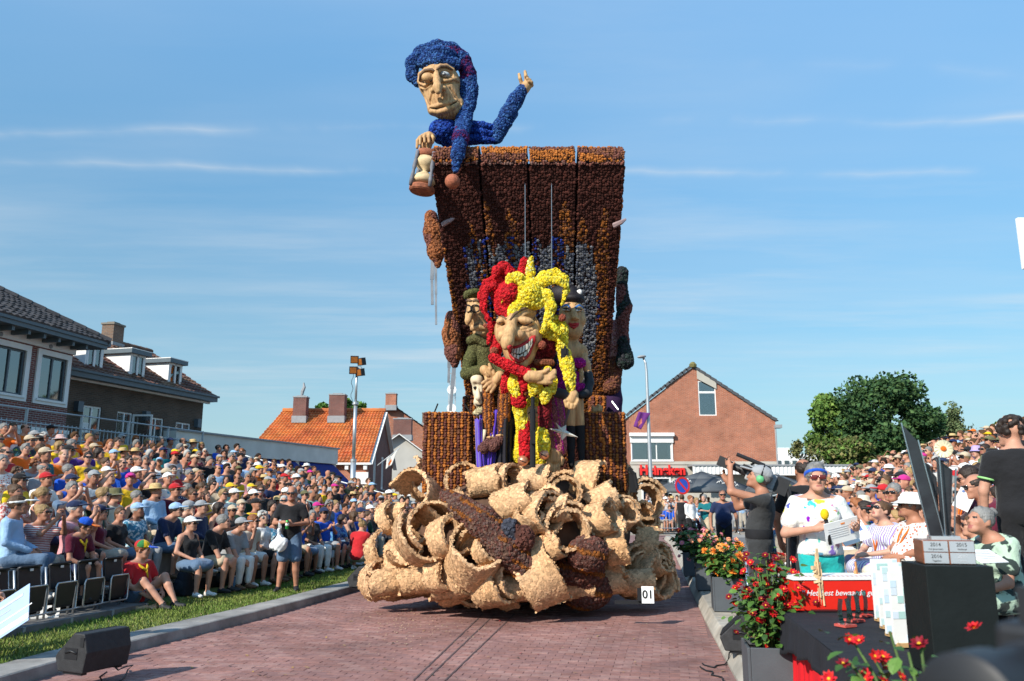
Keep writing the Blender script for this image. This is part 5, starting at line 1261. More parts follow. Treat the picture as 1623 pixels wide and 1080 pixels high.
BT=empty('hanging_club',z2.p(1015,600,.8),label='dark green knobbed club hanging along the right flank of the float',cat='club')
zb_=Px(650,300,3.0,15.2)
s=zb_.ch([(1006,400,0,30),(1006,440,0,22),(1010,520,0,26),(1018,560,0,32),(1010,620,0,26),(1014,720,0,22),(1022,790,0,30),(1022,815,0,40)],.06);V,F=s.mesh_arrays(.035)
covered('club',V,F,FLOWER,.028,lambda q:np.where(vnoise(q,5)[:,None]>.62,pick(q,[lcol(.17,.06,.05)]),pick(q,[lcol(.022,.035,.03),lcol(.03,.03,.035)])),BT,.032,keep=True)
PA=puppet((1.9,15,3.5),'pink and brown puppet mostly hidden behind the right edge of the plank wall')
s=zb_.ch([(975,650,.3,26),(968,740,.3,40),(960,830,.3,46),(955,930,.3,44)],.08);V,F=s.mesh_arrays(.035);covered('sleeve',V,F,FLOWER,.026,lambda q:np.where(q[:,2:]>zb_.p(960,790)[2],pick(q,[lcol(.42,.18,.18),lcol(.5,.25,.2)]),pick(q,[lcol(.2,.08,.04),lcol(.14,.05,.04)])),PA,.03,keep=True)
plain('robe',zb_.ch([(966,900,.45,34),(968,1000,.45,40),(966,1120,.5,40)],.06),M('robe_dark',(.03,.01,.05),.9,.3,8),PA,.04);b=MB();b.tube([zb_.p(960,1010,.1),zb_.p(990,1050,.0)],.02,6);b.build('sword_tip',m_steel,PA,keep=True)
# ---------------------------------------------------------------- the man in blue on top
T_=puppet((-.6,13.6,7.8),'winking old man puppet in blue with a long tailed cap atop the float')
zf=Px(640,60,7.717,13.35)
s=SDF();zf.ell(s,435,560,0,268,250,250,0);zf.ell(s,480,760,-.02,225,210,215,8,.12);zf.ell(s,530,900,-.05,165,115,165,10,.12);zf.ell(s,345,880,-.05,55,70,70,0,.08);zf.ell(s,690,830,-.02,55,85,80,0,.08);zf.bake(s,.022)
zf.groove(s,[(230,500),(300,490),(355,470)],62,.04);zf.groove(s,[(455,460),(510,450),(570,445)],48,.03)
zf.bake(s,.022)
zf.ell(s,298,490,-.33,84,62,62,6,.012)  # the closed lid
zf.groove(s,[(190,540),(205,450),(270,395),(350,385),(375,405)],30,.03,'+');zf.groove(s,[(405,385),(450,350),(520,350),(600,395)],28,.03,'+')
s.chain([(zf.p(398,420,-.38),zf.r(30)),(zf.p(405,520,-.44),zf.r(42)),(zf.p(412,610,-.54),zf.r(52)),(zf.p(420,660,-.56),zf.r(36))],.05);zf.ell(s,360,650,-.44,36,34,44,k=.03);zf.ell(s,492,625,-.43,40,34,44,k=.03)
for a in(((200,560),(250,590),(330,570),(375,530)),((440,505),(500,535),(580,520),(640,500)),((215,620),(280,620),(340,580))):zf.groove(s,a,20,.02,'+',-.01)
for a in(((205,590),(270,610),(350,560)),((460,560),(540,560),(620,540),(680,560)),((345,690),(325,780),(325,880),(345,905)),((570,620),(640,720),(655,760),(690,800),(690,840)),((480,660),(475,720)),((225,640),(250,720),(300,830))):zf.groove(s,a,17,.012)
for x in(380,430,470,520,560,600):zf.groove(s,[(x-5,700),(x,760),(x+12,800)],8,.006)
for x in(430,470,520,560,600,640):zf.groove(s,[(x,925),(x+8,990)],8,.006)
zf.groove(s,[(340,850),(400,840),(460,815),(560,800),(635,770)],26,.02,'+');zf.groove(s,[(345,900),(430,910),(520,885),(600,850),(650,815)],32,.02,'+');zf.groove(s,[(330,862),(400,868),(480,848),(570,826),(650,785)],11,.008,'-',.02)
V,F=zf.bake(s,.0125);link('face',np_mesh('face',V,F,m_carve),T_,True)
zf.line('eyebrow',[(192,530),(205,455),(265,400),(340,388),(372,408)],22,m_browhair,T_,.012);zf.line('eyebrow',[(402,392),(448,352),(520,350),(600,398)],20,m_browhair,T_,.012)
zf.line('eyelid_line',[(205,545),(260,552),(330,535),(382,480)],7,m_dark,T_,.004);zf.line('mouth_line',[(330,862),(400,868),(480,848),(570,826),(650,785)],6,m_dark,T_,.0)
s=SDF();zf.ell(s,500,452,-.285,66,38,46,6);V,F=zf.bake(s,.014);link('eye',np_mesh('eye',V,F,M('eye_grey',(.40,.42,.42),.25,.15,30)),T_,True);b=MB();b.lathe([(0,.03),(zf.r(22),.02),(zf.r(24),0)],zf.on(492,448,.0),12,0,Matrix.Rotation(R(78),3,'X'));b.build('iris',M('iris_grey',(.10,.11,.12),.2,.1),T_,keep=True)
b=MB();b.lathe([(0,.03),(zf.r(9),.02),(zf.r(9),0)],zf.on(490,446,.02),10,0,Matrix.Rotation(R(78),3,'X'));b.build('pupil',m_eyew,T_,keep=True)
zf.line('eye_rim',[(432,465),(462,418),(510,408),(560,430),(640,440)],8,m_browhair,T_,.0);zf.line('eye_rim',[(440,470),(480,492),(540,488),(570,455)],7,m_browhair,T_,.0)
z1=Px(620,40,3.6,13.45)
B1,B2,B3_=lcol(.018,.062,.22),lcol(.010,.030,.13),lcol(.045,.13,.33)
def cblue(q):c=pick(q,[B1,B2,B3_,B1]);m=(vnoise(q,4.2,3)>.73);c[m]=pick(q[m],[lcol(.10,.01,.07),lcol(.02,.02,.12)]);return c
def tp(name,pts,k=.06,sd=None,r=.032,col=cblue):return cover(name,z1.ch(pts,k,sd),r,col,T_,.035)
s=SDF();z1.ell(s,275,205,.0,118,60,130,-4);tp('cap',[(180,215,-.2,32),(270,208,-.3,34),(370,225,-.2,34)],sd=s)
tp('cap_roll',[(150,335,.0,20),(118,290,.0,30),(122,220,.0,38),(175,165,.02,44),(260,135,.02,46),(345,150,.02,46),(405,200,.02,46),(440,280,.0,42),(455,370,.0,40),(445,460,-.02,38)])
tp('cap_tail',[(420,330,.02,44),(435,450,.0,42),(415,550,-.2,42),(395,650,-.75,40),(380,740,-.98,32),(366,830,-1.0,14)])
s=SDF();z1.ell(s,350,893,-.95,42,42);V,F=z1.bake(s,.03);link('cap_ball',np_mesh('cap_ball',V,F,m_ball),T_,True);b=MB();b.tube([z1.p(362,830,-.98),z1.p(352,855,-.97)],.01,5);b.build('ball_string',m_dark,T_,keep=True)
CB=lambda q:pick(q,[lcol(.010,.045,.30),lcol(.007,.022,.16),lcol(.02,.08,.38)])
s=SDF();z1.ell(s,310,610,.05,92,70,90);tp('torso',[(270,600,.0,50),(350,640,.1,66),(480,620,.15,56),(580,640,.15,40)],sd=s,col=CB)
for y in(575,615,655):tp('sleeve_fold',[(460,y-10,-.06,20),(520,y,-.06,20),(580,y+6,-.02,16)],col=CB,r=.026)
tp('sleeve',[(600,640,.05,38),(620,590,.03,42),(670,500,.0,44),(710,430,.0,40),(748,372,.0,32)]);tp('sleeve',[(600,650,.02,30),(660,560,.0,26),(700,510,.0,22)],r=.026)
hand(z1,(762,365),(782,335),30,[[(745,335,0),(735,305,-.04),(730,282,-.04)],[(770,320,0),(768,290,-.03),(764,266,-.02)],[(782,325,0),(775,300,-.07),(768,292,-.1)],[(795,335,0),(790,315,-.08),(778,308,-.11)],[(802,345,0),(800,328,-.08),(786,322,-.1)]],T_)
hand(z1,(185,650),(215,632),26,[[(165,640,0),(150,660,-.05),(148,700,-.05)],[(180,630,0),(168,640,-.1),(165,680,-.12)],[(195,622,0),(190,636,-.12),(192,668,-.13)],[(215,620,0),(214,640,-.12),(216,668,-.12)],[(232,625,0),(240,645,-.08),(238,670,-.06)]],T_,d=-.55);plain('wrist',z1.ch([(230,640,-.5,24),(200,690,-.5,30),(180,715,-.45,26)],.03),m_carve,T_)
HG=empty('hourglass',z1.p(190,830,-.55),label='large wooden hourglass dangling from the hand of the blue puppet at upper left',cat='hourglass')
tiltm=Matrix.Rotation(R(10),3,'Y')@Matrix.Rotation(R(6),3,'X')
ct,cb=Vector(z1.p(208,742,-.6)),Vector(z1.p(176,938,-.6));up=(ct-cb).normalized();rotH=up.to_track_quat('Z','Y').to_matrix()
m_disc=M('disc_wood',(.30,.10,.05),.8,.35,14,.6,60)
for c_,r_,nm in((ct,62,'top_plate'),(cb,72,'bottom_plate')):b=MB();rr2=z1.r(r_);b.lathe([(0,-.055),(rr2*.9,-.055),(rr2,-.03),(rr2,.03),(rr2*.9,.055),(0,.055)],c_,24,0,rotH);b.build(nm,m_disc,HG,40,keep=True)
b=MB();H_=(ct-cb).length;b.lathe([(.02,.06),(.17,.10),(.21,H_*.22),(.17,H_*.36),(.07,H_*.48),(.06,H_*.52),(.15,H_*.62),(.20,H_*.76),(.16,H_*.9),(.03,H_*.95)],cb,18,0,rotH);b.build('glass_bulb',M('straw_bulb',(.62,.46,.26),.7,.2,12,.4,60),HG,True,keep=True)
for i in range(4):
    a=R(40+90*i);o1=rotH@Vector((math.cos(a)*.20,math.sin(a)*.20,0));o2=rotH@Vector((math.cos(a)*.235,math.sin(a)*.235,0))
    b=MB();q=[cb+o2+(ct+o1-cb-o2)*t for t in(0,.2,.45,.55,.8,1)];b.tube(q,[.03,.038,.024,.04,.03,.035],8);b.build('post',M('post_grey',(.16,.16,.18),.7,.3,12),HG,True,keep=True)
b=MB();b.tube([ct+Vector((.02,0,.02)),z1.p(205,680,-.6)],.02,6);b.build('hanger',m_carve,HG,keep=True)

# ================================================================== PEOPLE
SKIN=[M('skin_%d'%i,c,.55,.10,14,.15,90,spec=.35)for i,c in enumerate(((.50,.255,.17),(.44,.21,.135),(.54,.30,.21),(.39,.18,.11),(.31,.14,.085)))]
m_eyed=M('eye_dark',(.035,.025,.022),.4,0);m_lips=M('lips_skin',(.36,.12,.10),.5,.05)
HAIRC={n:M('hair_'+n,c,.6,.35,16,.8,60,stretch=(1,1,.35),spec=.35)for n,c in(('brown',(.085,.045,.022)),('dark',(.025,.016,.012)),('blonde',(.30,.19,.08)),('grey',(.20,.195,.185)),('white',(.42,.41,.38)),('ginger',(.24,.085,.03)))}
m_sung=M('sunglass_lens',(.012,.011,.012),.12,0,spec=.8)
def cloth(name,col,**k):return M('cloth_'+name,col,.88,.09,5,1.0,8,spec=.15,sheen=.15,bdist=.032,**k)
PLAIN={'white':(.76,.75,.72),'black':(.016,.016,.018),'navy':(.018,.028,.075),'royal blue':(.012,.085,.50),'light blue':(.30,.46,.66),'grey':(.30,.31,.32),'charcoal':(.036,.037,.038),'red':(.46,.02,.025),'maroon':(.115,.014,.032),'orange':(.72,.15,.015),
         'yellow':(.74,.47,.02),'purple':(.07,.025,.24),'green':(.04,.20,.06),'dark green':(.014,.05,.03),'olive':(.13,.125,.06),'teal':(.01,.14,.16),'pink':(.66,.30,.32),'magenta':(.52,.03,.22),'beige':(.50,.40,.28),'cream':(.66,.60,.47),'mint':(.42,.62,.52),'rust':(.30,.085,.035),'denim':(.10,.16,.25),'lilac':(.42,.32,.58),'stone':(.38,.34,.28),'turquoise':(.02,.40,.38)}
CL={k:cloth(k,v)for k,v in PLAIN.items()}
def pattern(name,kind,c1,c2,sc,c3=None):
    m=cloth(name,c1);n,L,b=nodes_of(m);t=next(q for q in n.nodes if q.type=='TEX_COORD');hs=next(q for q in n.nodes if q.type=='HUE_SAT')
    if kind=='stripe':
        tx=n.nodes.new('ShaderNodeTexWave');tx.bands_direction='X' if c3 is None else 'Z';tx.inputs['Scale'].default_value=sc;tx.inputs['Distortion'].default_value=.6;fac=tx.outputs['Fac'];lo,hi=.45,.55
    elif kind=='dot':
        tx=n.nodes.new('ShaderNodeTexVoronoi');tx.inputs['Scale'].default_value=sc;tx.inputs['Randomness'].default_value=.5;fac=tx.outputs['Distance'];lo,hi=.30,.36
    else:
        tx=n.nodes.new('ShaderNodeTexNoise');tx.inputs['Scale'].default_value=sc;tx.inputs['Detail'].default_value=2;fac=tx.outputs[0];lo,hi=.50,.54
    L(t.outputs['Object'],tx.inputs['Vector'])
    r=n.nodes.new('ShaderNodeMapRange');r.inputs[1].default_value=lo;r.inputs[2].default_value=hi;L(fac,r.inputs[0])
    mx=n.nodes.new('ShaderNodeMix');mx.data_type='RGBA';mx.inputs[6].default_value=(*c2,1);mx.inputs[7].default_value=(*c1,1);L(r.outputs[0],mx.inputs[0]);src=mx.outputs[2]
    if kind=='floral':
        v2=n.nodes.new('ShaderNodeTexVoronoi');v2.inputs['Scale'].default_value=sc*1.1;nd=n.nodes.new('ShaderNodeTexNoise');nd.inputs['Scale'].default_value=sc*1.6;L(t.outputs['Object'],nd.inputs['Vector']);vm=n.nodes.new('ShaderNodeVectorMath');vm.operation='MULTIPLY_ADD';vm.inputs[1].default_value=(.16,.16,.16);L(nd.outputs[1],vm.inputs[0]);L(t.outputs['Object'],vm.inputs[2]);L(vm.outputs[0],v2.inputs['Vector'])
        r2=n.nodes.new('ShaderNodeMapRange');r2.inputs[1].default_value=.26;r2.inputs[2].default_value=.40;L(v2.outputs['Distance'],r2.inputs[0])
        cr=n.nodes.new('ShaderNodeHueSaturation');cr.inputs['Saturation'].default_value=1.1;cr.inputs['Value'].default_value=.6;L(v2.outputs['Color'],cr.inputs['Color'])
        m2=n.nodes.new('ShaderNodeMix');m2.data_type='RGBA';L(r2.outputs[0],m2.inputs[0]);L(cr.outputs[0],m2.inputs[6]);L(src,m2.inputs[7]);src=m2.outputs[2]
    L(src,hs.inputs['Color']);CL[name]=m
pattern('blue and white striped','stripe',(.72,.72,.70),(.05,.12,.35),14);pattern('red and white striped','stripe',(.70,.66,.62),(.42,.06,.05),12,1);pattern('pastel striped','stripe',(.62,.70,.72),(.30,.20,.45),9)
pattern('white floral','floral',(.74,.73,.70),(.70,.71,.66),8.5);pattern('dark floral','floral',(.03,.04,.06),(.05,.10,.07),12);pattern('white dotted','dot',(.72,.70,.66),(.5,.12,.07),26);pattern('navy dotted','dot',(.02,.03,.09),(.6,.6,.6),30)
pattern('leopard print','dot',(.35,.27,.17),(.05,.035,.025),24);pattern('light blue print','noise',(.50,.62,.68),(.05,.20,.32),16);pattern('black and white print','noise',(.02,.02,.02),(.62,.61,.58),22);pattern('blue print','noise',(.02,.08,.36),(.10,.30,.55),15);pattern('leafy print','noise',(.03,.045,.04),(.42,.55,.42),10);pattern('red checked','noise',(.45,.10,.09),(.65,.55,.50),30)
m_straw=M('straw',(.52,.37,.17),.85,.2,40,.5,120);m_shoe=M('shoe_dark',(.02,.02,.022),.6,.2);m_shoew=M('shoe_white',(.68,.67,.64),.6,.1);m_shoeb=M('shoe_brown',(.14,.075,.04),.6,.2)

def rotm(yaw=0,pitch=0,roll=0):return Matrix.Rotation(R(yaw),3,'Z')@Matrix.Rotation(R(pitch),3,'X')@Matrix.Rotation(R(roll),3,'Y')
HS=1.07
def head_sdf(s,Hc,Rh,fine=False,sc=HS):
    q=lambda x,y,z:np.array((Hc+Rh@(Vector((x,y,z))*sc))[:]);rt=np.array(Rh)
    e=lambda c,r,**k:s.ell(q(*c),tuple(np.array(r)*sc),rt,**k)
    e((0,.012,.032),(.076,.096,.088),k=.03);e((0,-.028,-.045),(.058,.070,.074),k=.03);s.cone(q(-.03,-.072,-.088),q(.03,-.072,-.088),.02*sc,None,.03);e((0,-.085,-.098),(.022,.018,.018),k=.02)
    s.cone(q(-.036,-.084,.026),q(.036,-.084,.026),.013*sc,None,.015)
    for sx in(-1,1):
        e((sx*.040,-.070,-.025),(.024,.024,.024),k=.02);e((sx*.077,.012,-.012),(.010,.022,.031),k=.008)
        e((sx*.031,-.104,.006),(.019,.014,.012),k=.010,op='-')
        if fine:e((sx*.031,-.086,.005),(.013,.012,.012),k=.004)
    s.cone(q(0,-.094,.016),q(0,-.112,-.030),.010*sc,.014*sc,.012)
    if fine:
        for sx in(-1,1):e((sx*.011,-.104,-.034),(.009,.010,.008),k=.008)
        s.cone(q(-.020,-.094,-.062),q(.020,-.094,-.062),.0075*sc,None,.006);s.cone(q(-.017,-.093,-.073),q(.017,-.093,-.073),.008*sc,None,.006);s.cone(q(-.022,-.105,-.067),q(.022,-.105,-.067),.0035*sc,None,.003,'-')
        for sx in(-1,1):s.cone(q(sx*.022,-.104,-.036),q(sx*.033,-.088,-.062),.003*sc,None,.006,'-')
    else:s.cone(q(-.020,-.104,-.066),q(.020,-.104,-.066),.006*sc,None,.008,'-')
def hand_sdf(s,wr,dirv,nrm,curl=35,fine=False,thumb=1,spread=.0):
    """palm, four fingers of different lengths with two bends, thumb leaving the side of the palm; nrm points out of the palm"""
    d=Vector(dirv).normalized();n=(Vector(nrm)-d*Vector(nrm).dot(d)).normalized();sd=d.cross(n)*thumb;wr=Vector(wr)
    pc=wr+d*.052;rot=np.array(Matrix((sd,d,n)).transposed())
    s.ell(pc[:],(.040,.055,.019),rot,k=.02);s.cone(wr[:],(wr+d*.03)[:],.026,.028,.02)
    rf=.0085 if fine else .0105
    for i,(off,ln)in enumerate(((-.030,.060),(-.010,.072),(.010,.078),(.029,.070))):
        p=wr+d*(.092-abs(off+.005)*.3)+sd*off;a=d;th=0
        for j,f in enumerate((.45,.32,.23)):
            th=R(curl)*(j+.5);v=d*math.cos(th)+n*math.sin(th)+sd*(off*(1+spread)*4*(j==0));q=p+v.normalized()*ln*f*1.05
            s.cone(p[:],q[:],rf-.0008*j,rf-.0008*(j+1),.007);p=q
    t0=wr+d*.025+sd*.030;t1=t0+(d*.55+sd*.65+n*.35).normalized()*.042;t2=t1+(d*.9+sd*.1+n*.5).normalized()*.034
    s.chain([(t0[:],.014),(t1[:],.0115),(t2[:],.009)],.012)
class Fig:
    """one pose: joints, then body, garments and head frame derived from it. Local forward is -Y, the floor is z = 0."""
    def __init__(s,stand=False,lean=0,twist=0,yaw=0,pitch=0,roll=0,le=None,lw=None,re=None,rw=None,lk=None,la=None,rk=None,ra=None,hip=None,belly=0,bust=0,wide=1.0,lh=None,rh=None,lcurl=35,rcurl=35):
        s.belly,s.bust,s.wide,s.lcurl,s.rcurl=belly,bust,wide,lcurl,rcurl
        hz=hip if hip is not None else(.92 if stand else .53);s.hz=hz;s.stand=stand;dz=hz-.53
        piv=Vector((0,0,hz));Ru=rotm(twist,lean,0);up=lambda x,y,z:piv+Ru@(Vector((x,y,z+dz))-piv);s.up=up;s.Ru=Ru
        s.sh={1:up(.185*wide,.02,1.0),-1:up(-.185*wide,.02,1.0)};s.hd=up(0,-.025,1.232);s.Rh=Ru@rotm(yaw,pitch,roll)
        V=lambda a:None if a is None else up(*a)
        s.el={1:V(le or(.25,.0,.76)),-1:V(re or(-.25,.0,.76))};s.wr={1:V(lw or(.12,-.26,.64)),-1:V(rw or(-.12,-.26,.64))}
        s.hdir={1:lh,-1:rh}
        g=lambda a,d:Vector(a or d)
        if stand:s.kn={1:g(lk,(.10,-.02,.50)),-1:g(rk,(-.10,-.03,.50))};s.an={1:g(la,(.11,.03,.085)),-1:g(ra,(-.11,.0,.085))}
        else:s.kn={1:g(lk,(.12,-.44,.53)),-1:g(rk,(-.12,-.44,.53))};s.an={1:g(la,(.12,-.42,.09)),-1:g(ra,(-.12,-.40,.09))}
    def torso(s,S,g=0.0,low=True):
        u=lambda x,y,z:s.up(x,y,z)[:];rt=np.array(s.Ru);w_=s.wide
        S.ell(u(0,.02,.89),(.168*w_+g,.112+g,.19+g),rt,k=.05);S.cone(u(-.155*w_,.03,.995),u(.155*w_,.03,.995),.062+g,None,.05);S.cone(u(0,.02,.93),u(0,.015,1.05),.09+g*.5,.06+g*.5,.05)
        for sx in(-1,1):S.cone(u(0,.02,1.075),u(sx*.13,.025,1.02),.045+g*.8,.045+g,.05)
        S.ell(u(0,-.01-.05*s.belly,.70),(.150*w_+g+.025*s.belly,.118+g+.06*s.belly,.16+g),rt,k=.06)
        if s.bust:
            for sx in(-1,1):S.ell(u(sx*.075,-.085,.885),(.066+g,.06+g*.6,.062+g),rt,k=.04)
        if low:S.ell((0,.01,s.hz+.03),(.172+g,.125+g,.135+g),k=.05)
    def arm(s,S,sx,g=0.0,upto=1.0,hand=True,fine=False):
        a,e,w_=s.sh[sx],s.el[sx],s.wr[sx]
        if upto<1:S.cone(a[:],(a+(e-a)*upto)[:],.055+g,.048+g*1.25,.03);return
        S.cone(a[:],e[:],.053+g,.042+g,.03);S.cone(e[:],w_[:],.041+g,.028+g*1.3,.02)
        if hand:
            d=(w_-e).normalized();h=s.hdir[sx];dd=Vector(h[0])if h else d+Vector((-sx*.25,-.2,0));nn=Vector(h[1])if h else Vector((-sx*.7,.2,-.6))
            hand_sdf(S,w_,dd,nn,s.lcurl if sx>0 else s.rcurl,fine,thumb=(1 if Vector(dd).cross(nn).dot(Vector((0,-.3,1)))>0 else-1))
    def leg(s,S,sx,g=0.0,upto=1.0,foot=True):
        h=Vector((.092*sx,0,s.hz));k_,a=s.kn[sx],s.an[sx];wide=.086
        if upto<.5:S.cone(h[:],(h+(k_-h)*upto*2)[:],wide+g,.072+g*1.4,.04);return
        S.cone(h[:],k_[:],wide+g,.058+g,.04);t=k_+(a-k_)*.35;S.cone(k_[:],t[:],.055+g,.058+g,.03)
        e=a if upto>=1 else k_+(a-k_)*((upto-.5)*2);S.cone(t[:],e[:],.058+g,.036+g*1.3,.02)
        if foot:S.cone(a[:],(a+Vector((0,.03,-.045)))[:],.036,.034,.02);S.cone((a+Vector((0,.02,-.05)))[:],(a+Vector((sx*.02,-.15,-.055)))[:],.036,.03,.03)
    def body(s,res,fine=False):
        S=SDF();s.torso(S);S.cone(s.up(0,.02,1.02)[:],(s.hd+s.Rh@Vector((0,.02,-.06)))[:],.056,.054,.03);head_sdf(S,s.hd,s.Rh,fine)
        for sx in(-1,1):s.arm(S,sx,fine=fine);s.leg(S,sx)
        V,F=S.mesh_arrays(res);c=V[F].mean(1);L_=(c-np.array(s.hd[:]))@np.array(s.Rh)/HS
        eye=(np.abs(np.abs(L_[:,0])-.031)<max(.012,res*.5))&(np.abs(L_[:,2]-.005)<max(.006,res*.4))&(L_[:,1]<-.06);lip=(np.abs(L_[:,0])<.023)&(np.abs(L_[:,2]+.067)<.011)&(L_[:,1]<-.06)
        mi=np.where(eye,1,np.where(lip,2,0));return np_mesh('person_body',V,F,[SKIN[0],m_eyed,m_lips],mi)
    def garment(s,kind,res):
        S=SDF()
        if kind in('tee','tank','long','blouse'):
            g=.019 if kind!='blouse' else .03;s.torso(S,g)
            for sx in(-1,1):
                if kind in('tee','blouse'):s.arm(S,sx,.014 if kind=='tee' else .03,.58)
                if kind=='long':s.arm(S,sx,.013,1.0,False)
            nb=s.Ru@Vector((0,-.35,1));S.cut(s.up(0,-.04,1.047)[:],nb)
            if kind=='tank':
                for sx in(-1,1):S.ell(s.up(sx*.235*s.wide,.02,.98)[:],(.075,.14,.12),np.array(s.Ru),.02,'-')
                S.ell(s.up(0,-.10,1.06)[:],(.085,.09,.10),np.array(s.Ru),.02,'-')
            elif kind=='tee':S.ell(s.up(0,-.075,1.075)[:],(.062,.07,.055),np.array(s.Ru),.01,'-')
            if s.stand:S.cut((0,0,s.hz-(.10 if kind!='blouse' else-.02)),(0,0,-1))
            else:S.cut((0,0,s.hz-.06),(0,0,-1))
        elif kind in('shorts','trousers','skirt'):
            S.ell((0,.01,s.hz+.02),(.178,.132,.13),k=.05)
            for sx in(-1,1):s.leg(S,sx,.022 if kind!='trousers' else .017,.42 if kind=='shorts' else(.45 if kind=='skirt' else .95),False)
            if kind=='skirt':h=Vector((0,0,s.hz));k_=(s.kn[1]+s.kn[-1])/2;S.ell(((h+k_)/2)[:],(.17,abs(k_.y-h.y)/2+.1,.11 if not s.stand else abs(k_.z-h.z)/2+.1),k=.08)
            S.cut((0,0,s.hz+.13),(0,0,1))
        elif kind=='shoes':
            for sx in(-1,1):a=s.an[sx];S.cone((a+Vector((0,.035,-.045)))[:],(a+Vector((sx*.022,-.165,-.048)))[:],.044,.037,.02);S.cone(a[:],(a+Vector((0,.02,-.04)))[:],.043,.044,.02)
            lo_=min(s.an[1].z,s.an[-1].z)-.088;S.cut((0,0,lo_),(0,0,-1))
        V,F=S.mesh_arrays(res);return np_mesh(kind,V,F,[m_shoe])
    def head_matrix(s):return Matrix.Translation(s.hd)@s.Rh.to_4x4()@Matrix.Scale(HS,4)
# ---- hair, hats and glasses in head coordinates
HEADW={};HEADC={}  # HEADC: coarser copies for the joined far crowd
def hw_(name,S,res=.011):
    V,F=S.mesh_arrays(.032 if name!='sunglasses' else .014);HEADC[name]=np_mesh(name,V,F,[m_straw])
    V,F=S.mesh_arrays(res if not name.startswith('hair')else .009)
    if name.startswith('hair')and name!='hair_curly':  # locks: fine ridges running back from the brow
        c=np.array([0,.016,.02]);d=V-c;a=np.arctan2(d[:,0],d[:,2]+.05);V=c+d*(1+.030*np.sin(a*17+40*V[:,1]+3*np.sin(60*V[:,2]))+.10*(vnoise(V,55,4)-.5))[:,None]
    HEADW[name]=np_mesh(name,V,F,[m_straw])
def cap_of(rx=.084,ry=.104,rz=.095,face=True,zc=.035):
    S=SDF();S.ell((0,.016,zc),(rx,ry,rz),k=.02)
    if face:S.ell((0,-.115,-.035),(.082,.085,.098),None,.02,'-');S.cut((0,0,-.075),(0,-.5,-1))
    return S
hw_('hair_short',cap_of());S=cap_of(.088,.108,.10);S.cone((.0,-.06,.11),(.04,-.03,.12),.02,None,.03);hw_('hair_tousled',S)
S=cap_of(.080,.100,.080);S.ell((0,-.02,.12),(.062,.10,.07),None,.02,'-');hw_('hair_fringe',S)
S=cap_of(.088,.108,.098)
for sx in(-1,1):S.cone((sx*.072,.03,-.0),(sx*.075,.035,-.17),.030,.026,.03)
S.cone((0,.085,0),(0,.09,-.20),.05,.045,.04);hw_('hair_long',S)
S=cap_of(.090,.110,.100)
for sx in(-1,1):S.cone((sx*.075,.01,.0),(sx*.074,.015,-.085),.032,.026,.03)
S.cone((0,.075,0),(0,.075,-.08),.05,.04,.04);hw_('hair_bob',S)
S=cap_of(.083,.103,.094);S.ell((0,.125,.03),(.036,.034,.034),None,.02);S.cone((0,.135,.02),(0,.155,-.12),.026,.016,.02);hw_('hair_ponytail',S)
S=cap_of(.083,.103,.094);S.ell((0,.10,.095),(.045,.045,.04),None,.02);hw_('hair_bun',S)
S=SDF();r2_=random.Random(2)
for i in range(60):
    a,t=r2_.uniform(0,6.28),r2_.uniform(-.45,1);rr3=math.sqrt(max(0,1-t*t));p=(.085*rr3*math.cos(a),.016+.105*rr3*math.sin(a),.03+.095*t)
    if p[1]<-.05 and p[2]<.07:continue
    S.ell(p,(.024,.024,.024),None,.012)
hw_('hair_curly',S)
S=SDF();S.ell((0,.012,.055),(.090,.110,.080),k=.01);S.cut((0,0,.032),(0,0,-1));S.ell((0,-.142,.052),(.076,.076,.013),np.array(rotm(0,3,0)),.008);S.ell((0,.012,.135),(.012,.012,.008),k=.004);hw_('cap',S,.009)
S=SDF();S.ell((0,.012,.040),(.090,.110,.034),k=.01);S.ell((0,.012,.075),(.078,.098,.05),None,.01,'-');S.ell((0,-.150,.050),(.080,.088,.013),np.array(rotm(0,6,0)),.008);hw_('visor',S,.009)
def lathe_hat(name,prof,sy=1.2):
    HEADW[name]=MB().lathe(prof,(0,.012,0),22,0,None,1,sy).mesh(name,[m_straw],True);HEADC[name]=MB().lathe(prof[::2]+prof[-1:],(0,.012,0),9,0,None,1,sy).mesh(name,[m_straw],True)
lathe_hat('straw_hat',[(.178,.040),(.182,.032),(.12,.040),(.094,.048),(.094,.056),(.090,.10),(.078,.128),(.04,.138),(0,.136)])
lathe_hat('bucket_hat',[(.130,.012),(.132,.004),(.098,.046),(.097,.056),(.088,.120),(.07,.134),(0,.136)])
lathe_hat('sun_hat',[(.160,.020),(.163,.012),(.11,.042),(.094,.050),(.090,.105),(.07,.130),(0,.136)])
S=SDF()
for sx in(-1,1):S.box((sx*.034,-.108,.006),(.029,.006,.019),np.array(rotm(sx*10,0,0)),.006,.004);S.cone((sx*.06,-.098,.012),(sx*.080,.0,.006),.005,.004,.004)
S.cone((-.01,-.112,.012),(.01,-.112,.012),.005,None,.004);hw_('sunglasses',S,.007)
def stick(obj,mesh_name,mat,parent,Mx,name=None):
    o=link(name or mesh_name,HEADW[mesh_name],parent);o.matrix_parent_inverse=Matrix.Identity(4);o.location,q,o.scale=Mx.decompose();o.rotation_euler=q.to_euler()
    setmat(o,mat);return o
def setmat(o,*mats):
    for i,m in enumerate(mats):
        if m is None:continue
        o.material_slots[i].link='OBJECT';o.material_slots[i].material=m
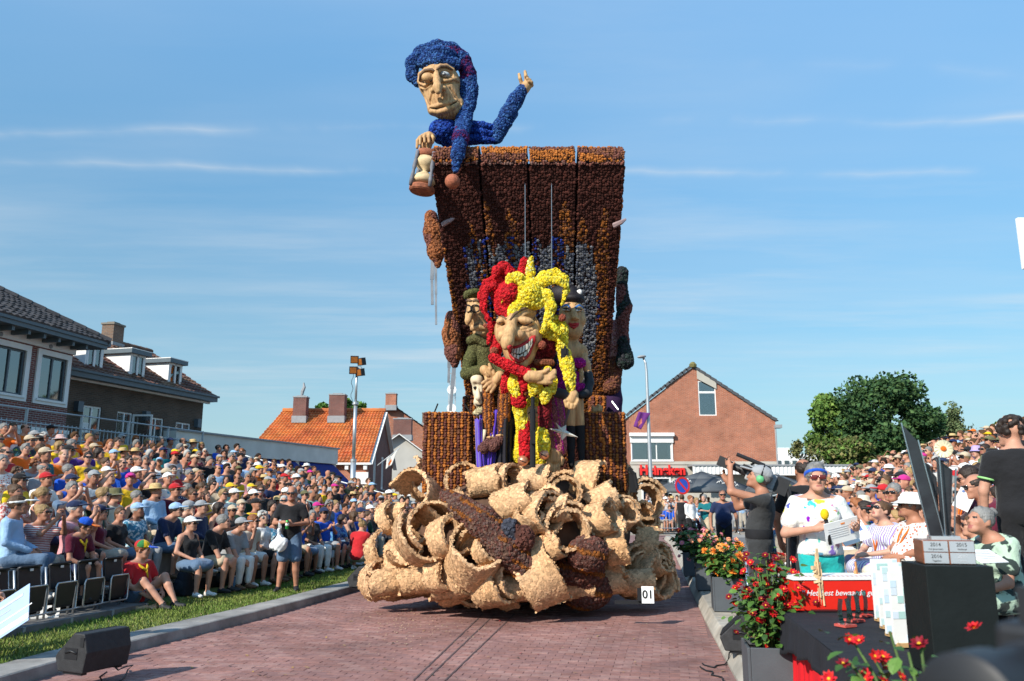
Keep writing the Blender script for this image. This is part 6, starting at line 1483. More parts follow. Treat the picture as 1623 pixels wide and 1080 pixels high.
# ---- the seated and standing poses of the crowd
POSES={
    'hands in lap':dict(yaw=8,pitch=-4),'hands in lap ':dict(yaw=-25,pitch=-8,twist=-8),'leaning back':dict(lean=-8,yaw=12,pitch=2,lw=(.16,-.22,.62),rw=(-.16,-.22,.62)),
    'arms crossed':dict(le=(.255,-.10,.80),re=(-.255,-.10,.79),lw=(-.07,-.22,.84),rw=(.07,-.20,.80),yaw=-10,pitch=-6),
    'holding up a phone':dict(le=(.23,-.24,.93),re=(-.23,-.24,.93),lw=(.06,-.36,1.16),rw=(-.06,-.36,1.16),pitch=-6,lh=((-.1,-.1,1),(-.6,.6,0)),rh=((.1,-.1,1),(.6,.6,0))),
    'one hand shading the eyes':dict(re=(-.31,-.17,1.12),rw=(-.12,-.17,1.315),rh=((.9,-.1,.25),(0,.1,-1)),yaw=6,pitch=-6,rcurl=8),
    'clapping':dict(le=(.27,-.12,.80),re=(-.27,-.12,.80),lw=(.05,-.33,.92),rw=(-.05,-.33,.92),lh=((-.15,-.5,1),(-1,0,0)),rh=((.15,-.5,1),(1,0,0)),yaw=-18,pitch=-4,lcurl=8,rcurl=8),
    'leaning forward':dict(lean=22,le=(.17,-.30,.72),re=(-.17,-.30,.72),lw=(.05,-.40,.66),rw=(-.05,-.40,.66),yaw=10,pitch=-26),'chin on one hand':dict(lean=14,re=(-.14,-.24,.78),rw=(-.05,-.17,1.06),rh=((.1,-.1,1),(.2,1,.2)),yaw=14,pitch=-14,rcurl=60),
    'pointing ahead':dict(re=(-.30,-.22,1.03),rw=(-.30,-.46,1.14),rh=((.05,-1,.3),(0,-.2,-1)),yaw=4,pitch=-4,rcurl=14)}
STAND={'standing with arms down':dict(stand=True,le=(.25,.03,.73),re=(-.25,.03,.73),lw=(.26,-.06,.47),rw=(-.26,-.06,.47),yaw=6),'standing with arms crossed':dict(stand=True,le=(.255,-.10,.80),re=(-.255,-.10,.79),lw=(-.07,-.22,.84),rw=(.07,-.20,.80),yaw=-12),
         'standing with a hand at the mouth':dict(stand=True,le=(.25,-.06,.78),lw=(.02,-.22,.80),re=(-.17,-.22,.84),rw=(-.03,-.17,1.14),rh=((.2,.1,1),(.2,1,.2)),rcurl=60,yaw=8),'standing and filming with a phone':dict(stand=True,le=(.23,-.24,.93),re=(-.23,-.24,.93),lw=(.06,-.36,1.16),rw=(-.06,-.36,1.16),lh=((-.1,-.1,1),(-.6,.6,0)),rh=((.1,-.1,1),(.6,.6,0)))}
KIT={}
def kit(pose,fem,res=.0265):
    # nearer figures get a finer mesh
    key=(pose,fem,res)
    if key not in KIT:
        d=dict(POSES.get(pose)or STAND[pose]);f=Fig(bust=1 if fem else 0,belly=0 if fem else .22,wide=.92 if fem else 1.06,**d);KIT[key]=dict(fig=f,res=res,body=f.body(res),HM=f.head_matrix())
    return KIT[key]
def piece(k,kind):
    if kind not in k:k[kind]=k['fig'].garment(kind,k['res']*(1.55 if kind!='shoes' else 1.25)if k['res']<.03 else k['res']*1.15)
    return k[kind]
HATS={'white cap':('cap','white'),'black cap':('cap','black'),'navy cap':('cap','navy'),'grey cap':('cap','grey'),'red cap':('cap','red'),'beige cap':('cap','beige'),'light blue cap':('cap','light blue'),'olive cap':('cap','olive'),'yellow cap':('cap','yellow'),'orange cap':('cap','orange'),'magenta cap':('cap','magenta'),'straw hat':('straw_hat',None),'beige bucket hat':('bucket_hat','cream'),'white sun hat':('sun_hat','white'),'lilac bucket hat':('bucket_hat','lilac'),'white visor':('visor','white'),'black sun hat':('sun_hat','black'),'olive bucket hat':('bucket_hat','olive'),'striped bright hat':('sun_hat','red and white striped')}
GARN={'tee':'T-shirt','tank':'tank top','long':'long sleeved shirt','blouse':'loose blouse'}
def person(loc,rz,pose,fem,top,kind='tee',hat=None,glasses=False,hair=('hair_short','brown'),bottom=('shorts','denim'),skin=0,size=1.0,shoes=True,k=None,legs=True,name='person'):
    k=k or kit(pose,fem);o=link(name,k['body']);o.location=loc;o.rotation_euler=(0,0,rz);o.scale=(size,)*3;setmat(o,SKIN[skin])
    a=link('shirt',piece(k,kind),o);setmat(a,CL[top])
    if legs:
        b=link(bottom[0],piece(k,bottom[0]),o);setmat(b,CL[bottom[1]])
        if shoes:c=link('shoes',piece(k,'shoes'),o);setmat(c,(m_shoe,m_shoew,m_shoeb)[int(abs(loc[0]*37))%3])
    if hair:stick(o,hair[0],HAIRC[hair[1]],o,k['HM'],'hair')
    if hat:m,c=HATS[hat];stick(o,m,CL[c]if c else m_straw,o,k['HM'])
    if glasses:stick(o,'sunglasses',m_sung,o,k['HM'])
    return o
USED=set()
def uniq(cands):
    for c in cands:
        c=' '.join(c.split())
        if c not in USED and len(c.split())<=16:USED.add(c);return c
    c=cands[-1];USED.add(c);return c
def facing(dx,dy):return math.atan2(dx,-dy)
# ================================================================== GRANDSTANDS
ROWH,ROWD=.238,.87
NL,LSL=10,19.0
LST=empty('grandstand',SL,label='long grey tiered grandstand packed with spectators on the lawn side',cat='grandstand')
m_deck=M('stand_deck',(.16,.155,.15),.8,.2,4,.2,30);m_bench=M('stand_bench',(.24,.24,.24),.6,.15,5);m_seatb=M('seat_black',(.022,.022,.024),.45,.15,8)
def frame_box(b,o,d,n,s0,s1,n0,n1,z0,z1):
    rot=Matrix((d,n,Vector((0,0,1)))).transposed();b.box(o+d*(s0+s1)/2+n*(n0+n1)/2+Vector((0,0,(z0+z1)/2)),(abs(s1-s0)/2,abs(n1-n0)/2,abs(z1-z0)/2),rot)
def stand(root,o,d,n,rows,s0,s1,zb,rise,dep,first=0):
    for k in range(first,rows):
        b=MB();z=zb+rise*k;frame_box(b,o,d,n,s0,s1,dep*k-.42,dep*k+.38,z-.06,z-.004);b.build('tier',m_deck,root,keep=True)
        b=MB();frame_box(b,o,d,n,s0+.1,s1-.1,dep*k-.16,dep*k+.16,z+.41,z+.445);frame_box(b,o,d,n,s0+.1,s1-.1,dep*k-.02,dep*k+.02,z,z+.41);b.build('bench',m_bench,root,keep=True)
        b=MB();frame_box(b,o,d,n,s0,s1,dep*k-.43,dep*k-.415,z-rise,z-.06);b.build('riser',m_dark,root,keep=True)
stand(LST,SL,dL,nL,NL,-4.0,LSL,.15,ROWH,ROWD,1)
def railing(root,pts,h,mat,post=1.4,n=3,bal=0,r=.024):
    """posts every POST metres, N rails, optional thin balusters every BAL metres"""
    for p,q in zip(pts[:-1],pts[1:]):
        p,q=Vector(p),Vector(q);L_=(q-p).length;m=max(1,round(L_/post))
        for i in range(m+1):
            a=p+(q-p)*i/m;b=MB();b.bar(a,a+Vector((0,0,h+.03)),.06,.05);b.build('rail_post',mat,root,keep=True)
        for j in range(n):
            z=Vector((0,0,h*(1-j/max(n-.0,1))));b=MB();b.tube([p+z,q+z],r,6);b.build('rail',mat,root,keep=True)
        if bal:
            b=MB();mm=int(L_/bal)
            for i in range(1,mm):a=p+(q-p)*i/mm;b.bar(a+Vector((0,0,h*.08)),a+Vector((0,0,h*.72)),.018)
            b.build('balusters',mat,root,keep=True)['kind']='stuff'
def lp(s,k,dz=0.0,dn=0.0):return SL+dL*s+nL*(ROWD*k+dn)+Vector((0,0,.15+ROWH*k+dz))
railing(LST,[lp(-3,NL-1,.70,.75),lp(LSL-2.2,NL-1,.70,.75)],1.1,m_rail,2.0,3,.16)
railing(LST,[lp(LSL+.1,NL-1,.05,.5),lp(LSL+.1,2.5,.05)],1.05,m_wrail,1.6,3,.17)
railing(LST,[lp(LSL+1.2,6,-.4),lp(LSL+1.2,0,-.1)],1.0,m_wrail,1.5,3)
NR,LSR=13,24.0
RST=empty('grandstand',SR,label='tiered steel grandstand packed with spectators behind the presenter and the trophy',cat='grandstand')
RH,RD=.245,.80
stand(RST,SR,dR,nR,NR,-4.5,LSR,.36,RH,RD,1)
def rp(s,k,dz=0.0,dn=0.0):return SR+dR*s+nR*(RD*k+dn)+Vector((0,0,.36+RH*k+dz))
railing(RST,[rp(LSR+.1,NR-1,.05,.4),rp(LSR+.1,.5,.05)],1.05,m_rail,1.6,3)
railing(RST,[rp(-3,NR-1,0,.5),rp(LSR,NR-1,0,.5)],1.1,m_rail,2.0,3)
for s_ in(9.0,16.0):railing(RST,[rp(s_,11.6,.0),rp(s_,7.2,.0)],.95,m_rail,1.7,2);railing(RST,[rp(s_,6.0,.0),rp(s_,2.4,.0)],.95,m_rail,1.7,2)
# stage for the guests
b=MB();poly=[(2.42,6.6),(2.78,8.8),(3.3,12.0),(4.6,19.5),(6.4,30),(10,30),(5.6,4.2),(3.05,4.2),(3.05,6.6)]
b.prism([(x,y,.15)for x,y in poly],(0,0,.20));tag(b.build('stage',m_deck),kind='structure')

# ---- who sits where: seats, then the people the photograph singles out, then the rest
def proj(p):
    x,y,z=p[0],p[1],p[2]-CAMZ;zc_=y*CP+z*SP;yc=-y*SP+z*CP
    return 811.5+FPX*x/zc_,540-FPX*yc/zc_
SEATS=[]
def add_seat(p,base,stand_,row,s_):
    u,v=proj(p+Vector((0,0,1.26)));fx,fy=-p.x*.9+.2,13.3-p.y;L_=math.hypot(fx,fy)or 1;bx,by=base;t=.5
    SEATS.append(dict(p=p,u=u,v=v,rz=facing(bx*(1-t)+fx/L_*t,by*(1-t)+fy/L_*t)+rnd.gauss(0,.16),stand=stand_,row=row,s=s_,dist=math.hypot(p.x,p.y)))
for k in range(NL):
    s_=-3.6+rnd.uniform(0,.3)if k else 3.75
    while s_<LSL-(.2 if k<8 else .5):
        p=lp(s_,k)+Vector((rnd.gauss(0,.03),rnd.gauss(0,.03),0))
        if rnd.random()<(.97 if k<9 else .85)and not(k==0 and s_>15.5):add_seat(p,(-nL.x,-nL.y),'left',k,s_)
        s_+=rnd.uniform(.52,.60)
for k in range(NR):
    s_=(-.6 if k else .4)+rnd.uniform(0,.3)
    if k>3:s_=1.0
    while s_<(LSR-.3 if k>1 else 13.5):
        p=rp(s_,k)+Vector((rnd.gauss(0,.03),rnd.gauss(0,.03),0))
        gap=any(abs(s_-a)<.55 for a in(9.0,16.0))and k>2
        if rnd.random()<.95 and not gap:add_seat(p,(-nR.x,-nR.y),'right',k,s_)
        s_+=rnd.uniform(.50,.58)
SEATS=[q for q in SEATS if-15<q['u']<1640]
# (column, line, top, garment, hat, sunglasses, pose, feminine, hair)
KEY=[(15,674,'white','tank',None,0,'hands in lap',1,('hair_bob','brown')),(30,684,'orange','tee','grey cap',0,'leaning forward',0,None),(56,688,'orange','tee','black cap',1,'arms crossed',0,None),(70,690,'orange','tee',None,1,'hands in lap',1,('hair_short','white')),(64,706,'yellow','tee',None,0,'hands in lap',0,('hair_short','brown')),(79,702,'yellow','tee',None,1,'arms crossed',1,('hair_bob','blonde')),
       (97,698,'yellow','tee','striped bright hat',1,'hands in lap',1,('hair_long','brown')),(92,712,'purple','tee','black cap',1,'chin on one hand',0,None),(116,700,'yellow','tank',None,1,'leaning back',0,('hair_short','grey')),(121,717,'purple','tee',None,0,'chin on one hand',0,('hair_fringe','brown')),(147,708,'yellow','tee','beige cap',1,'hands in lap',1,('hair_bob','blonde')),(172,706,'yellow','tee',None,0,'arms crossed',0,('hair_short','ginger')),(184,706,'yellow','tee',None,1,'leaning back',0,('hair_short','dark')),(153,690,'orange','tee',None,1,'hands in lap',1,('hair_long','grey')),
       (104,738,'royal blue','tee',None,0,'hands in lap',0,('hair_short','grey')),(168,745,'royal blue','tee','white cap',0,'pointing ahead',0,None),(182,735,'royal blue','tee',None,1,'pointing ahead',0,('hair_fringe','brown')),(203,748,'royal blue','tee','white cap',0,'leaning forward',0,None),(45,740,'rust','tank',None,1,'leaning back',1,('hair_curly','brown')),(64,730,'teal','tee','beige cap',0,'hands in lap',0,None),(26,762,'yellow','tee','black cap',1,'hands in lap',1,('hair_long','brown')),(50,766,'white','tank',None,1,'hands in lap',1,('hair_ponytail','blonde')),
       (77,762,'white','tee','red cap',0,'arms crossed',0,None),(133,765,'white','tee','grey cap',0,'clapping',0,None),(44,795,'light blue','long','white visor',0,'hands in lap',0,('hair_short','brown')),(88,784,'denim','tee',None,0,'holding up a phone',0,('hair_short','grey')),(168,797,'maroon','tank','navy cap',1,'hands in lap',1,None),(202,792,'black','tee',None,0,'hands in lap ',1,('hair_ponytail','brown')),(185,770,'cream','tee','olive bucket hat',0,'hands in lap',0,None),(188,790,'white','tee','beige bucket hat',0,'hands in lap',0,None),(99,815,'pink','tee','navy cap',0,'holding up a phone',0,None),(66,825,'red and white striped','blouse',None,1,'holding up a phone',1,('hair_bun','blonde')),
       (228,815,'light blue print','blouse','light blue cap',0,'hands in lap',1,('hair_short','white')),(248,808,'navy','tee','light blue cap',1,'leaning forward',0,None),(266,815,'mint','tee','grey cap',0,'chin on one hand',0,None),(262,795,'maroon','tee','red cap',1,'hands in lap',0,None),(292,836,'black','tank','white cap',1,'hands in lap',1,('hair_ponytail','brown')),(314,832,'black','tee',None,0,'leaning forward',0,('hair_short','grey')),(338,832,'leopard print','tee','black cap',1,'hands in lap',1,None),(360,838,'grey','tee','grey cap',0,'leaning forward',0,None),(378,838,'cream','tee',None,1,'chin on one hand',0,('hair_short','ginger')),(421,832,'white','blouse',None,0,'hands in lap',1,('hair_curly','white')),
       (347,715,'royal blue','tee',None,1,'leaning back',0,('hair_short','dark')),(364,724,'white','long',None,1,'hands in lap',0,('hair_short','grey')),(392,730,'light blue','long',None,1,'hands in lap',0,('hair_fringe','brown')),(407,748,'orange','tee','yellow cap',0,'hands in lap',0,None),(448,745,'yellow','tee','white cap',1,'hands in lap',0,None),(310,742,'cream','tee','beige cap',0,'leaning forward',1,None),(250,772,'light blue','long','straw hat',0,'hands in lap',0,None),(300,688,'olive','tee','straw hat',1,'hands in lap',0,None),(430,778,'dark green','tee','straw hat',0,'leaning forward',1,('hair_long','brown')),(376,778,'mint','long','white cap',0,'hands in lap',0,None),
       (494,800,'red','tank','magenta cap',1,'hands in lap',1,None),(515,812,'royal blue','tee','navy cap',1,'clapping',0,None),(556,808,'royal blue','tee','navy cap',0,'leaning forward',0,None),(535,835,'blue print','tee',None,0,'leaning forward',1,('hair_long','dark')),(565,825,'dark green','tee',None,0,'leaning forward',0,('hair_short','brown')),(588,820,'black','tee','white cap',0,'hands in lap',0,None),(600,812,'white','tee','black sun hat',0,'hands in lap',1,None),(240,693,'light blue','tank',None,1,'holding up a phone',1,('hair_bob','blonde')),(285,705,'white','long',None,1,'hands in lap',0,('hair_fringe','brown')),(193,705,'navy','tee','straw hat',0,'hands in lap',1,None),(206,708,'rust','tee','straw hat',0,'hands in lap',1,None),
       (1541,762,'maroon','tee',None,1,'hands in lap',0,('hair_short','dark')),(1577,768,'maroon','tee',None,1,'arms crossed',0,('hair_short','dark')),(1566,740,'light blue','tee','olive bucket hat',0,'hands in lap',0,None),(1540,738,'cream','tank',None,1,'hands in lap',1,('hair_long','blonde')),(1536,716,'light blue','tee','black cap',1,'hands in lap',0,None),(1497,738,'grey','tee','navy cap',0,'hands in lap',0,None),(1515,735,'white','tank','white cap',0,'hands in lap',1,None),(1493,725,'orange','tee','beige cap',0,'hands in lap',1,None),(1555,675,'mint','tee','orange cap',0,'leaning forward',1,None),(1553,718,'white','tee','lilac bucket hat',0,'hands in lap',1,('hair_long','brown')),(1588,715,'charcoal','tee','lilac bucket hat',0,'hands in lap',1,None),(1571,725,'charcoal','tee','black sun hat',0,'hands in lap',1,None),
       (1420,790,'cream','long',None,1,'hands in lap',0,('hair_short','grey')),(1370,798,'dark floral','tee',None,0,'clapping',0,('hair_short','dark')),(1325,800,'white','long',None,0,'hands in lap',0,('hair_short','white')),(1384,755,'light blue','tee','navy cap',0,'hands in lap',0,None),(1362,748,'olive','tee','olive cap',1,'hands in lap',0,None),(1374,730,'orange','tee','navy cap',1,'hands in lap',0,None),(1426,722,'pastel striped','tee',None,1,'one hand shading the eyes',1,('hair_bob','blonde')),(1407,725,'cream','tee','beige cap',0,'one hand shading the eyes',0,None),(1340,758,'blue and white striped','tee',None,0,'holding up a phone',0,('hair_short','brown'))]
for kq in KEY:
    best=min((q for q in SEATS if 'key' not in q),key=lambda q:(q['u']-kq[0])**2+(q['v']-kq[1])**2)
    if math.hypot(best['u']-kq[0],best['v']-kq[1])<26:best['key']=kq
TOPW=[('white',11),('black',16),('navy',14),('royal blue',5),('light blue',8),('grey',6),('charcoal',5),('red',4),('maroon',3),('orange',2),('yellow',4),('green',1),('dark green',3),('olive',3),('teal',2),('pink',4),('magenta',2),('beige',4),('cream',5),('mint',2),('rust',2),('denim',3),('blue and white striped',2),('red and white striped',1),('white floral',3),('dark floral',2),('white dotted',1),('navy dotted',1),('leopard print',1),('light blue print',2),('black and white print',1),('red checked',1),('lilac',1)]
HATW=[(None,66),('white cap',4),('black cap',7),('navy cap',5),('grey cap',4),('red cap',2),('beige cap',4),('light blue cap',2),('olive cap',2),('straw hat',4),('beige bucket hat',2),('white sun hat',2),('magenta cap',1),('yellow cap',1)]
POSEW=[('hands in lap',22),('hands in lap ',14),('leaning back',12),('arms crossed',12),('holding up a phone',9),('one hand shading the eyes',5),('clapping',9),('leaning forward',10),('chin on one hand',6),('pointing ahead',1)]
HAIRF=[('hair_long',4),('hair_bob',3),('hair_ponytail',3),('hair_bun',2),('hair_curly',2),('hair_short',1)];HAIRM=[('hair_short',6),('hair_tousled',2),('hair_fringe',3),(None,1)];HCOL=[('brown',7),('dark',5),('blonde',3),('grey',3),('white',1),('ginger',1)]
def wpick(w_):return rnd.choices([q[0]for q in w_],[q[1]for q in w_])[0]
ZONES=[(-20,75,660,716,.55,('orange',)),(60,200,690,728,.55,('yellow','yellow','orange')),(80,215,722,775,.5,('royal blue','royal blue','purple','yellow')),(225,330,735,790,.2,('yellow',)),(470,610,785,850,.4,('royal blue','navy')),(300,460,770,830,.3,('dark green','black','maroon'))]
def zone_top(q):
    if 'u' in q and q['stand']=='left':
        for a,b,c,d,pr_,tops in ZONES:
            if a<q['u']<b and c<q['v']<d and rnd.random()<pr_:return rnd.choice(tops)
def attrs(q):
    if 'key' in q:
        _,_,top,kind,hat,gl,pose,fem,hair=q['key'];hair=hair or(('hair_short',wpick(HCOL)))
    else:
        fem=rnd.random()<.5;top=zone_top(q)or wpick(TOPW);kind=wpick([('tee',10),('tank',5),('long',1),('blouse',2)]if fem else[('tee',14),('tank',1),('long',4)]);hat=wpick(HATW);gl=rnd.random()<.5;pose=wpick(POSEW)
        h=wpick(HAIRF if fem else HAIRM);hair=(h,wpick(HCOL))if h else None
    if hat and hair and hair[0]in('hair_bun','hair_curly','hair_tousled'):hair=('hair_bob' if fem else 'hair_short',hair[1])
    q.update(top=top,kind=kind,hat=hat,gl=bool(gl),pose=pose,fem=fem,hair=hair,bottom=(wpick([('shorts',5),('trousers',3),('skirt',3 if fem else 0)]),wpick([('denim',4),('black',3),('navy',2),('beige',3),('stone',2),('white',2),('grey',2)])),skin=rnd.choices(range(5),[5,5,3,3,1])[0],size=rnd.uniform(.95,1.05)*(.96 if fem else 1.02))
for q in SEATS:attrs(q)
def looks(q):
    t=f"person in {q['top']} {GARN[q['kind']]}"
    ex=[x for x in(q['hat'],'sunglasses' if q['gl']else None)if x]
    return t+(' and '+' and '.join(ex)if len(ex)==1 else(', '+' and '.join(ex)if ex else ''))
ORD=['front','second','third','fourth','fifth','sixth','seventh','eighth','ninth','tenth','top','twelfth','top']
def where(q):return 'in the '+('lawn side' if q['stand']=='left' else 'stage side')+' stand'

# ---- FAR CROWD behind the barriers at the end of the road
FARP=[]
for i in range(46):
    x=rnd.uniform(6.0,19.0);y=40.4+rnd.random()*2.2
    FARP.append(Vector((x,y,.11)))
def label_person(q,extra):
    b=looks(q);po=q['pose'].strip();rw=ORD[q['row']];side='lawn' if q['stand']=='left' else 'stage'
    c=[f"{b}, {po}, {rw} row, {side} side",f"{b}, {rw} row, {side} side"]
    if 'nb' in q:c+=[f"{b}, {rw} row, beside {q['nb']}"]
    L_=max(c[0].split().__len__(),0)
    if L_>16:c=c[1:]
    t_=f"person in {q['top']} {'shirt' if q['kind'] == 'long' else GARN[q['kind']]}";hx=f" and {q['hat']}" if q['hat']else ''
    return uniq(c+[f"{t_}{hx}, {rw} row, {side} side",f"{t_}, {rw} {side} row, beside {q.get('nb', 'the aisle')}",f"{t_}, {rw} {side} row, seat {int(q['s'] * 1.9) + 1}"])
order=sorted(SEATS,key=lambda q:q['dist']*(1.0 if 'key' not in q else .6))
N_IND=232
for a in SEATS:
    nb=[c for c in SEATS if c is not a and c['stand']==a['stand']and c['row']==a['row']and abs(c['s']-a['s'])<.8]
    if nb:a['nb']=nb[0]['top']+' '+GARN[nb[0]['kind']]
for q in order[:N_IND]:
    q['ind']=True
    o=person(q['p']+Vector((0,0,-.0)),q['rz'],q['pose'],q['fem'],q['top'],q['kind'],q['hat'],q['gl'],q['hair'],q['bottom'],q['skin'],q['size'],legs=q['row']<3 or q['dist']<13,shoes=q['row']<3,k=kit(q['pose'],q['fem'],.0195)if q['dist']<14.5 else None)
    tag(o,label_person(q,where(q)),'person','spectators seated in the two grandstands')
# everyone too small to pick apart, joined
def crowd_mesh(name,people,label=None):
    Vs,Fs,Cs,off=[],[],[],0;cache={}
    for q in people:
        k=kit(q['pose'],q['fem'],.056)
        def put(me,col,Mx,cut=False):
            nonlocal off
            if me.name not in cache:
                v=np.empty(len(me.vertices)*3,np.float32);me.vertices.foreach_get('co',v);f=np.empty(len(me.loops),np.int32);me.loops.foreach_get('vertex_index',f)
                q4=len(me.polygons)*4==len(me.loops)
                if q4:f=f.reshape(-1,4)
                else:
                    fl=[];
                    for p in me.polygons:
                        w_=list(p.vertices);fl+=[(w_[0],w_[i],w_[i+1],w_[i+1])for i in range(1,len(w_)-1)]
                    f=np.array(fl)
                cache[me.name]=(v.reshape(-1,3),f)
            v,f=cache[me.name];m=np.array(Mx);w_=v@m[:3,:3].T+m[:3,3]
            keep=np.ones(len(f),bool)
            if cut:keep=v[f[:,0],2]>.50
            Vs.append(w_);Fs.append(f[keep]+off);Cs.append(np.tile(col,(len(w_),1)));off+=len(w_)
        B=Matrix.Translation(q['p'])@Matrix.Rotation(q['rz'],4,'Z')@Matrix.Scale(q['size'],4);H=B@k['HM']
        sc_=SKIN[q['skin']].node_tree.nodes['RGB'].outputs[0].default_value[:3]if 'RGB' in SKIN[q['skin']].node_tree.nodes else(.5,.27,.18)
        put(k['body'],sc_,B,not q.get('st'));put(piece(k,q['kind']),PLAIN.get(q['top'],(.45,.42,.42)),B)
        if q.get('st'):put(piece(k,'trousers'),PLAIN[q['bottom'][1]],B)
        hc=dict(brown=(.085,.045,.022),dark=(.025,.016,.012),blonde=(.30,.19,.08),grey=(.20,.195,.185),white=(.42,.41,.38),ginger=(.24,.085,.03))
        if q['hair']:put(HEADC[q['hair'][0]],hc[q['hair'][1]],H)
        if q['hat']:m_,c_=HATS[q['hat']];put(HEADC[m_],PLAIN.get(c_,(.52,.37,.17)),H)
        if q['gl']:put(HEADC['sunglasses'],(.012,.011,.012),H)
    if not Vs:return
    F=np.concatenate(Fs);tri=np.concatenate([F[:,:3],F[:,[0,2,3]]]);tri=tri[(tri[:,0]!=tri[:,2])&(tri[:,1]!=tri[:,2])]
    o=link(name,np_mesh(name,np.concatenate(Vs),tri,M('crowd_cloth',(1,1,1),.85,.08,6,.4,12,attr='Col',spec=.15),None,True,np.concatenate(Cs)));tag(o,kind='stuff');return o
crowd_mesh('crowd',[q for q in SEATS if 'ind' not in q])
for i,p in enumerate(FARP):
    q=dict(p=p);attrs(q);q['pose']=rnd.choice(list(STAND));q['rz']=facing(-.35+rnd.gauss(0,.25),-1);q['row']=0;q['st']=True;FARP[i]=q
crowd_mesh('crowd',FARP[20:])
for q in FARP[:20]:
    q['bottom']=('trousers',q['bottom'][1])
    o=person(q['p'],q['rz'],q['pose'],q['fem'],q['top'],q['kind'],q['hat'],q['gl'],q['hair'],q['bottom'],q['skin'],q['size'],shoes=False);tag(o,uniq([f"{looks(q)}, {q['pose']}, beyond the road end",f"{looks(q)}, beyond the road end",f"person in {q['top']} {GARN[q['kind']]}, {q['pose']}, beyond the road end",f"{looks(q)}, {q['pose']}, {q['bottom'][1]} trousers, beyond the road end"]),'person','onlookers standing beyond the road end')

# ================================================================== PEOPLE THE PHOTOGRAPH SINGLES OUT
def hero(loc,rz,label,top,kind='tee',hat=None,glasses=False,hair=('hair_short','grey'),bottom=('trousers','black'),skin=0,size=1.0,res=.0155,fem=False,group=None,extra=None,shoem=None,fine=True,**fig):
    f=Fig(**{'bust':1 if fem else 0,'wide':.93 if fem else 1.04,**fig});k=dict(fig=f,res=res,HM=f.head_matrix());k['body']=f.body(res,fine)
    o=person(loc,rz,None,fem,top,kind,hat,glasses,hair,bottom,skin,size,True,k);tag(o,label,'person',group);USED.add(label)
    o['_f']=1;del o['_f']
    if shoem:next(c for c in o.children if c.name.startswith('shoes')).material_slots[0].material=shoem
    if extra:extra(o,f)
    return o,f
def loc_of(u,v,Y,base):p=P(u,v,Y);return Vector((p.x,p.y,base))
def world(o,f,p):return Matrix.LocRotScale(o.location,o.rotation_euler,o.scale)@Vector(p)
def clear_seats(p,r=.5):
    pass
STG=.35
# --- presenter
def pres_x(o,f):
    S=cap_of(.094,.115,.106);S.cut((0,0,.052),(0,.35,1));S.cut((0,0,.016),(0,-.45,-1));V,F=S.mesh_arrays(.009);h=link('headband',np_mesh('headband',V,F,CL['royal blue']),o);h.matrix_parent_inverse=Matrix.Identity(4);h.matrix_basis=f.head_matrix()
    b=MB();b.box(f.up(.085,-.135,.93),(.035,.006,.0175),f.Ru);b.build('name_badge',M('badge_orange',(.75,.25,.05),.6,.1),o)
pr,prf=hero(Vector((2.76,7.35,STG)),facing(-.12,-1),'presenter in white floral blouse, turquoise trousers and blue headband holding a yellow microphone','white floral','blouse',None,True,('hair_tousled','grey'),('trousers','turquoise'),0,1.0,.013,True,extra=pres_x,stand=True,belly=.25,yaw=-4,pitch=2,re=(-.30,-.02,.74),rw=(-.09,-.27,.79),rh=((.9,-.5,.35),(0,.9,-.6)),rcurl=75,le=(.29,.0,.75),lw=(.24,-.28,.80),lh=((-.3,-.9,.1),(-.6,.2,.6)),lcurl=40)
for c in pr.children:
    if c.name.startswith('sunglasses'):c.material_slots[0].material=M('red_lens',(.13,.0175,.015),.12,0,spec=.8)
mic=empty('microphone',world(pr,prf,prf.wr[-1]),label='handheld microphone with a round yellow foam windshield',cat='microphone')
hm=world(pr,prf,prf.wr[-1]+Vector((.07,-.065,.03)));b=MB();b.tube([hm+Vector((.03,.02,-.16)),hm+Vector((0,0,.05))],[.014,.018],8);b.build('handle',m_blk,mic,True,keep=True)
S=SDF();S.ell((hm+Vector((-.012,-.012,.095)))[:],(.036,.036,.048));V,F=S.mesh_arrays(.008);link('windshield',np_mesh('windshield',V,F,M('foam_yellow',(.78,.50,.01),.95,.15,60,.6,200)),mic,True)
m_paper=M('paper',(.78,.78,.76),.7,.03)
def sheet(name,c,w_,h_,rot,label,cat,mats=(m_paper,),marks=()):
    o=empty(name,c,label=label,cat=cat);b=MB();b.box(c,(w_/2,.003,h_/2),rot);b.build('page',mats[0],o,keep=True)
    for(x,z,a,d,m_)in marks:
        k=MB();k.box(Vector(c)+rot@Vector((x*w_,-.005,z*h_)),(a*w_,.0012,d*h_),rot);k.build('print',m_,o,keep=True)
    return o
m_or=M('print_orange',(.75,.22,.03),.7,0);m_bl=M('print_blue',(.10,.18,.42),.7,0);m_gy=M('print_grey',(.45,.46,.48),.7,0)
sheet('script_sheet',P(1334,842,7.02),.30,.21,Matrix.Rotation(R(-14),3,'Y')@Matrix.Rotation(R(24),3,'X'),'white script sheet on a clipboard in the presenter left hand','paper',marks=[(.05,.34,.06,.03,m_or)]+[(-.1,.2-.1*i,.3,.008,m_gy)for i in range(5)]+[(.3,-.1,.05,.1,m_bl)])
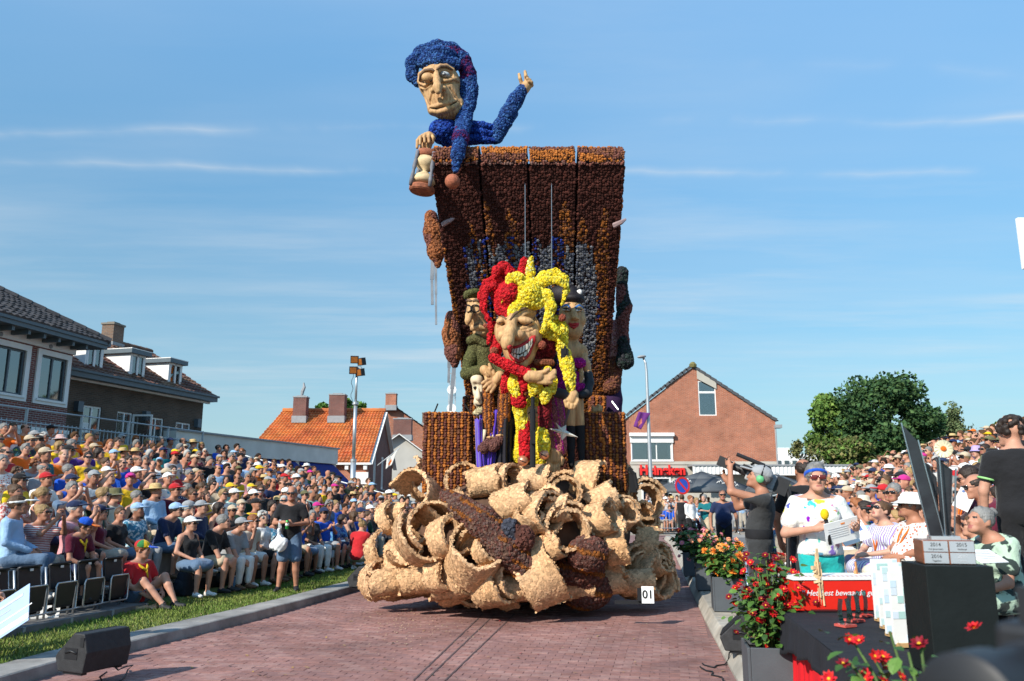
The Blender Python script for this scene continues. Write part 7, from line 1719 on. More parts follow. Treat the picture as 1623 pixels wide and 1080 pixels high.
# --- cameraman with shoulder camera
cm,cmf=hero(Vector((2.66,8.85,STG)),facing(-.93,.30),'cameraman in charcoal T-shirt and grey shorts aiming a camera upwards, headphones on','charcoal','tee','grey cap',False,('hair_short','grey'),('shorts','charcoal'),3,1.02,.0175,False,stand=True,lean=-6,yaw=0,pitch=-14,le=(.24,-.30,1.06),lw=(.03,-.33,1.30),lh=((-.2,-.3,1),(-.8,.3,.2)),lcurl=30,re=(-.26,-.24,.90),rw=(-.16,-.36,1.16),rh=((.1,-.6,1),(.5,.4,0)),
              extra=lambda o,f:[MB().lathe([(.186,-.05),(.19,-.045),(.19,.045),(.186,.05)],(0,.01,f.hz+.12),20,0,None,1,.76).build('belt',m_blk,o,True),MB().lathe([(0,.0),(.038,0),(.042,.0175),(.036,.03),(0,.034)],f.hd+f.Rh@Vector((.078,.01,-.01)),16,0,f.Rh@Matrix.Rotation(R(90),3,'Y')).build('headphone',M('headphone_green',(.12,.42,.18),.5,.1),o,True),MB().tube([f.hd+f.Rh@Vector((.10*math.cos(a),.012,.02+.125*math.sin(a)))for a in np.linspace(0,math.pi,10)],.009,6).build('headband',m_blk,o,True)])
CAMV=empty('video_camera',world(cm,cmf,(-.14,-.1,1.72)),label='large grey and black broadcast camera on the shoulder of the cameraman',cat='video camera')
m_cgr=M('camera_grey',(.33,.34,.35),.5,.1,10);m_cbk=M('camera_black',(.018,.018,.02),.5,.15,10)
cR=Matrix.Rotation(cm.rotation_euler.z,3,'Z')@Matrix.Rotation(R(-24),3,'X');cO=world(cm,cmf,cmf.up(-.13,-.05,1.22))
def cp_(x,y,z):return cO+cR@Vector((x,y,z))
b=MB();b.box(cp_(0,.03,.03),(.06,.16,.085),cR);b.box(cp_(0,.02,.13),(.055,.10,.02),cR);bevel(b.build('camera_body',m_cgr,CAMV,keep=True),.015)
b=MB();b.tube([cp_(0,-.13,.03),cp_(0,-.20,.03),cp_(0,-.21,.03),cp_(0,-.36,.03)],[.05,.05,.042,.046],14);b.build('lens',m_cbk,CAMV,40,keep=True)
b=MB();b.box(cp_(0,-.40,.03),(.075,.06,.055),cR,0);b.build('lens_hood',m_cbk,CAMV,keep=True)
b=MB();b.tube([cp_(.0,-.12,.12),cp_(.0,-.08,.17),cp_(.0,.08,.17),cp_(0,.12,.11)],.014,7);b.build('carry_handle',m_cbk,CAMV,True,keep=True)
b=MB();b.tube([cp_(.03,-.30,.17),cp_(.03,.02,.17)],.022,9);b.build('gun_microphone',m_cbk,CAMV,40,keep=True)
b=MB();b.box(cp_(.08,-.12,.07),(.035,.07,.03),cR);b.build('viewfinder',m_cbk,CAMV,keep=True)
b=MB();b.box(cp_(0,.26,.03),(.05,.07,.09),cR);b.tube([cp_(.03,.33,.05),cp_(.05,.38,-.02)],[.02,.012],6,0);b.build('battery_pack',m_cbk,CAMV,keep=True)
b=MB();b.tube([cp_(.02,.33,.02),cp_(.05,.42,-.12),cm.location+Vector((.30,-.05,1.0)),cm.location+Vector((.26,-.1,.55)),cm.location+Vector((.30,-.18,.03))],.022,7);b.build('cable',m_cbk,CAMV,True,keep=True)
# --- others round the stage
hero(Vector((3.30,9.15,STG)),facing(.45,1),'person in a black T-shirt standing behind the presenter with back half turned','black','tee',None,False,('hair_fringe','dark'),('trousers','charcoal'),3,1.07,.0175,stand=True,yaw=20,le=(.30,.0,.74),re=(-.30,.0,.74),lw=(.28,-.10,.48),rw=(-.28,-.10,.48),belly=.4)
hero(loc_of(1145,790,20.5,.15),facing(-.15,-1),'person in dark navy polo shirt and sunglasses standing guard beside the flower planters','navy','tee',None,True,None,('trousers','black'),3,1.05,.019,stand=True,belly=1.0,le=(.30,.03,.74),re=(-.30,.03,.74),lw=(.30,-.03,.47),rw=(-.30,-.03,.47))
hero(loc_of(1081,800,30,.11),facing(.3,.9),'waiter in black waistcoat seen from behind near the no parking sign','black','tank',None,False,('hair_short','brown'),('trousers','black'),0,1.02,.02,stand=True,le=(.25,.03,.73),re=(-.40,-.10,.92),lw=(.26,-.06,.47),rw=(-.62,-.22,1.0))
hero(loc_of(1094,800,29,.11),facing(.5,-.7),'waiter in white shirt standing beside the one in a waistcoat','white','long',None,False,('hair_short','ginger'),('trousers','black'),1,1.0,.02,stand=True,le=(.24,-.02,.73),re=(-.24,-.02,.73),lw=(.14,-.22,.55),rw=(-.14,-.22,.55))
hero(loc_of(1117,800,29.5,.11),facing(-.6,-.6),'person in teal polo shirt holding a cup behind the pink flowers','teal','tee',None,False,('hair_short','grey'),('shorts','beige'),2,1.02,.02,stand=True,le=(.24,-.04,.76),re=(-.24,-.04,.76),lw=(.10,-.28,.80),rw=(-.10,-.28,.80))
hero(loc_of(1104,800,30.5,.11),facing(-.2,-1),'person in pale blue dress beside the teal polo shirt','light blue','tank',None,False,('hair_bob','blonde'),('skirt','light blue'),0,.95,.02,fem=True,stand=True,yaw=20)
for u,Y,top,lab in((1050,40.3,'royal blue','person in royal blue T-shirt sitting behind the steel barrier, arms crossed'),(1062,40.2,'royal blue','second person in royal blue behind the steel barrier, leaning forward')):
    hero(loc_of(u,820,Y,.11),facing(-.25,-1),lab,top,'tee',None,False,('hair_short','brown'),('shorts','stone'),1,.98,.02,**(POSES['arms crossed']if u<1055 else POSES['leaning forward']))
GV='guests seated on the stage'
FW=lambda p:facing(-1,.28)
def lanyard(col='orange'):
    def fn(o,f):
        b=MB()
        for sx in(-1,1):b.tube([f.up(sx*.062,.045,1.06),f.up(sx*.060,-.075,1.00),f.up(sx*.045,-.145,.90),f.up(0,-.165-.05*f.belly,.74)],.010,5)
        b.build('lanyard',CL['orange'],o,True)
    return fn
hero(loc_of(1398,800,10.6,STG+.02),facing(-.9,-.25),'guest in pastel striped dress with large earrings reading a programme','pastel striped','blouse',None,True,('hair_bun','brown'),('skirt','pastel striped'),2,1.02,.0175,True,GV,lanyard(),yaw=4,pitch=-22,le=(.24,-.14,.74),re=(-.24,-.14,.74),lw=(.08,-.36,.70),rw=(-.08,-.36,.70))
hero(loc_of(1440,800,9.3,STG+.05),facing(-.92,-.1),'guest in white shirt with red dots and white brimless cap, arms folded low','white dotted','tee','white sun hat',True,('hair_short','grey'),('trousers','cream'),3,1.06,.0175,False,GV,lanyard(),lean=-4,yaw=-20,le=(.25,-.08,.76),re=(-.25,-.08,.76),lw=(-.02,-.24,.68),rw=(.04,-.22,.66),belly=.8)
hero(loc_of(1374,815,11.2,STG),facing(-.95,-.1),'child guest in white top and mint cap sitting low in the front row','white','tee','light blue cap',False,('hair_short','blonde'),('shorts','denim'),0,.78,.0175,False,GV,lanyard(),pitch=-10,le=(.22,-.06,.76),re=(-.22,-.06,.76))
hero(loc_of(1420,792,11.8,STG+.22),facing(-.9,-.35),'guest in cream long sleeved shirt and sunglasses facing the presenter','cream','long',None,True,('hair_short','grey'),('trousers','beige'),3,1.05,.0175,False,GV,lanyard(),yaw=18,le=(.24,-.1,.76),re=(-.24,-.1,.76))
hero(loc_of(1541,767,9.2,STG+.34),facing(-.98,.2),'guest in maroon polo shirt and glasses holding up a white programme','maroon','tee',None,True,('hair_short','dark'),('shorts','stone'),1,1.07,.0175,False,GV,lanyard(),yaw=-6,pitch=8,le=(.24,-.20,.80),lw=(.10,-.40,.92),lh=((-.3,-.4,.9),(-.8,.2,.3)),re=(-.25,-.05,.76),rw=(-.12,-.3,.66),belly=.4)
hero(loc_of(1579,772,8.7,STG+.28),facing(-.98,.2),'guest in maroon polo shirt with bare folded arms nearer the trophy','maroon','tee',None,True,('hair_fringe','dark'),('shorts','stone'),1,1.06,.0175,False,GV,lanyard(),yaw=6,pitch=-8,lean=14,le=(.24,-.16,.70),re=(-.24,-.16,.70),lw=(.06,-.40,.60),rw=(-.06,-.40,.60),belly=.3)
gr_,grf=hero(loc_of(1588,820,7.5,STG),facing(-.95,-.15),'guest in leafy print blouse bent over a programme','leafy print','blouse',None,False,('hair_bun','grey'),('skirt','leafy print'),1,1.03,.0175,True,GV,lanyard(),lean=16,yaw=6,pitch=-30,le=(.24,-.16,.74),re=(-.24,-.16,.74),lw=(.10,-.42,.70),rw=(-.10,-.42,.70))
hero(Vector((4.72,7.55,STG+.30)),facing(.35,1),'person in black polo with pale green trim standing with back turned at the edge','black','tee',None,False,('hair_curly','dark'),('trousers','black'),0,1.08,.0175,stand=True,yaw=30,le=(.27,.02,.73),re=(-.27,.02,.73),lw=(.27,-.05,.47),rw=(-.27,-.05,.47),
     extra=lambda o,f:[MB().lathe([(.083,0),(.088,.006),(.083,.0175)],f.up(0,.015,1.045),18).build('collar_trim',M('trim_green',(.30,.62,.22),.8,.1),o,True)]+[MB().lathe([(.068,0),(.071,.008),(.066,.0175)],f.sh[sx]+(f.el[sx]-f.sh[sx])*.60,14,0,(f.el[sx]-f.sh[sx]).to_track_quat('Z','Y').to_matrix()).build('sleeve_trim',MATS['trim_green'],o,True)for sx in(-1,1)])
nb_,nbf=hero(Vector((3.74,5.15,STG-.06)),facing(-.95,.15),'person in black T-shirt with pale wristbands sitting at the edge, hands on knee','black','tee',None,False,('hair_long','brown'),('trousers','black'),0,1.06,.016,True,stand=False,lean=12,yaw=8,pitch=-12,le=(.22,-.10,.72),re=(-.24,-.12,.74),lw=(.12,-.42,.64),rw=(-.06,-.46,.66),lcurl=50,rcurl=50,
     extra=lambda o,f:[MB().lathe([(.031,0),(.034,.0175),(.031,.024)],f.wr[sx]+(f.el[sx]-f.wr[sx])*(.16+.1*j),12,0,(f.el[sx]-f.wr[sx]).to_track_quat('Z','Y').to_matrix()).build('wristband',CL['light blue' if j==0 else 'white'],o,True)for sx in(1,)for j in(0,1)])
b=MB();b.box((3.84,5.15,.53),(.2,.28,.035));b.box((3.92,5.15,.32),(.03,.24,.18));tag(b.build('stool',m_seatb),'low black stool under the person at the right edge','stool')
sheet('programme',P(1528,792,8.75),.16,.22,Matrix.Rotation(R(-30),3,'Z')@Matrix.Rotation(R(28),3,'Y'),'white programme sheet held up by the guest in maroon','paper',marks=[(0,.3-.12*i,.32,.01,m_gy)for i in range(5)]+[(-.25,.36,.08,.05,m_bl)])
sheet('programme',P(1562,882,6.95),.30,.20,Matrix.Rotation(R(20),3,'Z')@Matrix.Rotation(R(-62),3,'X'),'open programme on the lap of the guest in leafy print','paper',marks=[(0,.3-.12*i,.32,.01,m_gy)for i in range(5)])
sheet('programme',P(1352,845,9.6),.34,.24,Matrix.Rotation(R(-18),3,'Y')@Matrix.Rotation(R(-30),3,'X'),'large white programme held low in front of the striped dress','paper',marks=[(.1,.34,.06,.03,m_or),(.3,.1,.06,.12,m_bl)]+[(-.1,.2-.1*i,.3,.008,m_gy)for i in range(5)])
# --- lawn side
mc,mcf=hero(G(455,938,.11),facing(.12,-1),'person in black T-shirt, denim shorts and sunglasses standing on the lawn with a can','black','tee',None,True,('hair_fringe','grey'),('shorts','denim'),3,1.08,.0175,False,None,None,m_shoe,stand=True,yaw=-4,belly=.35,re=(-.26,-.04,.74),rw=(-.09,-.28,.76),rh=((.8,-.6,.1),(.1,.4,-1)),rcurl=25,le=(.29,-.02,.74),lw=(.07,-.27,.72),lh=((-.8,-.5,.2),(-.2,.8,.2)),wide=.98,lcurl=60,lk=(.12,-.04,.50),la=(.14,.02,.085),ra=(-.14,-.06,.085))
CN=empty('drink_can',world(mc,mcf,mcf.wr[1]),label='green drink can in the hand of the person in black on the lawn',cat='can');cc=world(mc,mcf,mcf.wr[1]+Vector((-.075,-.06,.0)))
b=MB();b.lathe([(.026,-.075),(.033,-.065),(.033,.065),(.026,.078),(0,.076)],cc,16);b.build('can_body',M('can_green',(.03,.30,.06),.35,.1,metal=.4),CN,40,keep=True);b=MB();b.lathe([(.0338,-.02),(.0338,.03)],cc,16);b.build('can_band',m_white,CN,True,keep=True)
BG=empty('carrier_bag',world(mc,mcf,mcf.wr[-1]),label='crumpled white plastic bag hanging from the arm of the person in black',cat='bag');bw_=world(mc,mcf,mcf.wr[-1]+(mcf.el[-1]-mcf.wr[-1])*.3)
S=SDF();S.ell((bw_+Vector((.0,-.02,-.40)))[:],(.16,.10,.12),k=.05);S.ell((bw_+Vector((.08,-.04,-.34)))[:],(.09,.07,.07),k=.05);S.cone((bw_+Vector((0,0,-.28)))[:],(bw_+Vector((-.01,0,-.12)))[:],.05,.03,.06);V,F=S.mesh_arrays(.016);V=V+(vnoise(V,34)[:,None]-.5)*.045;link('bag',np_mesh('bag',V,F,M('plastic_white',(.72,.73,.74),.45,.08,12,.8,18)),BG,True)
b=MB()
for d in(-.02,.02):b.tube([bw_+Vector((d,0,-.14)),bw_+Vector((d*.5,-.045,-.02)),bw_+Vector((d*.5,.0,.045)),bw_+Vector((d*.5,.05,-.02)),bw_+Vector((d,.02,-.14))],.008,5)
b.build('bag_handle',MATS['plastic_white'],BG,True,keep=True)
GS=dict(hip=.13,lk=(.16,-.36,.44),la=(.15,-.62,.085),rk=(-.20,-.34,.40),ra=(-.10,-.66,.085))
def scarf(col):
    def fn(o,f):
        b=MB();b.tube([f.up(.07,.06,1.055),f.up(.085,-.03,1.03),f.up(.05,-.11,.98),f.up(0,-.14,.93),f.up(-.05,-.11,.98),f.up(-.085,-.03,1.03),f.up(-.07,.06,1.055)],.02,7,closed=True);b.tube([f.up(.01,-.14,.94),f.up(.03,-.16,.82)],[.018,.01],6);b.build('neckerchief',CL[col],o,True)
    return fn
sc1,_=hero(G(216,962,.11),facing(.95,-.45),'scout in red shirt and bright multicoloured cap sitting on the grass before the empty seats','red','tee','white cap',False,('hair_short','ginger'),('shorts','denim'),0,1.05,.0175,False,None,scarf('yellow'),m_shoe,**GS,le=(.26,-.10,.74),re=(-.26,-.10,.74),lw=(.16,-.34,.60),rw=(-.14,-.34,.60),yaw=30,pitch=8,belly=.6)
capm=next(c for c in sc1.children if c.name.startswith('cap'));me=capm.data.copy();capm.data=me;me.materials.clear();[me.materials.append(CL[q])for q in('yellow','green','red','royal blue')]
for p in me.polygons:c=p.center;p.material_index=3 if c.y<-.09 else(int((math.atan2(c.x,c.y-.012)+math.pi)/(math.pi/3))%3)
sc2,_=hero(lp(1.55,.55)+Vector((0,0,.05)),facing(.95,-.25),'young scout in maroon shirt with blue and orange cap sitting behind the empty seats','maroon','tee','royal',False,('hair_short','dark'),('shorts','navy'),1,.88,.0125,False,None,scarf('yellow'),m_shoe,lean=16,yaw=30,pitch=4,le=(.24,-.18,.72),re=(-.24,-.14,.72),lw=(.10,-.38,.72),rw=(-.10,-.34,.66))if HATS.update({'royal':('cap','royal blue')})is None else None
capm=next(c for c in sc2.children if c.name.startswith('cap'));me=capm.data.copy();capm.data=me;me.materials.clear();[me.materials.append(CL[q])for q in('royal blue','orange')]
for p in me.polygons:p.material_index=1 if p.center.y<-.085 else 0
hero(G(566,905,.11),facing(.2,.95),'crouching person in red scout shirt and beige shorts with back to us on the lawn','red','tee',None,False,('hair_bun','blonde'),('shorts','stone'),0,1.05,.0175,True,None,scarf('yellow'),hip=.30,lk=(.17,-.36,.46),la=(.14,-.12,.085),rk=(-.17,-.36,.36),ra=(-.14,-.10,.085),lean=18,yaw=-20,le=(.26,-.2,.74),re=(-.26,-.2,.74),lw=(.12,-.4,.70),rw=(-.12,-.4,.70))
hero(G(512,900,.11),facing(-.3,-.9),'child in white top lying back on the grass in front of the chairs','white','tee',None,False,('hair_long','brown'),('shorts','denim'),2,.72,.0175,True,None,None,**{**GS,'lean':-34},le=(.26,.10,.72),re=(-.26,.10,.72),lw=(.30,.16,.52),rw=(-.30,.16,.52),pitch=20)
for u,v,Y,zb_,top,kind,pose,hair,bot,lab in((536,762,29.6,.74,'red','long','standing with arms down',('hair_short','dark'),('trousers','navy'),'scout in open red shirt standing at the far end of the lawn side stand'),(557,770,30.0,.66,'white','tank','standing with a hand at the mouth',('hair_long','blonde'),('skirt','white'),'person in white top and white skirt standing between scout and yellow T-shirt'),(567,778,30.6,.66,'pink','tank','standing with arms down',('hair_long','ginger'),('shorts','denim'),'person in pink top standing beside the one in white'),(584,772,30.2,.66,'yellow','tee','standing with a hand at the mouth',('hair_curly','brown'),('trousers','navy'),'person in plain yellow T-shirt standing highest beside the float')):
    hero(loc_of(u,v,Y,zb_),facing(.4,-.9),lab,top,kind,'black cap' if top=='red' else None,False,hair,bot,0,1.04,.018,top in('white','pink'),**{**STAND[pose]})
b=MB();frame_box(b,SL,dL,nL,LSL,LSL+2.6,.2,3.4,.55,.66);b.build('landing',m_deck,LST,keep=True)
hero(lp(1.6,3.8),facing(.95,-.1),'person in pale pink summer dress standing and clapping at the left edge','beige','tank',None,False,('hair_ponytail','dark'),('skirt','beige'),2,1.02,.0175,True,stand=True,yaw=6,pitch=-14,le=(.22,-.16,.78),re=(-.22,-.16,.78),lw=(.05,-.36,.92),rw=(-.05,-.36,.92),lh=((-.15,-.5,1),(-1,0,0)),rh=((.15,-.5,1),(1,0,0)))
# --- somebody just outside the frame holding a big sheet into it
hl,hlf=hero(Vector((-6.12,8.85,.11)),facing(.95,-.1),'person at the left edge reaching a large white sheet into view','red','tee',None,False,('hair_short','brown'),('trousers','denim'),0,1.0,.0175,stand=True,le=(.30,-.22,.48),re=(-.28,-.20,.46),lw=(.26,-.52,.26),rw=(-.24,-.52,.22),lcurl=55,rcurl=55)
shc=world(hl,hlf,(hlf.wr[1]+hlf.wr[-1])/2+Vector((-.02,-.22,-.22)))
sheet('open_folder',shc,.78,.46,Matrix.Rotation(R(-8),3,'Z')@Matrix.Rotation(R(-32),3,'Y')@Matrix.Rotation(R(-30),3,'X'),'large pale blue and white printed sheet held at the left edge','paper',(M('sheet_blue',(.34,.47,.68),.6,.05),),[(.0,-.36,.5,.07,m_paper),(.1,-.1,.45,.015,m_paper),(.2,.3,.2,.04,m_gy),(-.1,.1,.3,.01,m_gy)])

# ================================================================== THINGS ROUND THE STAGE AND ON THE LAWN
# ---- folded stadium seats, empty at the near end of the lawn side
def seat_proto():
    o=empty('stadium_seat',label='x',cat='seat',group='folded black seats at the near end of the lawn side');
    S=SDF();S.box((0,.10,.64),(.215,.022,.20),np.array(rotm(0,-8,0)),.02);S.box((0,.09,.84),(.205,.03,.02),None,.018,.03);V,F=S.mesh_arrays(.02);link('backrest',np_mesh('backrest',V,F,m_seatb),o)
    b=MB();b.box((.0,.068,.79),(.03,.003,.018));b.build('number_tag',m_white,o)
    S=SDF();S.box((0,-.02,.36),(.20,.025,.20),np.array(rotm(0,6,0)),.03);V,F=S.mesh_arrays(.02);link('seat',np_mesh('seat',V,F,m_seatb),o)
    b=MB();c=[(-.215,-.055,.16),(-.215,-.055,.50),(-.19,-.055,.55),(.19,-.055,.55),(.215,-.055,.50),(.215,-.055,.16),(.19,-.055,.12),(-.19,-.055,.12)];b.tube(c,.014,7,closed=True);b.build('seat_frame',m_steel,o,True)
    b=MB()
    for sx in(-1,1):b.tube([(sx*.235,.10,.0),(sx*.235,.09,.40),(sx*.235,.15,.80)],.018,7)
    b.tube([(-.235,.09,.10),(.235,.09,.10)],.016,6);b.build('stand_frame',m_steel,o,True)
    return o
SEATP=seat_proto();seatlab=['nearest folded black seat beside the printed sheet','second folded black seat from the near end','middle folded black seat of the empty row','folded black seat two away from the seated scout','folded black seat beside the scout in red','folded black seat closest to the left edge']
for i,(s_,lab)in enumerate(zip((-.15,.38,.91,1.44,1.97,-.68),seatlab)):
    o=SEATP if i==0 else copy_tree(SEATP);o.location=lp(s_,0,.03);o.scale=(.90,.90,.86);o.rotation_euler=(0,0,facing(-nL.x,-nL.y));o['label']=lab
b=MB();frame_box(b,SL,dL,nL,-2.0,2.4,-.25,.38,.12,.20);b.build('seat_platform',m_deck,LST,keep=True)
for z in(.10,.125,.15):
    b=MB();frame_box(b,SL,dL,nL,-2.0,2.4,-.24,-.22,z,z+.015);b.build('front_slat',m_rail,LST,keep=True)
for s_ in(-1.5,-.8,0,.8,1.6,2.35):
    b=MB();frame_box(b,SL,dL,nL,s_,s_+.04,-.26,-.20,.08,.20);b.build('leg',m_rail,LST,keep=True)
# ---- stage monitors
def monitor(c,rz,label,sx=1.0,group='black stage monitors lying along the road'):
    o=empty('stage_monitor',c,rz,label,'loudspeaker',group);w_,h_,d_=.30*sx,.44*sx,.36*sx
    prof=[(-.20,0),(.20,0),(.26,.16),(-.02,.42),(-.18,.42),(-.24,.22)];b=MB();b.prism([(-w_,y*sx,z*sx)for y,z in prof],(2*w_,0,0));bevel(b.build('cabinet',M('speaker_black',(.026,.026,.028),.55,.2,20,.5,150),o),.012)
    b=MB();pa,pb=Vector((0,.262*sx,.165*sx)),Vector((0,-.02*sx,.425*sx));dv=(pb-pa).normalized();nv=Vector((0,dv.z,-dv.y));b.box((pa+pb)/2+nv*.004,(w_*.92,(pb-pa).length*.46,.005),Matrix((Vector((1,0,0)),dv,nv)).transposed());b.build('grille',M('grille_black',(.012,.012,.013),.7,.1,60,.6,400),o)
    for s in(-1,1):
        b=MB();b.box((s*w_*1.004,.0,.20*sx),(.004,.10*sx,.06*sx));b.build('handle_recess',m_dark,o)
        b=MB();b.tube([(s*w_*1.02,-.09*sx,.21*sx),(s*w_*1.035,0,.23*sx),(s*w_*1.02,.09*sx,.21*sx)],.012,6);b.build('handle',m_cbk,o,True)
        b=MB();b.box((s*w_*1.0,-.16*sx,.33*sx),(.006,.03*sx,.05*sx));b.build('corner_guard',m_cbk,o)
    for x in(-.2,.2):
        b=MB();b.box((x,.0,-.012),(.03,.15*sx,.012));b.build('foot',m_cbk,o)
    return o
monitor(G(143,1064,.125)+Vector((0,.05,.024)),R(66),'large black stage monitor on the kerb at lower left',.86)
monitor(G(577,932,.12)+Vector((0,.1,.024)),R(68),'smaller black stage monitor on the lawn beside the float shavings',.9)
monitor(G(1186,1036,.17)+Vector((.0,.2,.024)),R(72),'black stage monitor standing on the kerb by the chrome posts',.86)
def cable(name,pts,label,r=.008):
    q=[];
    for a,b_ in zip(pts[:-1],pts[1:]):
        for t in(0,.33,.66):q.append(Vector(a)*(1-t)+Vector(b_)*t+Vector((rnd.gauss(0,.02),rnd.gauss(0,.02),0)))
    q.append(Vector(pts[-1]));b=MB();b.tube(q,r,6);tag(b.build(name,m_cbk,None,True),label,'cable')
cable('cable',[G(175,1045,.14),G(190,1062,.14),G(205,1055,.06),G(195,1078,.01),G(160,1085,.01),G(170,1065,.14)],'loose black cable coiled off the kerb below the lower left monitor')
cable('cable',[G(1112,1052,.01),G(1130,1058,.01),G(1150,1050,.01),G(1160,1035,.12),G(1172,1030,.17)],'black cable running from the road up to the kerb monitor')
cable('cable',[G(1108,1056,.01),G(1125,1066,.01),G(1150,1078,.01),G(1160,1090,.01)],'second black cable lying on the bricks by the kerb')
# ---- bags and litter before the front row
def backpack(c,rz,label,m1,m2):
    o=empty('backpack',c,rz,label,'backpack');S=SDF();S.ell((0,0,.22),(.17,.12,.24),k=.05);S.box((0,0,.12),(.16,.11,.12),None,.05,.05);V,F=S.mesh_arrays(.02);link('bag',np_mesh('bag',V,F,m1),o)
    S=SDF();S.ell((0,-.09,.16),(.13,.07,.13),k=.03);V,F=S.mesh_arrays(.02);link('pocket',np_mesh('pocket',V,F,m2),o);b=MB();b.tube([(-.03,.04,.44),(-.02,.04,.50),(.02,.04,.50),(.03,.04,.44)],.01,6);b.build('loop',m_cbk,o,True)
    for s in(-1,1):b=MB();b.tube([(s*.08,.10,.40),(s*.10,.19,.28),(s*.10,.13,.06)],.018,6);b.build('strap',m_cbk,o,True)
    return o
backpack(G(388,930,.11),R(60),'dark backpack with coral patterned pocket standing on the grass',M('pack_dark',(.025,.025,.03),.8,.2,10,.5,20),CL['red checked'])
backpack(G(290,945,.11),R(-30),'slumped navy backpack beside the cardboard box',M('pack_navy',(.015,.02,.032),.8,.2,10,.5,20),M('pack_navy2',(.02,.027,.04),.8,.2))
backpack(G(345,930,.11),R(10),'small black bag half under the front row seats',M('pack_black',(.014,.014,.015),.8,.2,10,.5,20),m_cbk)
m_card=M('cardboard',(.40,.27,.15),.9,.1,6)
bx=empty('cardboard_box',G(270,928,.11),R(-20),'open brown cardboard box with raised flaps on the grass','box')
for nm,c,h in(('side',(0,-.14,.15),(.20,.004,.15)),('side',(0,.14,.15),(.20,.004,.15)),('side',(-.20,0,.15),(.004,.14,.15)),('side',(.20,0,.15),(.004,.14,.15)),('bottom',(0,0,.006),(.19,.13,.005))):MB().box(c,h).build(nm,m_card,bx)
for nm,c,h,r_ in(('flap',(0,-.20,.33),(.20,.07,.004),rotm(0,-35,0)),('flap',(0,.19,.36),(.20,.08,.004),rotm(0,60,0)),('flap',(-.26,0,.33),(.07,.13,.004),rotm(0,0,30))):MB().box(c,h,r_).build(nm,m_card,bx)
pb_=empty('paper_bag',G(228,968,.11),R(25),'crumpled brown paper bag lying flat on the grass','bag');S=SDF();S.box((0,0,.035),(.17,.10,.03),None,.02);V,F=S.mesh_arrays(.014);V=V+(vnoise(V,40)[:,None]-.5)*.05;link('bag',np_mesh('bag',V,F,M('kraft_paper',(.36,.25,.14),.9,.15,10,.5,40),None,False),pb_)
cr_=empty('drink_carrier',G(66,990,.11),R(25),'torn white and red cardboard drink carrier with round holes on the grass','carton')
hb=MB();r0=rotm(0,50,0)
def ringplate(cx_,n=12):
    pts=[(cx_+.07*math.cos(a),.07*math.sin(a))for a in np.arange(n)*math.tau/n];sq=[(cx_+.10*max(-1,min(1,1.5*math.cos(a))),.10*max(-1,min(1,1.5*math.sin(a))))for a in np.arange(n)*math.tau/n]
    for i in range(n):
        j=(i+1)%n;hb.quad([r0@Vector((*sq[i],.0))+Vector((0,0,.16)),r0@Vector((*sq[j],0))+Vector((0,0,.16)),r0@Vector((*pts[j],0))+Vector((0,0,.16)),r0@Vector((*pts[i],0))+Vector((0,0,.16))])
for q in(-.1,.1):ringplate(q)
pl_=hb.build('top_panel',m_white,cr_,fix=False);sm=pl_.modifiers.new('thickness','SOLIDIFY');sm.thickness=.004
MB().box((0,-.085,.055),(.20,.004,.055),rotm(0,-10,0)).build('front_panel',m_white,cr_);MB().box((-.22,-.03,.06),(.03,.10,.06),rotm(12,0,0)).build('side_panel',CL['maroon'],cr_)
wb=empty('water_bottle',G(372,932,.11),label='small clear blue water bottle standing by the dark backpack',cat='bottle');wl=wb.location;MB().lathe([(.032,0),(.034,.02),(.034,.15),(.014,.19),(.014,.205)],wl,14).build('bottle',M('bottle_blue',(.15,.30,.5),.15,0,spec=.7),wb,True,keep=True);MB().lathe([(.017,.205),(.017,.225),(0,.225)],wl,10).build('bottle_cap',m_white,wb,keep=True)
# ---- planters full of dahlias
m_leaf=[M('leaf_%s'%n,c,.55,.25,14,spec=.3)for n,c in(('mid',(.055,.125,.022)),('light',(.10,.19,.035)),('deep',(.028,.075,.018)))]
m_stem=M('stem_green',(.07,.12,.03),.7,.2);m_box=M('planter_grey',(.075,.085,.095),.6,.1,5,.15,60)
def leaf_mesh(i):
    b=MB();L_=[(0,0,0),(.30,.25,.05),(.36,.55,.04),(.20,.85,-.06),(0,1.0,-.16)];mid=[(0,0,0),(0,.25,-.02),(0,.55,-.03),(0,.85,-.10),(0,1.0,-.16)]
    for s in(-1,1):
        for j in range(4):
            q=[mid[j],(s*L_[j][0],L_[j][1],L_[j][2]),(s*L_[j+1][0],L_[j+1][1],L_[j+1][2]),mid[j+1]]
            if j==0:q=[mid[0],q[2],mid[1]]
            if j==3:q=[mid[3],q[1],mid[4]]
            b.quad(q)
    return b.mesh('leaf',m_leaf[i],True,False)
LEAF=[leaf_mesh(i)for i in range(3)]
def bloom_mesh(name,petals,mats,cr=.22,cup=.3):
    """petals = list of (count, inner radius, length, width, tilt); a domed centre"""
    b=MB()
    for ring,(n,r0,ln,wd,tl)in enumerate(petals):
        for i in range(n):
            a=math.tau*(i+.5*(ring%2))/n+rnd.gauss(0,.06);t=R(tl+rnd.gauss(0,6));d=Vector((math.cos(a),math.sin(a),0));s=Vector((-math.sin(a),math.cos(a),0));u=Vector((0,0,1))
            def q(x,y,z=0):return d*(r0+y*ln*math.cos(t))+s*x*wd+u*(y*ln*math.sin(t)+z+.05*ring)
            b.quad([q(-.3,0),q(.3,0),q(.5,.55,-.02),q(-.5,.55,-.02)],0);b.quad([q(-.5,.55,-.02),q(.5,.55,-.02),q(.12,1.0,.02),q(-.12,1.0,.02)],0)
    b.lathe([(cr,.02),(cr*.8,.12),(0,.17)],(0,0,0),8,1);return b.mesh(name,mats,False,False)
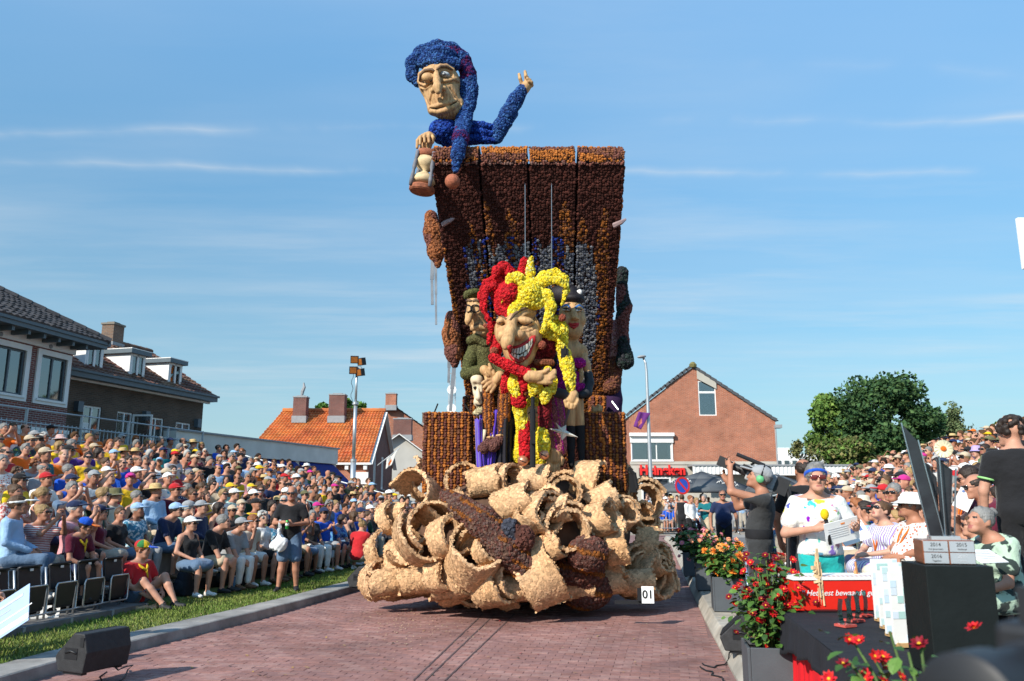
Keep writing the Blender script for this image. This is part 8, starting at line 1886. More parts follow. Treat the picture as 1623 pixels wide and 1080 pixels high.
m_cen=M('flower_centre',(.72,.42,.02),.8,.2)
BL={}
for nm,c in(('red',(.52,.010,.014)),('deep red',(.20,.006,.015)),('orange',(.82,.25,.035)),('pale orange',(.85,.40,.12)),('pink',(.72,.25,.33)),('salmon',(.78,.32,.18)),('dark',(.055,.006,.018))):
    m_=M('petal_'+nm.replace(' ','_'),c,.6,.18,3,spec=.25,hue=.015)
    BL[nm]=[bloom_mesh('flower',[(9,.12,.85,.5,12),(8,.10,.62,.45,34)],[m_,m_cen])if nm in('red','deep red','pink','salmon')else bloom_mesh('flower',[(12,.1,.95,.40,-6),(11,.1,.85,.38,18),(9,.08,.68,.34,42),(7,.05,.45,.3,64)],[m_,m_],.1)for _ in range(2)]
def dahlias(c,w_,h_,box,cols,nfl,fr,nleaf,lsize,label,nind=0,spread=1.0,zb=.15,boxlab=None,top=0.25):
    """planter box (thing) and the plant growing in it (thing)"""
    bw,bh=box;px=empty('planter',(c[0],c[1],zb),R(-10),boxlab,'planter','grey planters along the kerb')
    b=MB();t=.025
    for s in(-1,1):b.box((s*(bw-t/2),0,bh/2+.02),(t/2,bw,bh/2));b.box((0,s*(bw-t/2),bh/2+.02),(bw-t,t/2,bh/2))
    bevel(b.build('box',m_box,px),.006);MB().box((0,0,bh-.06),(bw-t,bw-t,.03)).build('soil',M('soil',(.03,.02,.014),.95,.3,20,.6,60),px)
    for sx in(-1,1):
        for sy in(-1,1):MB().box((sx*(bw-.05),sy*(bw-.05),.01),(.03,.03,.012)).build('foot',m_cbk,px)
    o=empty('dahlia_plant',(c[0],c[1],zb+bh),0,label,'flowers');rr=random.Random(int(c[0]*1000));st=MB();tips=[]
    for i in range(max(26,nfl//2)):
        a=rr.uniform(0,math.tau);r_=w_*math.sqrt(rr.random());q=Vector((math.cos(a)*r_,math.sin(a)*r_,h_*rr.uniform(.45,1.0)*(1-.35*(r_/w_)**2)));b0=Vector((q.x*.35,q.y*.35,-.03));m=(b0+q)/2+Vector((q.x*.05,q.y*.05,.08));st.tube([b0,m,q],[.009,.007,.005],5);tips.append((b0,m,q))
    lv=[]
    for i in range(nleaf):
        b0,m,q=rr.choice(tips);t=rr.uniform(.15,1.0);p=b0*(1-t)**2+m*2*t*(1-t)+q*t*t;p+=Vector((rr.gauss(0,.05),rr.gauss(0,.05),rr.gauss(0,.04)))*spread;a=math.atan2(p.y,p.x)+rr.gauss(0,.9)
        lv.append((p,a,rr.uniform(-.7,.35),rr.uniform(.6,1.3)*lsize,rr.choices((0,1,2),(5,3,3))[0]))
    vis=sorted(range(nleaf),key=lambda i:(lv[i][0].y*1.0-lv[i][3]*2))[:nind];vs=set(vis)
    for i in vis:
        p,a,ti,s,k=lv[i];f=link('leaf',LEAF[k],o);f.location=p;f.rotation_euler=Euler((ti,rr.gauss(0,.4),a-math.pi/2));f.scale=(s,)*3
    Vs,Fs,Mi,off=[],[],[],0;lv0=np.array([v.co[:]for v in LEAF[0].vertices]);lf=[tuple(p.vertices)for p in LEAF[0].polygons];lf=np.array([(f[0],f[1],f[2],f[3]if len(f)>3 else f[2])for f in lf]);tri=np.concatenate([lf[:,:3],lf[lf[:,2]!=lf[:,3]][:,[0,2,3]]])
    for i in range(nleaf):
        if i in vs:continue
        p,a,ti,s,k=lv[i];m=np.array(Euler((ti,rr.gauss(0,.4),a-math.pi/2)).to_matrix());Vs.append(lv0@m.T*s+np.array(p[:]));Fs.append(tri+off);Mi+=[k]*len(tri);off+=len(lv0)
    fo=link('foliage',np_mesh('foliage',np.concatenate(Vs),np.concatenate(Fs),m_leaf,Mi,True),o);fo['kind']='stuff';st.build('stem',m_stem,o,True)['kind']='stuff'
    for i in range(nfl):
        b0,m,q=tips[i%len(tips)];p=q+Vector((rr.gauss(0,.05),rr.gauss(0,.05),rr.gauss(0,.05)))*(1 if i>=len(tips)else .2)*spread+Vector((0,0,.012));
        if rr.random()<.35:p=Vector((p.x*1.05,-abs(p.y)*1.02,p.z-rr.uniform(0,.5)*h_*(1-top)))
        f=link('flower',rr.choice(BL[rr.choices([x for x,_ in cols],[y for _,y in cols])[0]]),o);f.location=p;f.rotation_euler=Euler((rr.uniform(.2,1.15),rr.gauss(0,.25),rr.gauss(0,.7)));f.scale=(fr*rr.uniform(.75,1.2),)*3
    return o
dahlias((2.14,6.85),.29,.78,(.24,.46),[('red',6),('deep red',4)],150,.035,1250,.066,'bushy red dahlias with yellow centres beside the red box',150,1.2,.15,'dark grey planter half hidden by red dahlias next to the table',.1)
dahlias((3.22,12.3),.42,.50,(.25,.48),[('orange',5),('pale orange',4)],34,.070,1000,.10,'orange pompon dahlias in the middle planter along the kerb',0,1.2,.15,'grey planter with orange dahlias on the kerb pavement',.1)
dahlias((3.62,15.0),.55,.66,(.28,.48),[('pink',5),('salmon',4)],70,.045,1100,.09,'pale pink dahlias between the dark red and orange ones',0,1.2,.15,'planter under the pink dahlias, third from the camera',.1)
dahlias((3.92,17.6),.45,.66,(.26,.48),[('dark',5),('deep red',3),('salmon',1)],40,.060,800,.10,'dark purple red dahlias in the farthest planter',0,1.2,.15,'farthest planter by the road, under dark dahlias',.1)
dahlias((1.50,3.05),.36,.50,(.24,.46),[('red',6),('deep red',2)],30,.030,300,.055,'red dahlias poking up before the black pedestal at the bottom edge',60,1.2,.42,'planter at the bottom edge under the nearest red dahlias',.5)
# ---- chrome posts
def stanchion(c,label):
    o=empty('barrier_post',c,label=label,cat='post',group='chrome barrier posts');m_ch=M('chrome',(.62,.62,.63),.16,.03,metal=1.0)
    MB().lathe([(.0,0),(.17,0),(.172,.012),(.15,.025),(.07,.05),(.028,.10),(.026,.12)],(0,0,0),28).build('base',m_ch,o,40);MB().lathe([(.025,.10),(.025,.98)],(0,0,0),18).build('tube',m_ch,o,True);MB().lathe([(.030,.86),(.032,.865),(.032,.895),(.030,.90),(.032,.955),(.034,.96),(.034,.99),(.026,1.0),(0,1.0)],(0,0,0),18).build('head',m_ch,o,40)
stanchion(Vector((2.62,8.75,.15)),'chrome barrier post with round base beside the red dahlias');stanchion(Vector((2.72,9.55,.15)),'farther chrome barrier post between orange dahlias and the cameraman')
# ---- award table
TB=empty('award_table',(2.45,5.4,.15),label='long table under black cloth with a bright red skirt at the kerb',cat='table')
m_clB=M('table_cloth_black',(.012,.013,.018),.92,.15,3,.5,10,bdist=.03);m_clR=M('table_skirt_red',(.60,.008,.014),.8,.08,4)
tq=[Vector((2.26,7.0,0)),Vector((1.84,4.05,0)),Vector((2.85,3.9,0)),Vector((3.42,6.85,0))];TZ=.90
MB().prism([p+Vector((0,0,TZ-.03))for p in tq],(0,0,.026)).build('table_top',m_dark,TB,keep=True)
for p in tq:c_=sum(tq,Vector())/4;q=p+(c_-p)*.12;MB().tube([q+Vector((0,0,.15)),q+Vector((0,0,TZ-.03))],.02,8).build('leg',m_steel,TB,keep=True)
def skirt(name,z1,z0,off,amp,mat,freq,low=None):
    V,F=[],[];per=[]
    for a,b_ in((3,0),(0,1),(1,2)):
        A,B=tq[a],tq[b_];d=(B-A).normalized();n_=Vector((-d.y,d.x,0));n_=-n_ if(A+B-2*c_).dot(n_)<0 else n_;L_=(B-A).length;k_=int(L_/.02)
        for i in range(k_+1):t=i/k_;per.append((A+(B-A)*t,n_))
    nz=8;n=len(per)
    for j in range(nz+1):
        t=j/nz
        for i,(p,n_)in enumerate(per):
            s_=i*.02;zl=z0+(low(s_)if low else 0);w_=amp*t*(math.sin(s_*freq)+.5*math.sin(s_*freq*2.3+1))+off+.02*t;V.append((p+n_*w_+Vector((0,0,z1+(zl-z1)*t)))[:])
    for j in range(nz):
        for i in range(n-1):a=j*n+i;F.append((a,a+1,a+n+1,a+n))
    o=link(name,np_mesh(name,np.array(V),np.array(F),mat),TB,True);sm=o.modifiers.new('thickness','SOLIDIFY');sm.thickness=.004;return o
skirt('skirt',TZ-.03,.17,.0,.018,m_clR,34)
skirt('table_cloth',TZ+.004,TZ-.24,.062,.016,m_clB,17,lambda s_:.05*math.sin(s_*3.1)-.02*math.sin(s_*9))
nx,ny=40,60;V,F=[],[]
for j in range(ny+1):
    for i in range(nx+1):
        a,b_=i/nx,j/ny;p=(tq[0]*(1-a)+tq[3]*a)*(1-b_)+(tq[1]*(1-a)+tq[2]*a)*b_;e_=min(a,1-a,b_,1-b_);V.append((p.x+(c_.x-p.x)*-.135,p.y+(c_.y-p.y)*-.048,TZ+.006+.004*math.sin(p.x*9+p.y*5)*math.sin(p.y*13)*min(1,e_*12)))
for j in range(ny):
    for i in range(nx):a=j*(nx+1)+i;F.append((a,a+nx+1,a+nx+2,a+1))
link('cloth_top',np_mesh('cloth_top',np.array(V),np.array(F),m_clB),TB,True)
# red presentation box with lettering
m_rb=M('box_red',(.66,.022,.012),.4,.05,4)
RBY=6.62;A=P(1262,972,RBY);B=P(1392,958,RBY+.04);L_=1.1;RB=empty('lettered_box',A,label='bright red box with white handwriting and a white toothed lid on the award table',cat='box')
A.z=TZ+.012;rz_=R(3);fr_b=Fr((A.x,A.y,A.z),(math.cos(rz_),math.sin(rz_)))
b=MB();fr_b.box(b,0,L_,0,.235,-.30,0);bevel(b.build('box_body',m_rb,RB,keep=True),.006);b=MB();fr_b.box(b,-.012,L_+.01,.236,.262,-.31,.01);b.build('lid',m_white,RB,keep=True)
b=MB()
for i in range(28):a=.02+i*.038;b.quad([fr_b.p(a,.2645,.0),fr_b.p(a+.019,.2645,.0),fr_b.p(a+.0095,.2645,-.07),]);
b.build('lid_pattern',m_rb,RB,keep=True)['kind']='stuff'
text_at('lettering','\u201c Het best bewaarde geheim van',.062,fr_b.p(.045,.135,.004),fr_b.rot,M('ink_white',(.80,.80,.80),.5,0),RB,ext=.001,align='LEFT',shear=.32)
# wooden sculptures on black stands
m_spl=M('split_wood',(.62,.43,.24),.75,.25,9,.5,40,stretch=(4,4,.6));m_spl2=M('split_wood_orange',(.60,.26,.10),.75,.25,9,.5,40,stretch=(4,4,.6))
def sculpture(c,h,label,m_):
    o=empty('splinter_sculpture',c,label=label,cat='award',group='splintered wooden awards on the table');rr=random.Random(int(c.x*997));MB().box(c+Vector((.02,0,.006)),(.10,.07,.006)).build('stand_plate',M('plate_black',(.03,.012,.014),.3,.05),o,keep=True);MB().tube([c+Vector((.11,.02,.012)),c+Vector((.0,.015,h*.62))],.005,6).build('stand_rod',m_cbk,o,keep=True)
    for i in range(15):
        z0=h*rr.uniform(.02,.55);z1=min(h,z0+h*rr.uniform(.25,.5));x=rr.gauss(0,.016);y=rr.gauss(0,.012);pinch=.4
        a=c+Vector((x,y,z0+.015));b_=c+Vector((x*(pinch if z1>.75*h else 1)+rr.gauss(0,.008),y*.6,z1));MB().bar(a,b_,rr.uniform(.010,.022),rr.uniform(.006,.014),0,(rr.gauss(0,1),1,0)).build('splinter',m_,o,keep=True)
    for i in range(4):z=h*(.45+.07*i);MB().box(c+Vector((rr.gauss(0,.012),-.008,z)),(.026,.016,.014),rotm(rr.uniform(-30,30),rr.uniform(-20,20),rr.uniform(-30,30))).build('splinter',m_,o,keep=True)
    for i in range(2):MB().tube([c+Vector((.006*(1-2*i),-.004,h*.35)),c+Vector((.012*(1-2*i),-.006,.012))],[.012,.003],5).build('point',m_,o,keep=True)
def on_table(u,v):return G(u,v,TZ+.012)
sculpture(on_table(1300,968),.50,'pale splintered wooden award before the red box',m_spl);sculpture(on_table(1360,962),.36,'orange tinted splintered wooden award farther along the red box',m_spl2)
m_gl=glass_mat('award_glass',(.35,.72,.70),.12);m_glb=M('award_foot',(.55,.10,.08),.1,.1,spec=.8)
for i,(u,v,lab)in enumerate(((1340,993,'nearest of three curved glass awards on the black cloth'),(1354,985,'middle curved glass award between the two others'),(1367,977,'farthest curved glass award beside the checked panels'))):
    c=on_table(u,v);o=empty('glass_award',c,label=lab,cat='award',group='curved glass awards on the table');MB().box(c+Vector((0,0,.008)),(.055,.05,.008),rotm(25)).build('foot',m_glb,o,keep=True)
    for s in(-1,1):
        b=MB();pts=[c+Vector((s*.024+s*.012*math.sin(t*3.1),s*.01,.016+.17*t))for t in np.linspace(0,1,9)]
        for p,q in zip(pts[:-1],pts[1:]):b.bar(p,q,.006,.030,0,(1,0,0))
        b.build('blade',m_gl,o,keep=True)
# checked panels
m_sq=[M('square_%d'%i,c,.6,.03)for i,c in enumerate(((.50,.66,.66),(.55,.68,.78),(.40,.60,.56),(.62,.70,.78)))]
for i,(u,v,lab)in enumerate(((1393,985,'farthest white panel with pale squares on a wooden foot'),(1402,997,'second farthest white panel with pale squares'),(1411,1009,'second nearest white panel with pale squares'),(1424,1026,'nearest white panel with pale squares beside the black pedestal'))):
    c=on_table(u,v);o=empty('checked_panel',c,label=lab,cat='panel',group='pale checked panels in a row on the table');w_,h_=.20,.42;rot=rotm(6);c2=c+Vector((.07,.0,.02))
    MB().box(c2+Vector((0,0,h_/2)),(w_/2,.009,h_/2),rot).build('board',m_white,o,keep=True);MB().box(c2+Vector((-.04,0,-.005)),(.05,.03,.012),rot).build('foot',M('foot_wood',(.50,.30,.13),.6,.15),o,keep=True);rr=random.Random(i*3+1)
    for a in range(5):
        for b_ in range(9):
            if rr.random()<.36:MB().box(c2+rot@Vector(((a-2)*.04,-.0105,.03+b_*.0455)),(.019,.0012,.021),rot).build('square',m_sq[rr.randrange(4)],o,keep=True)
# pedestal and trophy
PC=G(1487,1050,TZ);PC=Vector((2.30,4.38,TZ+.01));pd=empty('pedestal',PC,R(-6),'black box pedestal carrying the tall trophy','pedestal');bevel(MB().box((0,0,.272),(.165,.17,.272)).build('box',M('pedestal_black',(.010,.013,.013),.6,.12,6,.2,30,spec=.15),pd),.004)
TR=empty('trophy',PC+Vector((0,0,.545)),R(-14),'tall trophy of dark pointed fins on a wooden base with year plates','trophy');m_fin=M('fin_glass',(.022,.023,.027),.12,.3,8,spec=.6,bump=.25,bscale=9);m_pl=M('plate_silver',(.62,.64,.66),.3,.04,metal=.6)
bevel(MB().box((0,0,.062),(.125,.10,.062)).build('base',M('mahogany',(.20,.065,.028),.3,.3,6,stretch=(1,1,6),coat=.3),TR),.006)
for i,(x,z,t,s_)in enumerate(((-.062,.092,'2014','Sint Jansmolen'),(.062,.092,'2015','Veldhoek'),(-.062,.033,'2016','Tiggelaar'),(.062,.033,'2017','Tiggelaar'))):
    p_=MB().box((x,-.102,z),(.058,.003,.027)).build('year_plate',m_pl,TR)
    for body,sz,dz in((t,.026,.008),(s_,.012,-.014)):
        me=text_mesh(body,sz,.0006);me.materials.append(m_gy if i==3 else m_ink);me.name='engraving';q=link('engraving',me,p_);q.location=(x,-.1055,z+dz);q.rotation_euler=(R(90),0,0)
def fin(name,pts,th,y,m_):
    b=MB();b.prism([(x,y-th/2,z)for x,z in pts],(0,th,0));b.build(name,m_,TR)
fin('fin',[(-.005,.14),(-.066,.14),(-.155,.74),(-.085,.645),(-.07,.60),(-.015,.30)],.012,-.03,m_fin);fin('fin',[(.0,.14),(.045,.14),(.088,.49),(.015,.55)],.012,.02,m_fin);fin('fin',[(-.02,.14),(.002,.14),(.012,.45),(-.06,.56)],.010,.045,m_fin)
for nm,p,q in(('edge',(-.068,.13),(-.158,.745)),('edge',(.0,.13),(-.082,.65)),('edge',(.006,.13),(.016,.60)),('edge',(.048,.13),(.091,.495))):MB().tube([(p[0],-.038,p[1]),(q[0],-.038,q[1])],.0045,6).build('edge',MATS['chrome'],TR)
MB().box((.0,-.02,.132),(.07,.05,.010)).build('foot_plate',m_pl,TR)
ro=MB();rp_=Vector((.035,-.06,.60));rM=Matrix.Rotation(R(90),3,'X')
for i in range(14):
    a=i*math.tau/14;d=Vector((math.cos(a),0,math.sin(a)));s=Vector((-math.sin(a),0,math.cos(a)));ro.quad([rp_+d*.012-s*.006,rp_+d*.012+s*.006,rp_+d*.046+s*.012+Vector((0,-.008,0)),rp_+d*.046-s*.012+Vector((0,.004,0))])
ro.build('rosette',M('rosette_cream',(.72,.66,.45),.8,.1),TR,fix=False);MB().lathe([(.016,0),(.012,.01),(0,.012)],rp_,10,0,rM).build('rosette_centre',CL['orange'],TR)
# ---- a second camera on its tripod right in front of the lens
TC=empty('tripod_camera',(.66,1.02,.0),label='out of focus black camera on a tripod close to us in the corner',cat='video camera');cc=P(1648,1092,1.0);r_=Matrix.Rotation(R(-58),3,'Z')
bevel(MB().box(cc+r_@Vector((0,.10,.02)),(.055,.09,.05),r_).build('camera_body',m_cbk,TC,keep=True),.012);MB().lathe([(.05,-.16),(.056,-.155),(.056,-.10),(.050,-.09),(.050,-.02),(.056,-.015),(.056,.04),(.03,.04)],cc,28,0,r_@Matrix.Rotation(R(-90),3,'X')).build('lens',m_cbk,TC,40,keep=True)
MB().lathe([(.0,-.12),(.045,-.12)],cc,24,0,r_@Matrix.Rotation(R(-90),3,'X')).build('front_glass',m_glass,TC,keep=True);MB().box(cc+r_@Vector((0,.09,.09)),(.03,.06,.022),r_).build('hot_shoe',m_cbk,TC,keep=True)
for a in(.6,2.7,4.8):MB().tube([cc+Vector((0,.05,-.05)),Vector((cc.x+.42*math.cos(a),cc.y+.05+.42*math.sin(a),.15 if cc.x+.42*math.cos(a)>1.6 else 0))],[.016,.011],7).build('leg',m_cbk,TC,keep=True)
# ================================================================== STREET FURNITURE
m_pole=M('pole_steel',(.50,.52,.53),.42,.08,6,metal=.7)
LM=empty('floodlight_mast',P(558,790,38.0).xy.to_3d(),label='tall floodlight mast with four square lamps beside the orange roof',cat='light mast');bx_=LM.location.x;tz=P(562,575,38).z
MB().tube([(bx_,38,0),(bx_,38,3.5)],.13,12).build('lower_pole',m_pole,LM,True,keep=True);MB().tube([(bx_,38,3.5),(bx_,38,6.2)],.085,12).build('middle_pole',m_pole,LM,True,keep=True);MB().tube([(bx_,38,6.2),(bx_,38,tz-.2)],.06,10).build('upper_pole',m_pole,LM,True,keep=True)
for z in(3.5,6.2):MB().lathe([(.15,-.06),(.15,.06)],(bx_,38,z),12).build('collar',m_pole,LM,keep=True)
MB().box((bx_,38,tz-.25),(.22,.06,.05)).build('lamp_bracket',m_pole,LM,keep=True)
for dx,dz,yw in((-.10,.22,8),(-.14,-.30,8),(.24,.12,-40),(.20,-.40,-35)):
    rr=rotm(yw,12,0);c=Vector((bx_+dx,37.85,tz-.1+dz));k=MB().box(c,(.19,.11,.18),rr).build('floodlight',m_cbk,LM,keep=True);MB().box(c+rr@Vector((0,-.115,0)),(.15,.006,.14),rr).build('lens',M('amber_lens',(.30,.10,.02),.3,.2),k,keep=True)
b=MB();b.tube([(bx_-.18+.05*math.sin(i*1.3),37.9,tz-.5-.13*i)for i in range(28)],.012,4);b.build('coiled_cable',m_cbk,LM,keep=True)
SLp=P(1033,800,37.5);SL2=empty('street_lamp',(SLp.x,37.5,0),label='slim grey street lamp with a small head before the brick gable',cat='street lamp');sx_,tz=SLp.x,P(1027,566,37.5).z
MB().tube([(sx_,37.5,0),(sx_,37.5,1.2),(sx_-.02,37.5,4.5),(sx_-.04,37.5,tz-.7),(sx_-.07,37.5,tz-.3),(sx_-.18,37.5,tz-.02)],[.12,.10,.085,.065,.06,.05],10).build('pole',m_pole,SL2,True,keep=True);S=SDF();S.ell((sx_-.26,37.45,tz),(.22,.16,.075),np.array(rotm(0,0,-6)));V,F=S.mesh_arrays(.03);link('lamp_head',np_mesh('lamp_head',V,F,m_lead),SL2,True)
def flag(name,q,mats,label,pole=None,waves=3,amp=.05):
    """q: four corners; rippling cloth"""
    q=[Vector(p)for p in q];o=empty(name,q[0],label=label,cat='flag');V,F,mi=[],[],[];n,m=14,10;nn=(q[1]-q[0]).cross(q[3]-q[0]).normalized()
    for j in range(m+1):
        for i in range(n+1):a,b_=i/n,j/m;V.append((((q[0]*(1-a)+q[1]*a)*(1-b_)+(q[3]*(1-a)+q[2]*a)*b_)+nn*amp*math.sin(a*waves*3+b_*2)*a)[:])
    for j in range(m):
        for i in range(n):a=j*(n+1)+i;F.append((a,a+1,a+n+2,a+n+1));mi.append((1 if(abs(i-n*.45)+abs(j-m*.6))<3.2 else 0)if len(mats)>1 else 0)
    c=link('cloth',np_mesh('cloth',np.array(V),np.array(F),list(mats),mi),o,True);sm=c.modifiers.new('thickness','SOLIDIFY');sm.thickness=.01
    if pole:MB().tube(pole,.02,6).build('flag_pole',m_wrail,o,True,keep=True)
    return o
Yf=37.3;flag('banner',[P(1031,655,Yf),P(1012,653,Yf),P(1004,676,Yf),P(1016,681,Yf)],(M('flag_purple',(.12,.02,.16),.8,.15),M('flag_orange',(.55,.16,.12),.8,.1)),'purple flag with an orange mark hanging from the street lamp')
Yf=47.6;fp=[P(598,738,Yf),P(634,710,Yf)];flag('banner',[P(631,713,Yf),P(613,728,Yf),P(611,744,Yf),P(621,737,Yf)],(M('flag_white',(.62,.60,.55),.8,.1),CL['orange']),'white and orange flag on a short pole at the orange roofed house',fp)
NP=P(1081,770,38.8);NS=empty('no_parking_sign',(NP.x,38.8,0),label='round red and blue no parking sign seen on a thin post',cat='road sign');rs=Matrix.Rotation(R(24),3,'Z')@Matrix.Rotation(R(90),3,'X')
MB().tube([(NP.x,38.85,0),(NP.x,38.85,NP.z+.3)],.035,8).build('post',m_pole,NS,keep=True);dsc=MB().lathe([(.0,-.015),(.42,-.015),(.42,.015),(0,.015)],(NP.x,38.78,NP.z),28,0,rs).build('disc',M('sign_blue',(.03,.09,.48),.4,.03),NS,keep=True)
b=MB();ring=[(NP.x+0,0,0)];b.lathe([(.33,.017),(.33,.026),(.425,.026),(.425,.017),(.33,.017)],(NP.x,38.78,NP.z),28,0,rs,cap=False);b.build('red_ring',MATS['sign_red'],dsc,keep=True)
b=MB();b.box(Vector((NP.x,38.78,NP.z))+rs@Vector((0,0,.021)),(.36,.045,.004),rs@Matrix.Rotation(R(-45),3,'Z'));b.build('red_bar',MATS['sign_red'],dsc,keep=True)
def barrier(u0,Y,label,rz=0):
    c=P(u0,800,Y);o=empty('crowd_barrier',(c.x,Y,.11),rz,label,'barrier','steel barriers at the road end');b=MB();b.tube([(-1.1,0,.22),(-1.1,0,1.0),(-1.05,0,1.08),(1.05,0,1.08),(1.1,0,1.0),(1.1,0,.22)],.024,7,closed=True);b.build('frame',m_steel,o,True)
    for i in range(14):MB().tube([(-.98+.15*i,0,.22),(-.98+.15*i,0,1.08)],.010,5).build('bar',m_steel,o)
    for x in(-.8,.8):MB().tube([(x,-.28,0),(x,0,.12),(x,.28,0)],.022,6).build('foot',m_steel,o,True)
    b=MB();b.tube([(-.8,0,.12),(-.8,0,.22)],.02,6);b.build('strut',m_steel,o)
barrier(1048,39.2,'steel crowd barrier before the people in royal blue');barrier(1120,39.3,'steel crowd barrier behind the waiters');barrier(1192,39.5,'steel crowd barrier partly behind the cameraman')
def parasol(u,v,Y,half,drop,label,letters=False):
    c=P(u,v,Y);o=empty('parasol',(c.x,Y,.11),label=label,cat='parasol',group='dark parasols outside the brick gable house');m_um=M('parasol_cloth',(.085,.095,.105),.85,.12,2);V=[(c.x,Y,c.z)];n=8
    rim=[(c.x+half*math.cos(a)*1.08,Y+half*.9*math.sin(a),c.z-drop)for a in np.arange(n)*math.tau/n+math.pi/8]
    for i in range(n):
        b=MB();A,B=Vector(rim[i]),Vector(rim[(i+1)%n]);Tp=Vector((c.x,Y,c.z));mA,mB=Tp*.5+A*.5+Vector((0,0,.06)),Tp*.5+B*.5+Vector((0,0,.06));b.quad([Tp,mA,mB]);b.quad([mA,A,B,mB]);b.quad([A,A-Vector((0,0,.18)),B-Vector((0,0,.18)),B]);g=b.build('canopy_panel',m_um,o,True,keep=True,fix=False);sm=g.modifiers.new('thickness','SOLIDIFY');sm.thickness=.012
        MB().tube([Tp-Vector((0,0,.1)),A-Vector((0,0,.06))],.018,5).build('rib',m_lead,o,keep=True)
    MB().tube([(c.x,Y,.11),(c.x,Y,c.z+.1)],.05,10).build('pole',m_lead,o,True,keep=True);MB().box((c.x,Y,.18),(.5,.5,.07)).build('base',m_conc,o,keep=True)
    if letters:
        for du in(-36,38):
            sl_=MB();a0=P(u+du-14,v+19,Y-half*.55)
            for i in range(9):xx=a0.x+i*.12;zz=a0.z+.06*math.sin(i*2.1)+.012*i*(1 if du<0 else-1);sl_.tube([(xx-.05,Y-half*.62,zz),(xx+.04,Y-half*.62,zz+.10),(xx+.10,Y-half*.62,zz-.02)],.022,5)
            sl_.build('printed_script',m_white,o,True,keep=True)['kind']='stuff'
parasol(1112,747,43.0,2.55,.95,'large dark grey parasol with white script under the lettered sign',True);parasol(1232,752,42.0,1.9,.8,'second dark parasol behind the person in black');parasol(1330,752,44.5,1.6,.7,'third grey parasol beside the white fascia')
# lattice mast far away and strings of small things on the skyline
TM=P(717,590,150);tm=empty('radio_mast',(TM.x,150,0),label='thin steel lattice mast far off, left of the float',cat='mast');b=MB();z0,z1=4,TM.z
for sx in(-1,1):
    for sy in(-1,1):b.bar((TM.x+sx*.8,150+sy*.8,0),(TM.x+sx*.55,150+sy*.55,z1),.14)
for i in range(22):
    z=z0+(z1-z0)*i/22;s=-1 if i%2 else 1;dz=(z1-z0)/22
    for sy in(-.65,.65):b.bar((TM.x-s*.7,150+sy,z),(TM.x+s*.7,150+sy,z+dz),.09)
b.build('lattice',m_pole,tm,keep=True)['kind']='stuff'
for z in(.55,.72,.86):MB().lathe([(.0,0),(.9,0),(.9,.25),(0,.25)],(TM.x,149.2,z1*z),10,0,Matrix.Rotation(R(90),3,'X')).build('dish',m_white,tm,keep=True)
# white board corner at the right edge
wp=P(1632,386,7.5);wbd=empty('hanging_board',(wp.x+.15,7.55,.4),label='corner of a white board on a tall post at the right edge',cat='board');MB().box((wp.x+.12,7.5,wp.z),(.22,.02,.26)).build('board',m_white,wbd,keep=True);MB().tube([(wp.x+.30,7.56,.4),(wp.x+.30,7.56,wp.z+.25)],.03,8).build('post',m_steel,wbd,keep=True)
# ================================================================== TREES
m_bark=M('bark',(.10,.075,.055),.9,.3,6,.8,20)
def tree(c,H,crown,cols,n,leaf,label,name='tree',trunk=.25,lobes=9,seed=1,droop=0.0,open_=.0,limb=True,cat='tree'):
    """tapered trunk and limbs; the crown is thousands of leaf sprays gathered in uneven clumps along the limbs"""
    o=empty(name,c,label=label,cat=cat,group='trees beyond the road end');rr=random.Random(seed);g=np.random.default_rng(seed);c=Vector(c);b=MB();(rx,ry,rz),zc_=crown,H-crown[2]
    b.tube([c,c+Vector((.05,0,H*.25)),c+Vector((.1,.05,H*.55)),c+Vector((.05,0,H*.8))],[trunk,trunk*.8,trunk*.5,trunk*.2],8);cl=[]
    for i in range(lobes):
        a=rr.uniform(0,math.tau);t=rr.uniform(-.75,.95);q=math.sqrt(1-t*t)*rr.uniform(.35,.85);p=c+Vector((rx*q*math.cos(a),ry*q*math.sin(a),zc_+rz*t*.85));cl.append((p,rr.uniform(.20,.40)))
        s=c+Vector((.05,0,max(H*.2,(p.z-c.z)*.55)));m=(s+p)/2+Vector((0,0,.08*H));b.tube([s,m,p],[trunk*.32,trunk*.2,trunk*.06],5)
    b.build('trunk',m_bark,o,True,keep=True);Pt,Cc=[],[]
    for p,s in cl:
        k=n//lobes;d=g.normal(0,1,(k,3));d/=np.linalg.norm(d,axis=1)[:,None];r_=g.random(k)**.45;q=np.array(p[:])+d*r_[:,None]*np.array([rx,ry,rz])*s*1.15
        q[:,2]-=droop*g.random(k)*rz*.8;w_=vnoise(q,2.6/max(rx,1)*2,seed);kp=w_>open_;q=q[kp];base=np.array(cols)[g.choice(len(cols),len(q))];Pt.append(q);Cc.append(base*(.65+.7*g.random((len(q),1)))*(.8+.4*rr.random()))
    Pt,Cc=np.concatenate(Pt),np.concatenate(Cc);Nr=g.normal(0,1,Pt.shape)+np.array([0,0,.5]);Nr/=np.linalg.norm(Nr,axis=1)[:,None]
    tv=np.array([[-.5,-.2,0],[.1,-.55,.1],[.55,.1,0],[-.1,.5,.12],[0,0,.2]]);tf=np.array([[0,1,4],[1,2,4],[2,3,4],[3,0,4]])
    W,Fc=stamps(Pt,Nr,leaf,tv,tf,g,1.0,.5);f=link('crown',np_mesh('crown',W,Fc,M('tree_leaf',(1,1,1),.7,.1,5,attr='Col',spec=.2),None,False,np.repeat(Cc,5,0)),o,True);return o
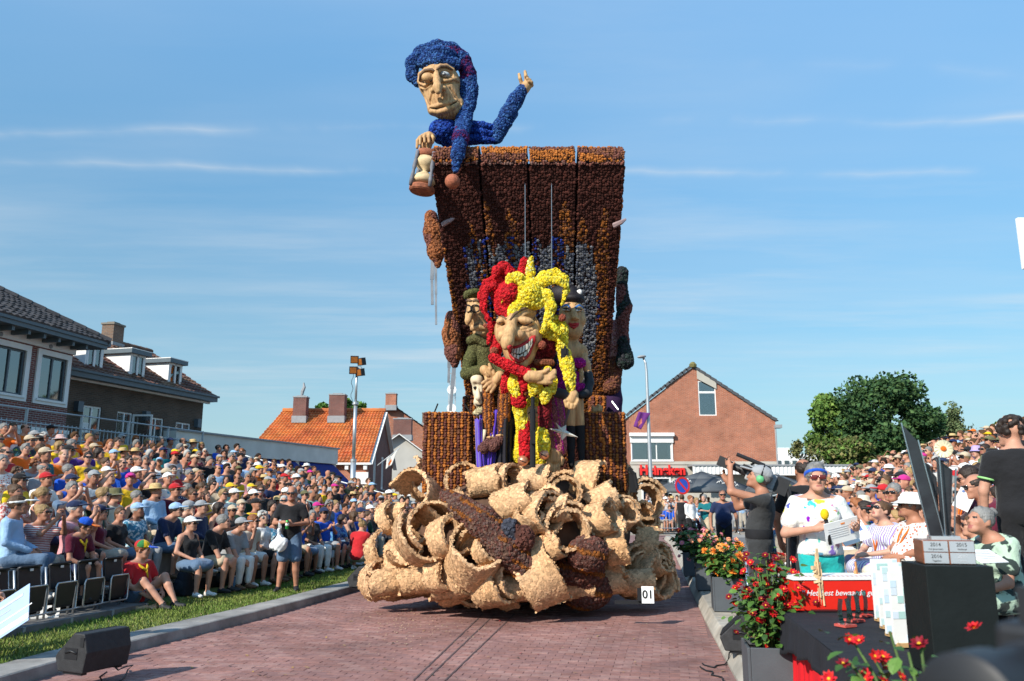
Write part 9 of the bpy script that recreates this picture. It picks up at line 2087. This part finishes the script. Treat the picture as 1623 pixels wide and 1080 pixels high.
PINE=[(.030,.075,.026),(.042,.092,.032),(.062,.115,.036)];LIGHT=[(.10,.18,.032),(.14,.21,.045),(.07,.13,.028)];BIRCH=[(.12,.16,.065),(.15,.185,.085),(.085,.12,.05)];OLIVE_=[(.14,.145,.05),(.18,.16,.06),(.10,.12,.04)]
Yt=70.0
def tr(u,vtop,wpx,hpx,Y,cols,n,leaf,label,**k):p=P(u,780,Y);t=P(u,vtop,Y);s=Y/FPX;tree((p.x,Y,0),t.z,(wpx*s/2,wpx*s/2,hpx*s/2),cols,n,leaf,label,**k)
tr(1408,606,195,135,66,PINE,16000,.27,'broad dark pine in the middle of the right hand trees',seed=3,trunk=.4,lobes=30,open_=.26)
tr(1320,630,80,110,68,LIGHT,8000,.27,'lighter green leafy tree at the left of the dark pine',seed=5,lobes=18,open_=.24)
tr(1350,645,80,110,72,LIGHT+OLIVE_,6500,.27,'yellowish green tree tucked behind the dark pine',seed=8,lobes=15,open_=.24)
tr(1462,655,60,95,70,LIGHT,6000,.27,'mid green tree between pine and birch',seed=9,lobes=14,open_=.22)
tr(1512,640,74,90,80,BIRCH,9000,.23,'feathery birch with drooping grey green sprays',seed=11,droop=.9,open_=.34,lobes=18)
tr(1590,668,22,40,90,LIGHT,1800,.34,'tiny distant tree peeping over the stand',seed=12,lobes=5)
tr(1275,690,60,75,60,OLIVE_,2600,.16,'sparse half bare shrub before the white distant block',seed=14,open_=.46,lobes=12,trunk=.10,name='shrub',cat='shrub')
tr(1340,700,130,62,62,OLIVE_+LIGHT,7000,.23,'low olive hedge growth below the light green tree',seed=15,lobes=12,trunk=.12,name='shrub',cat='shrub')
tr(1440,705,110,60,62,PINE+LIGHT,6500,.23,'dark undergrowth bushes at the foot of the pine',seed=16,lobes=12,trunk=.12,name='shrub',cat='shrub')
tr(497,634,44,38,62,[(.09,.19,.03),(.12,.22,.04),(.07,.15,.03)],2600,.24,'bright green tree top behind the orange roof, left of the mast',seed=21,open_=.40,lobes=7)
tr(548,634,62,46,62,[(.09,.19,.03),(.12,.22,.04),(.07,.15,.03)],5000,.24,'bright green tree top behind the orange roof, at the mast',seed=22,open_=.30,lobes=9)
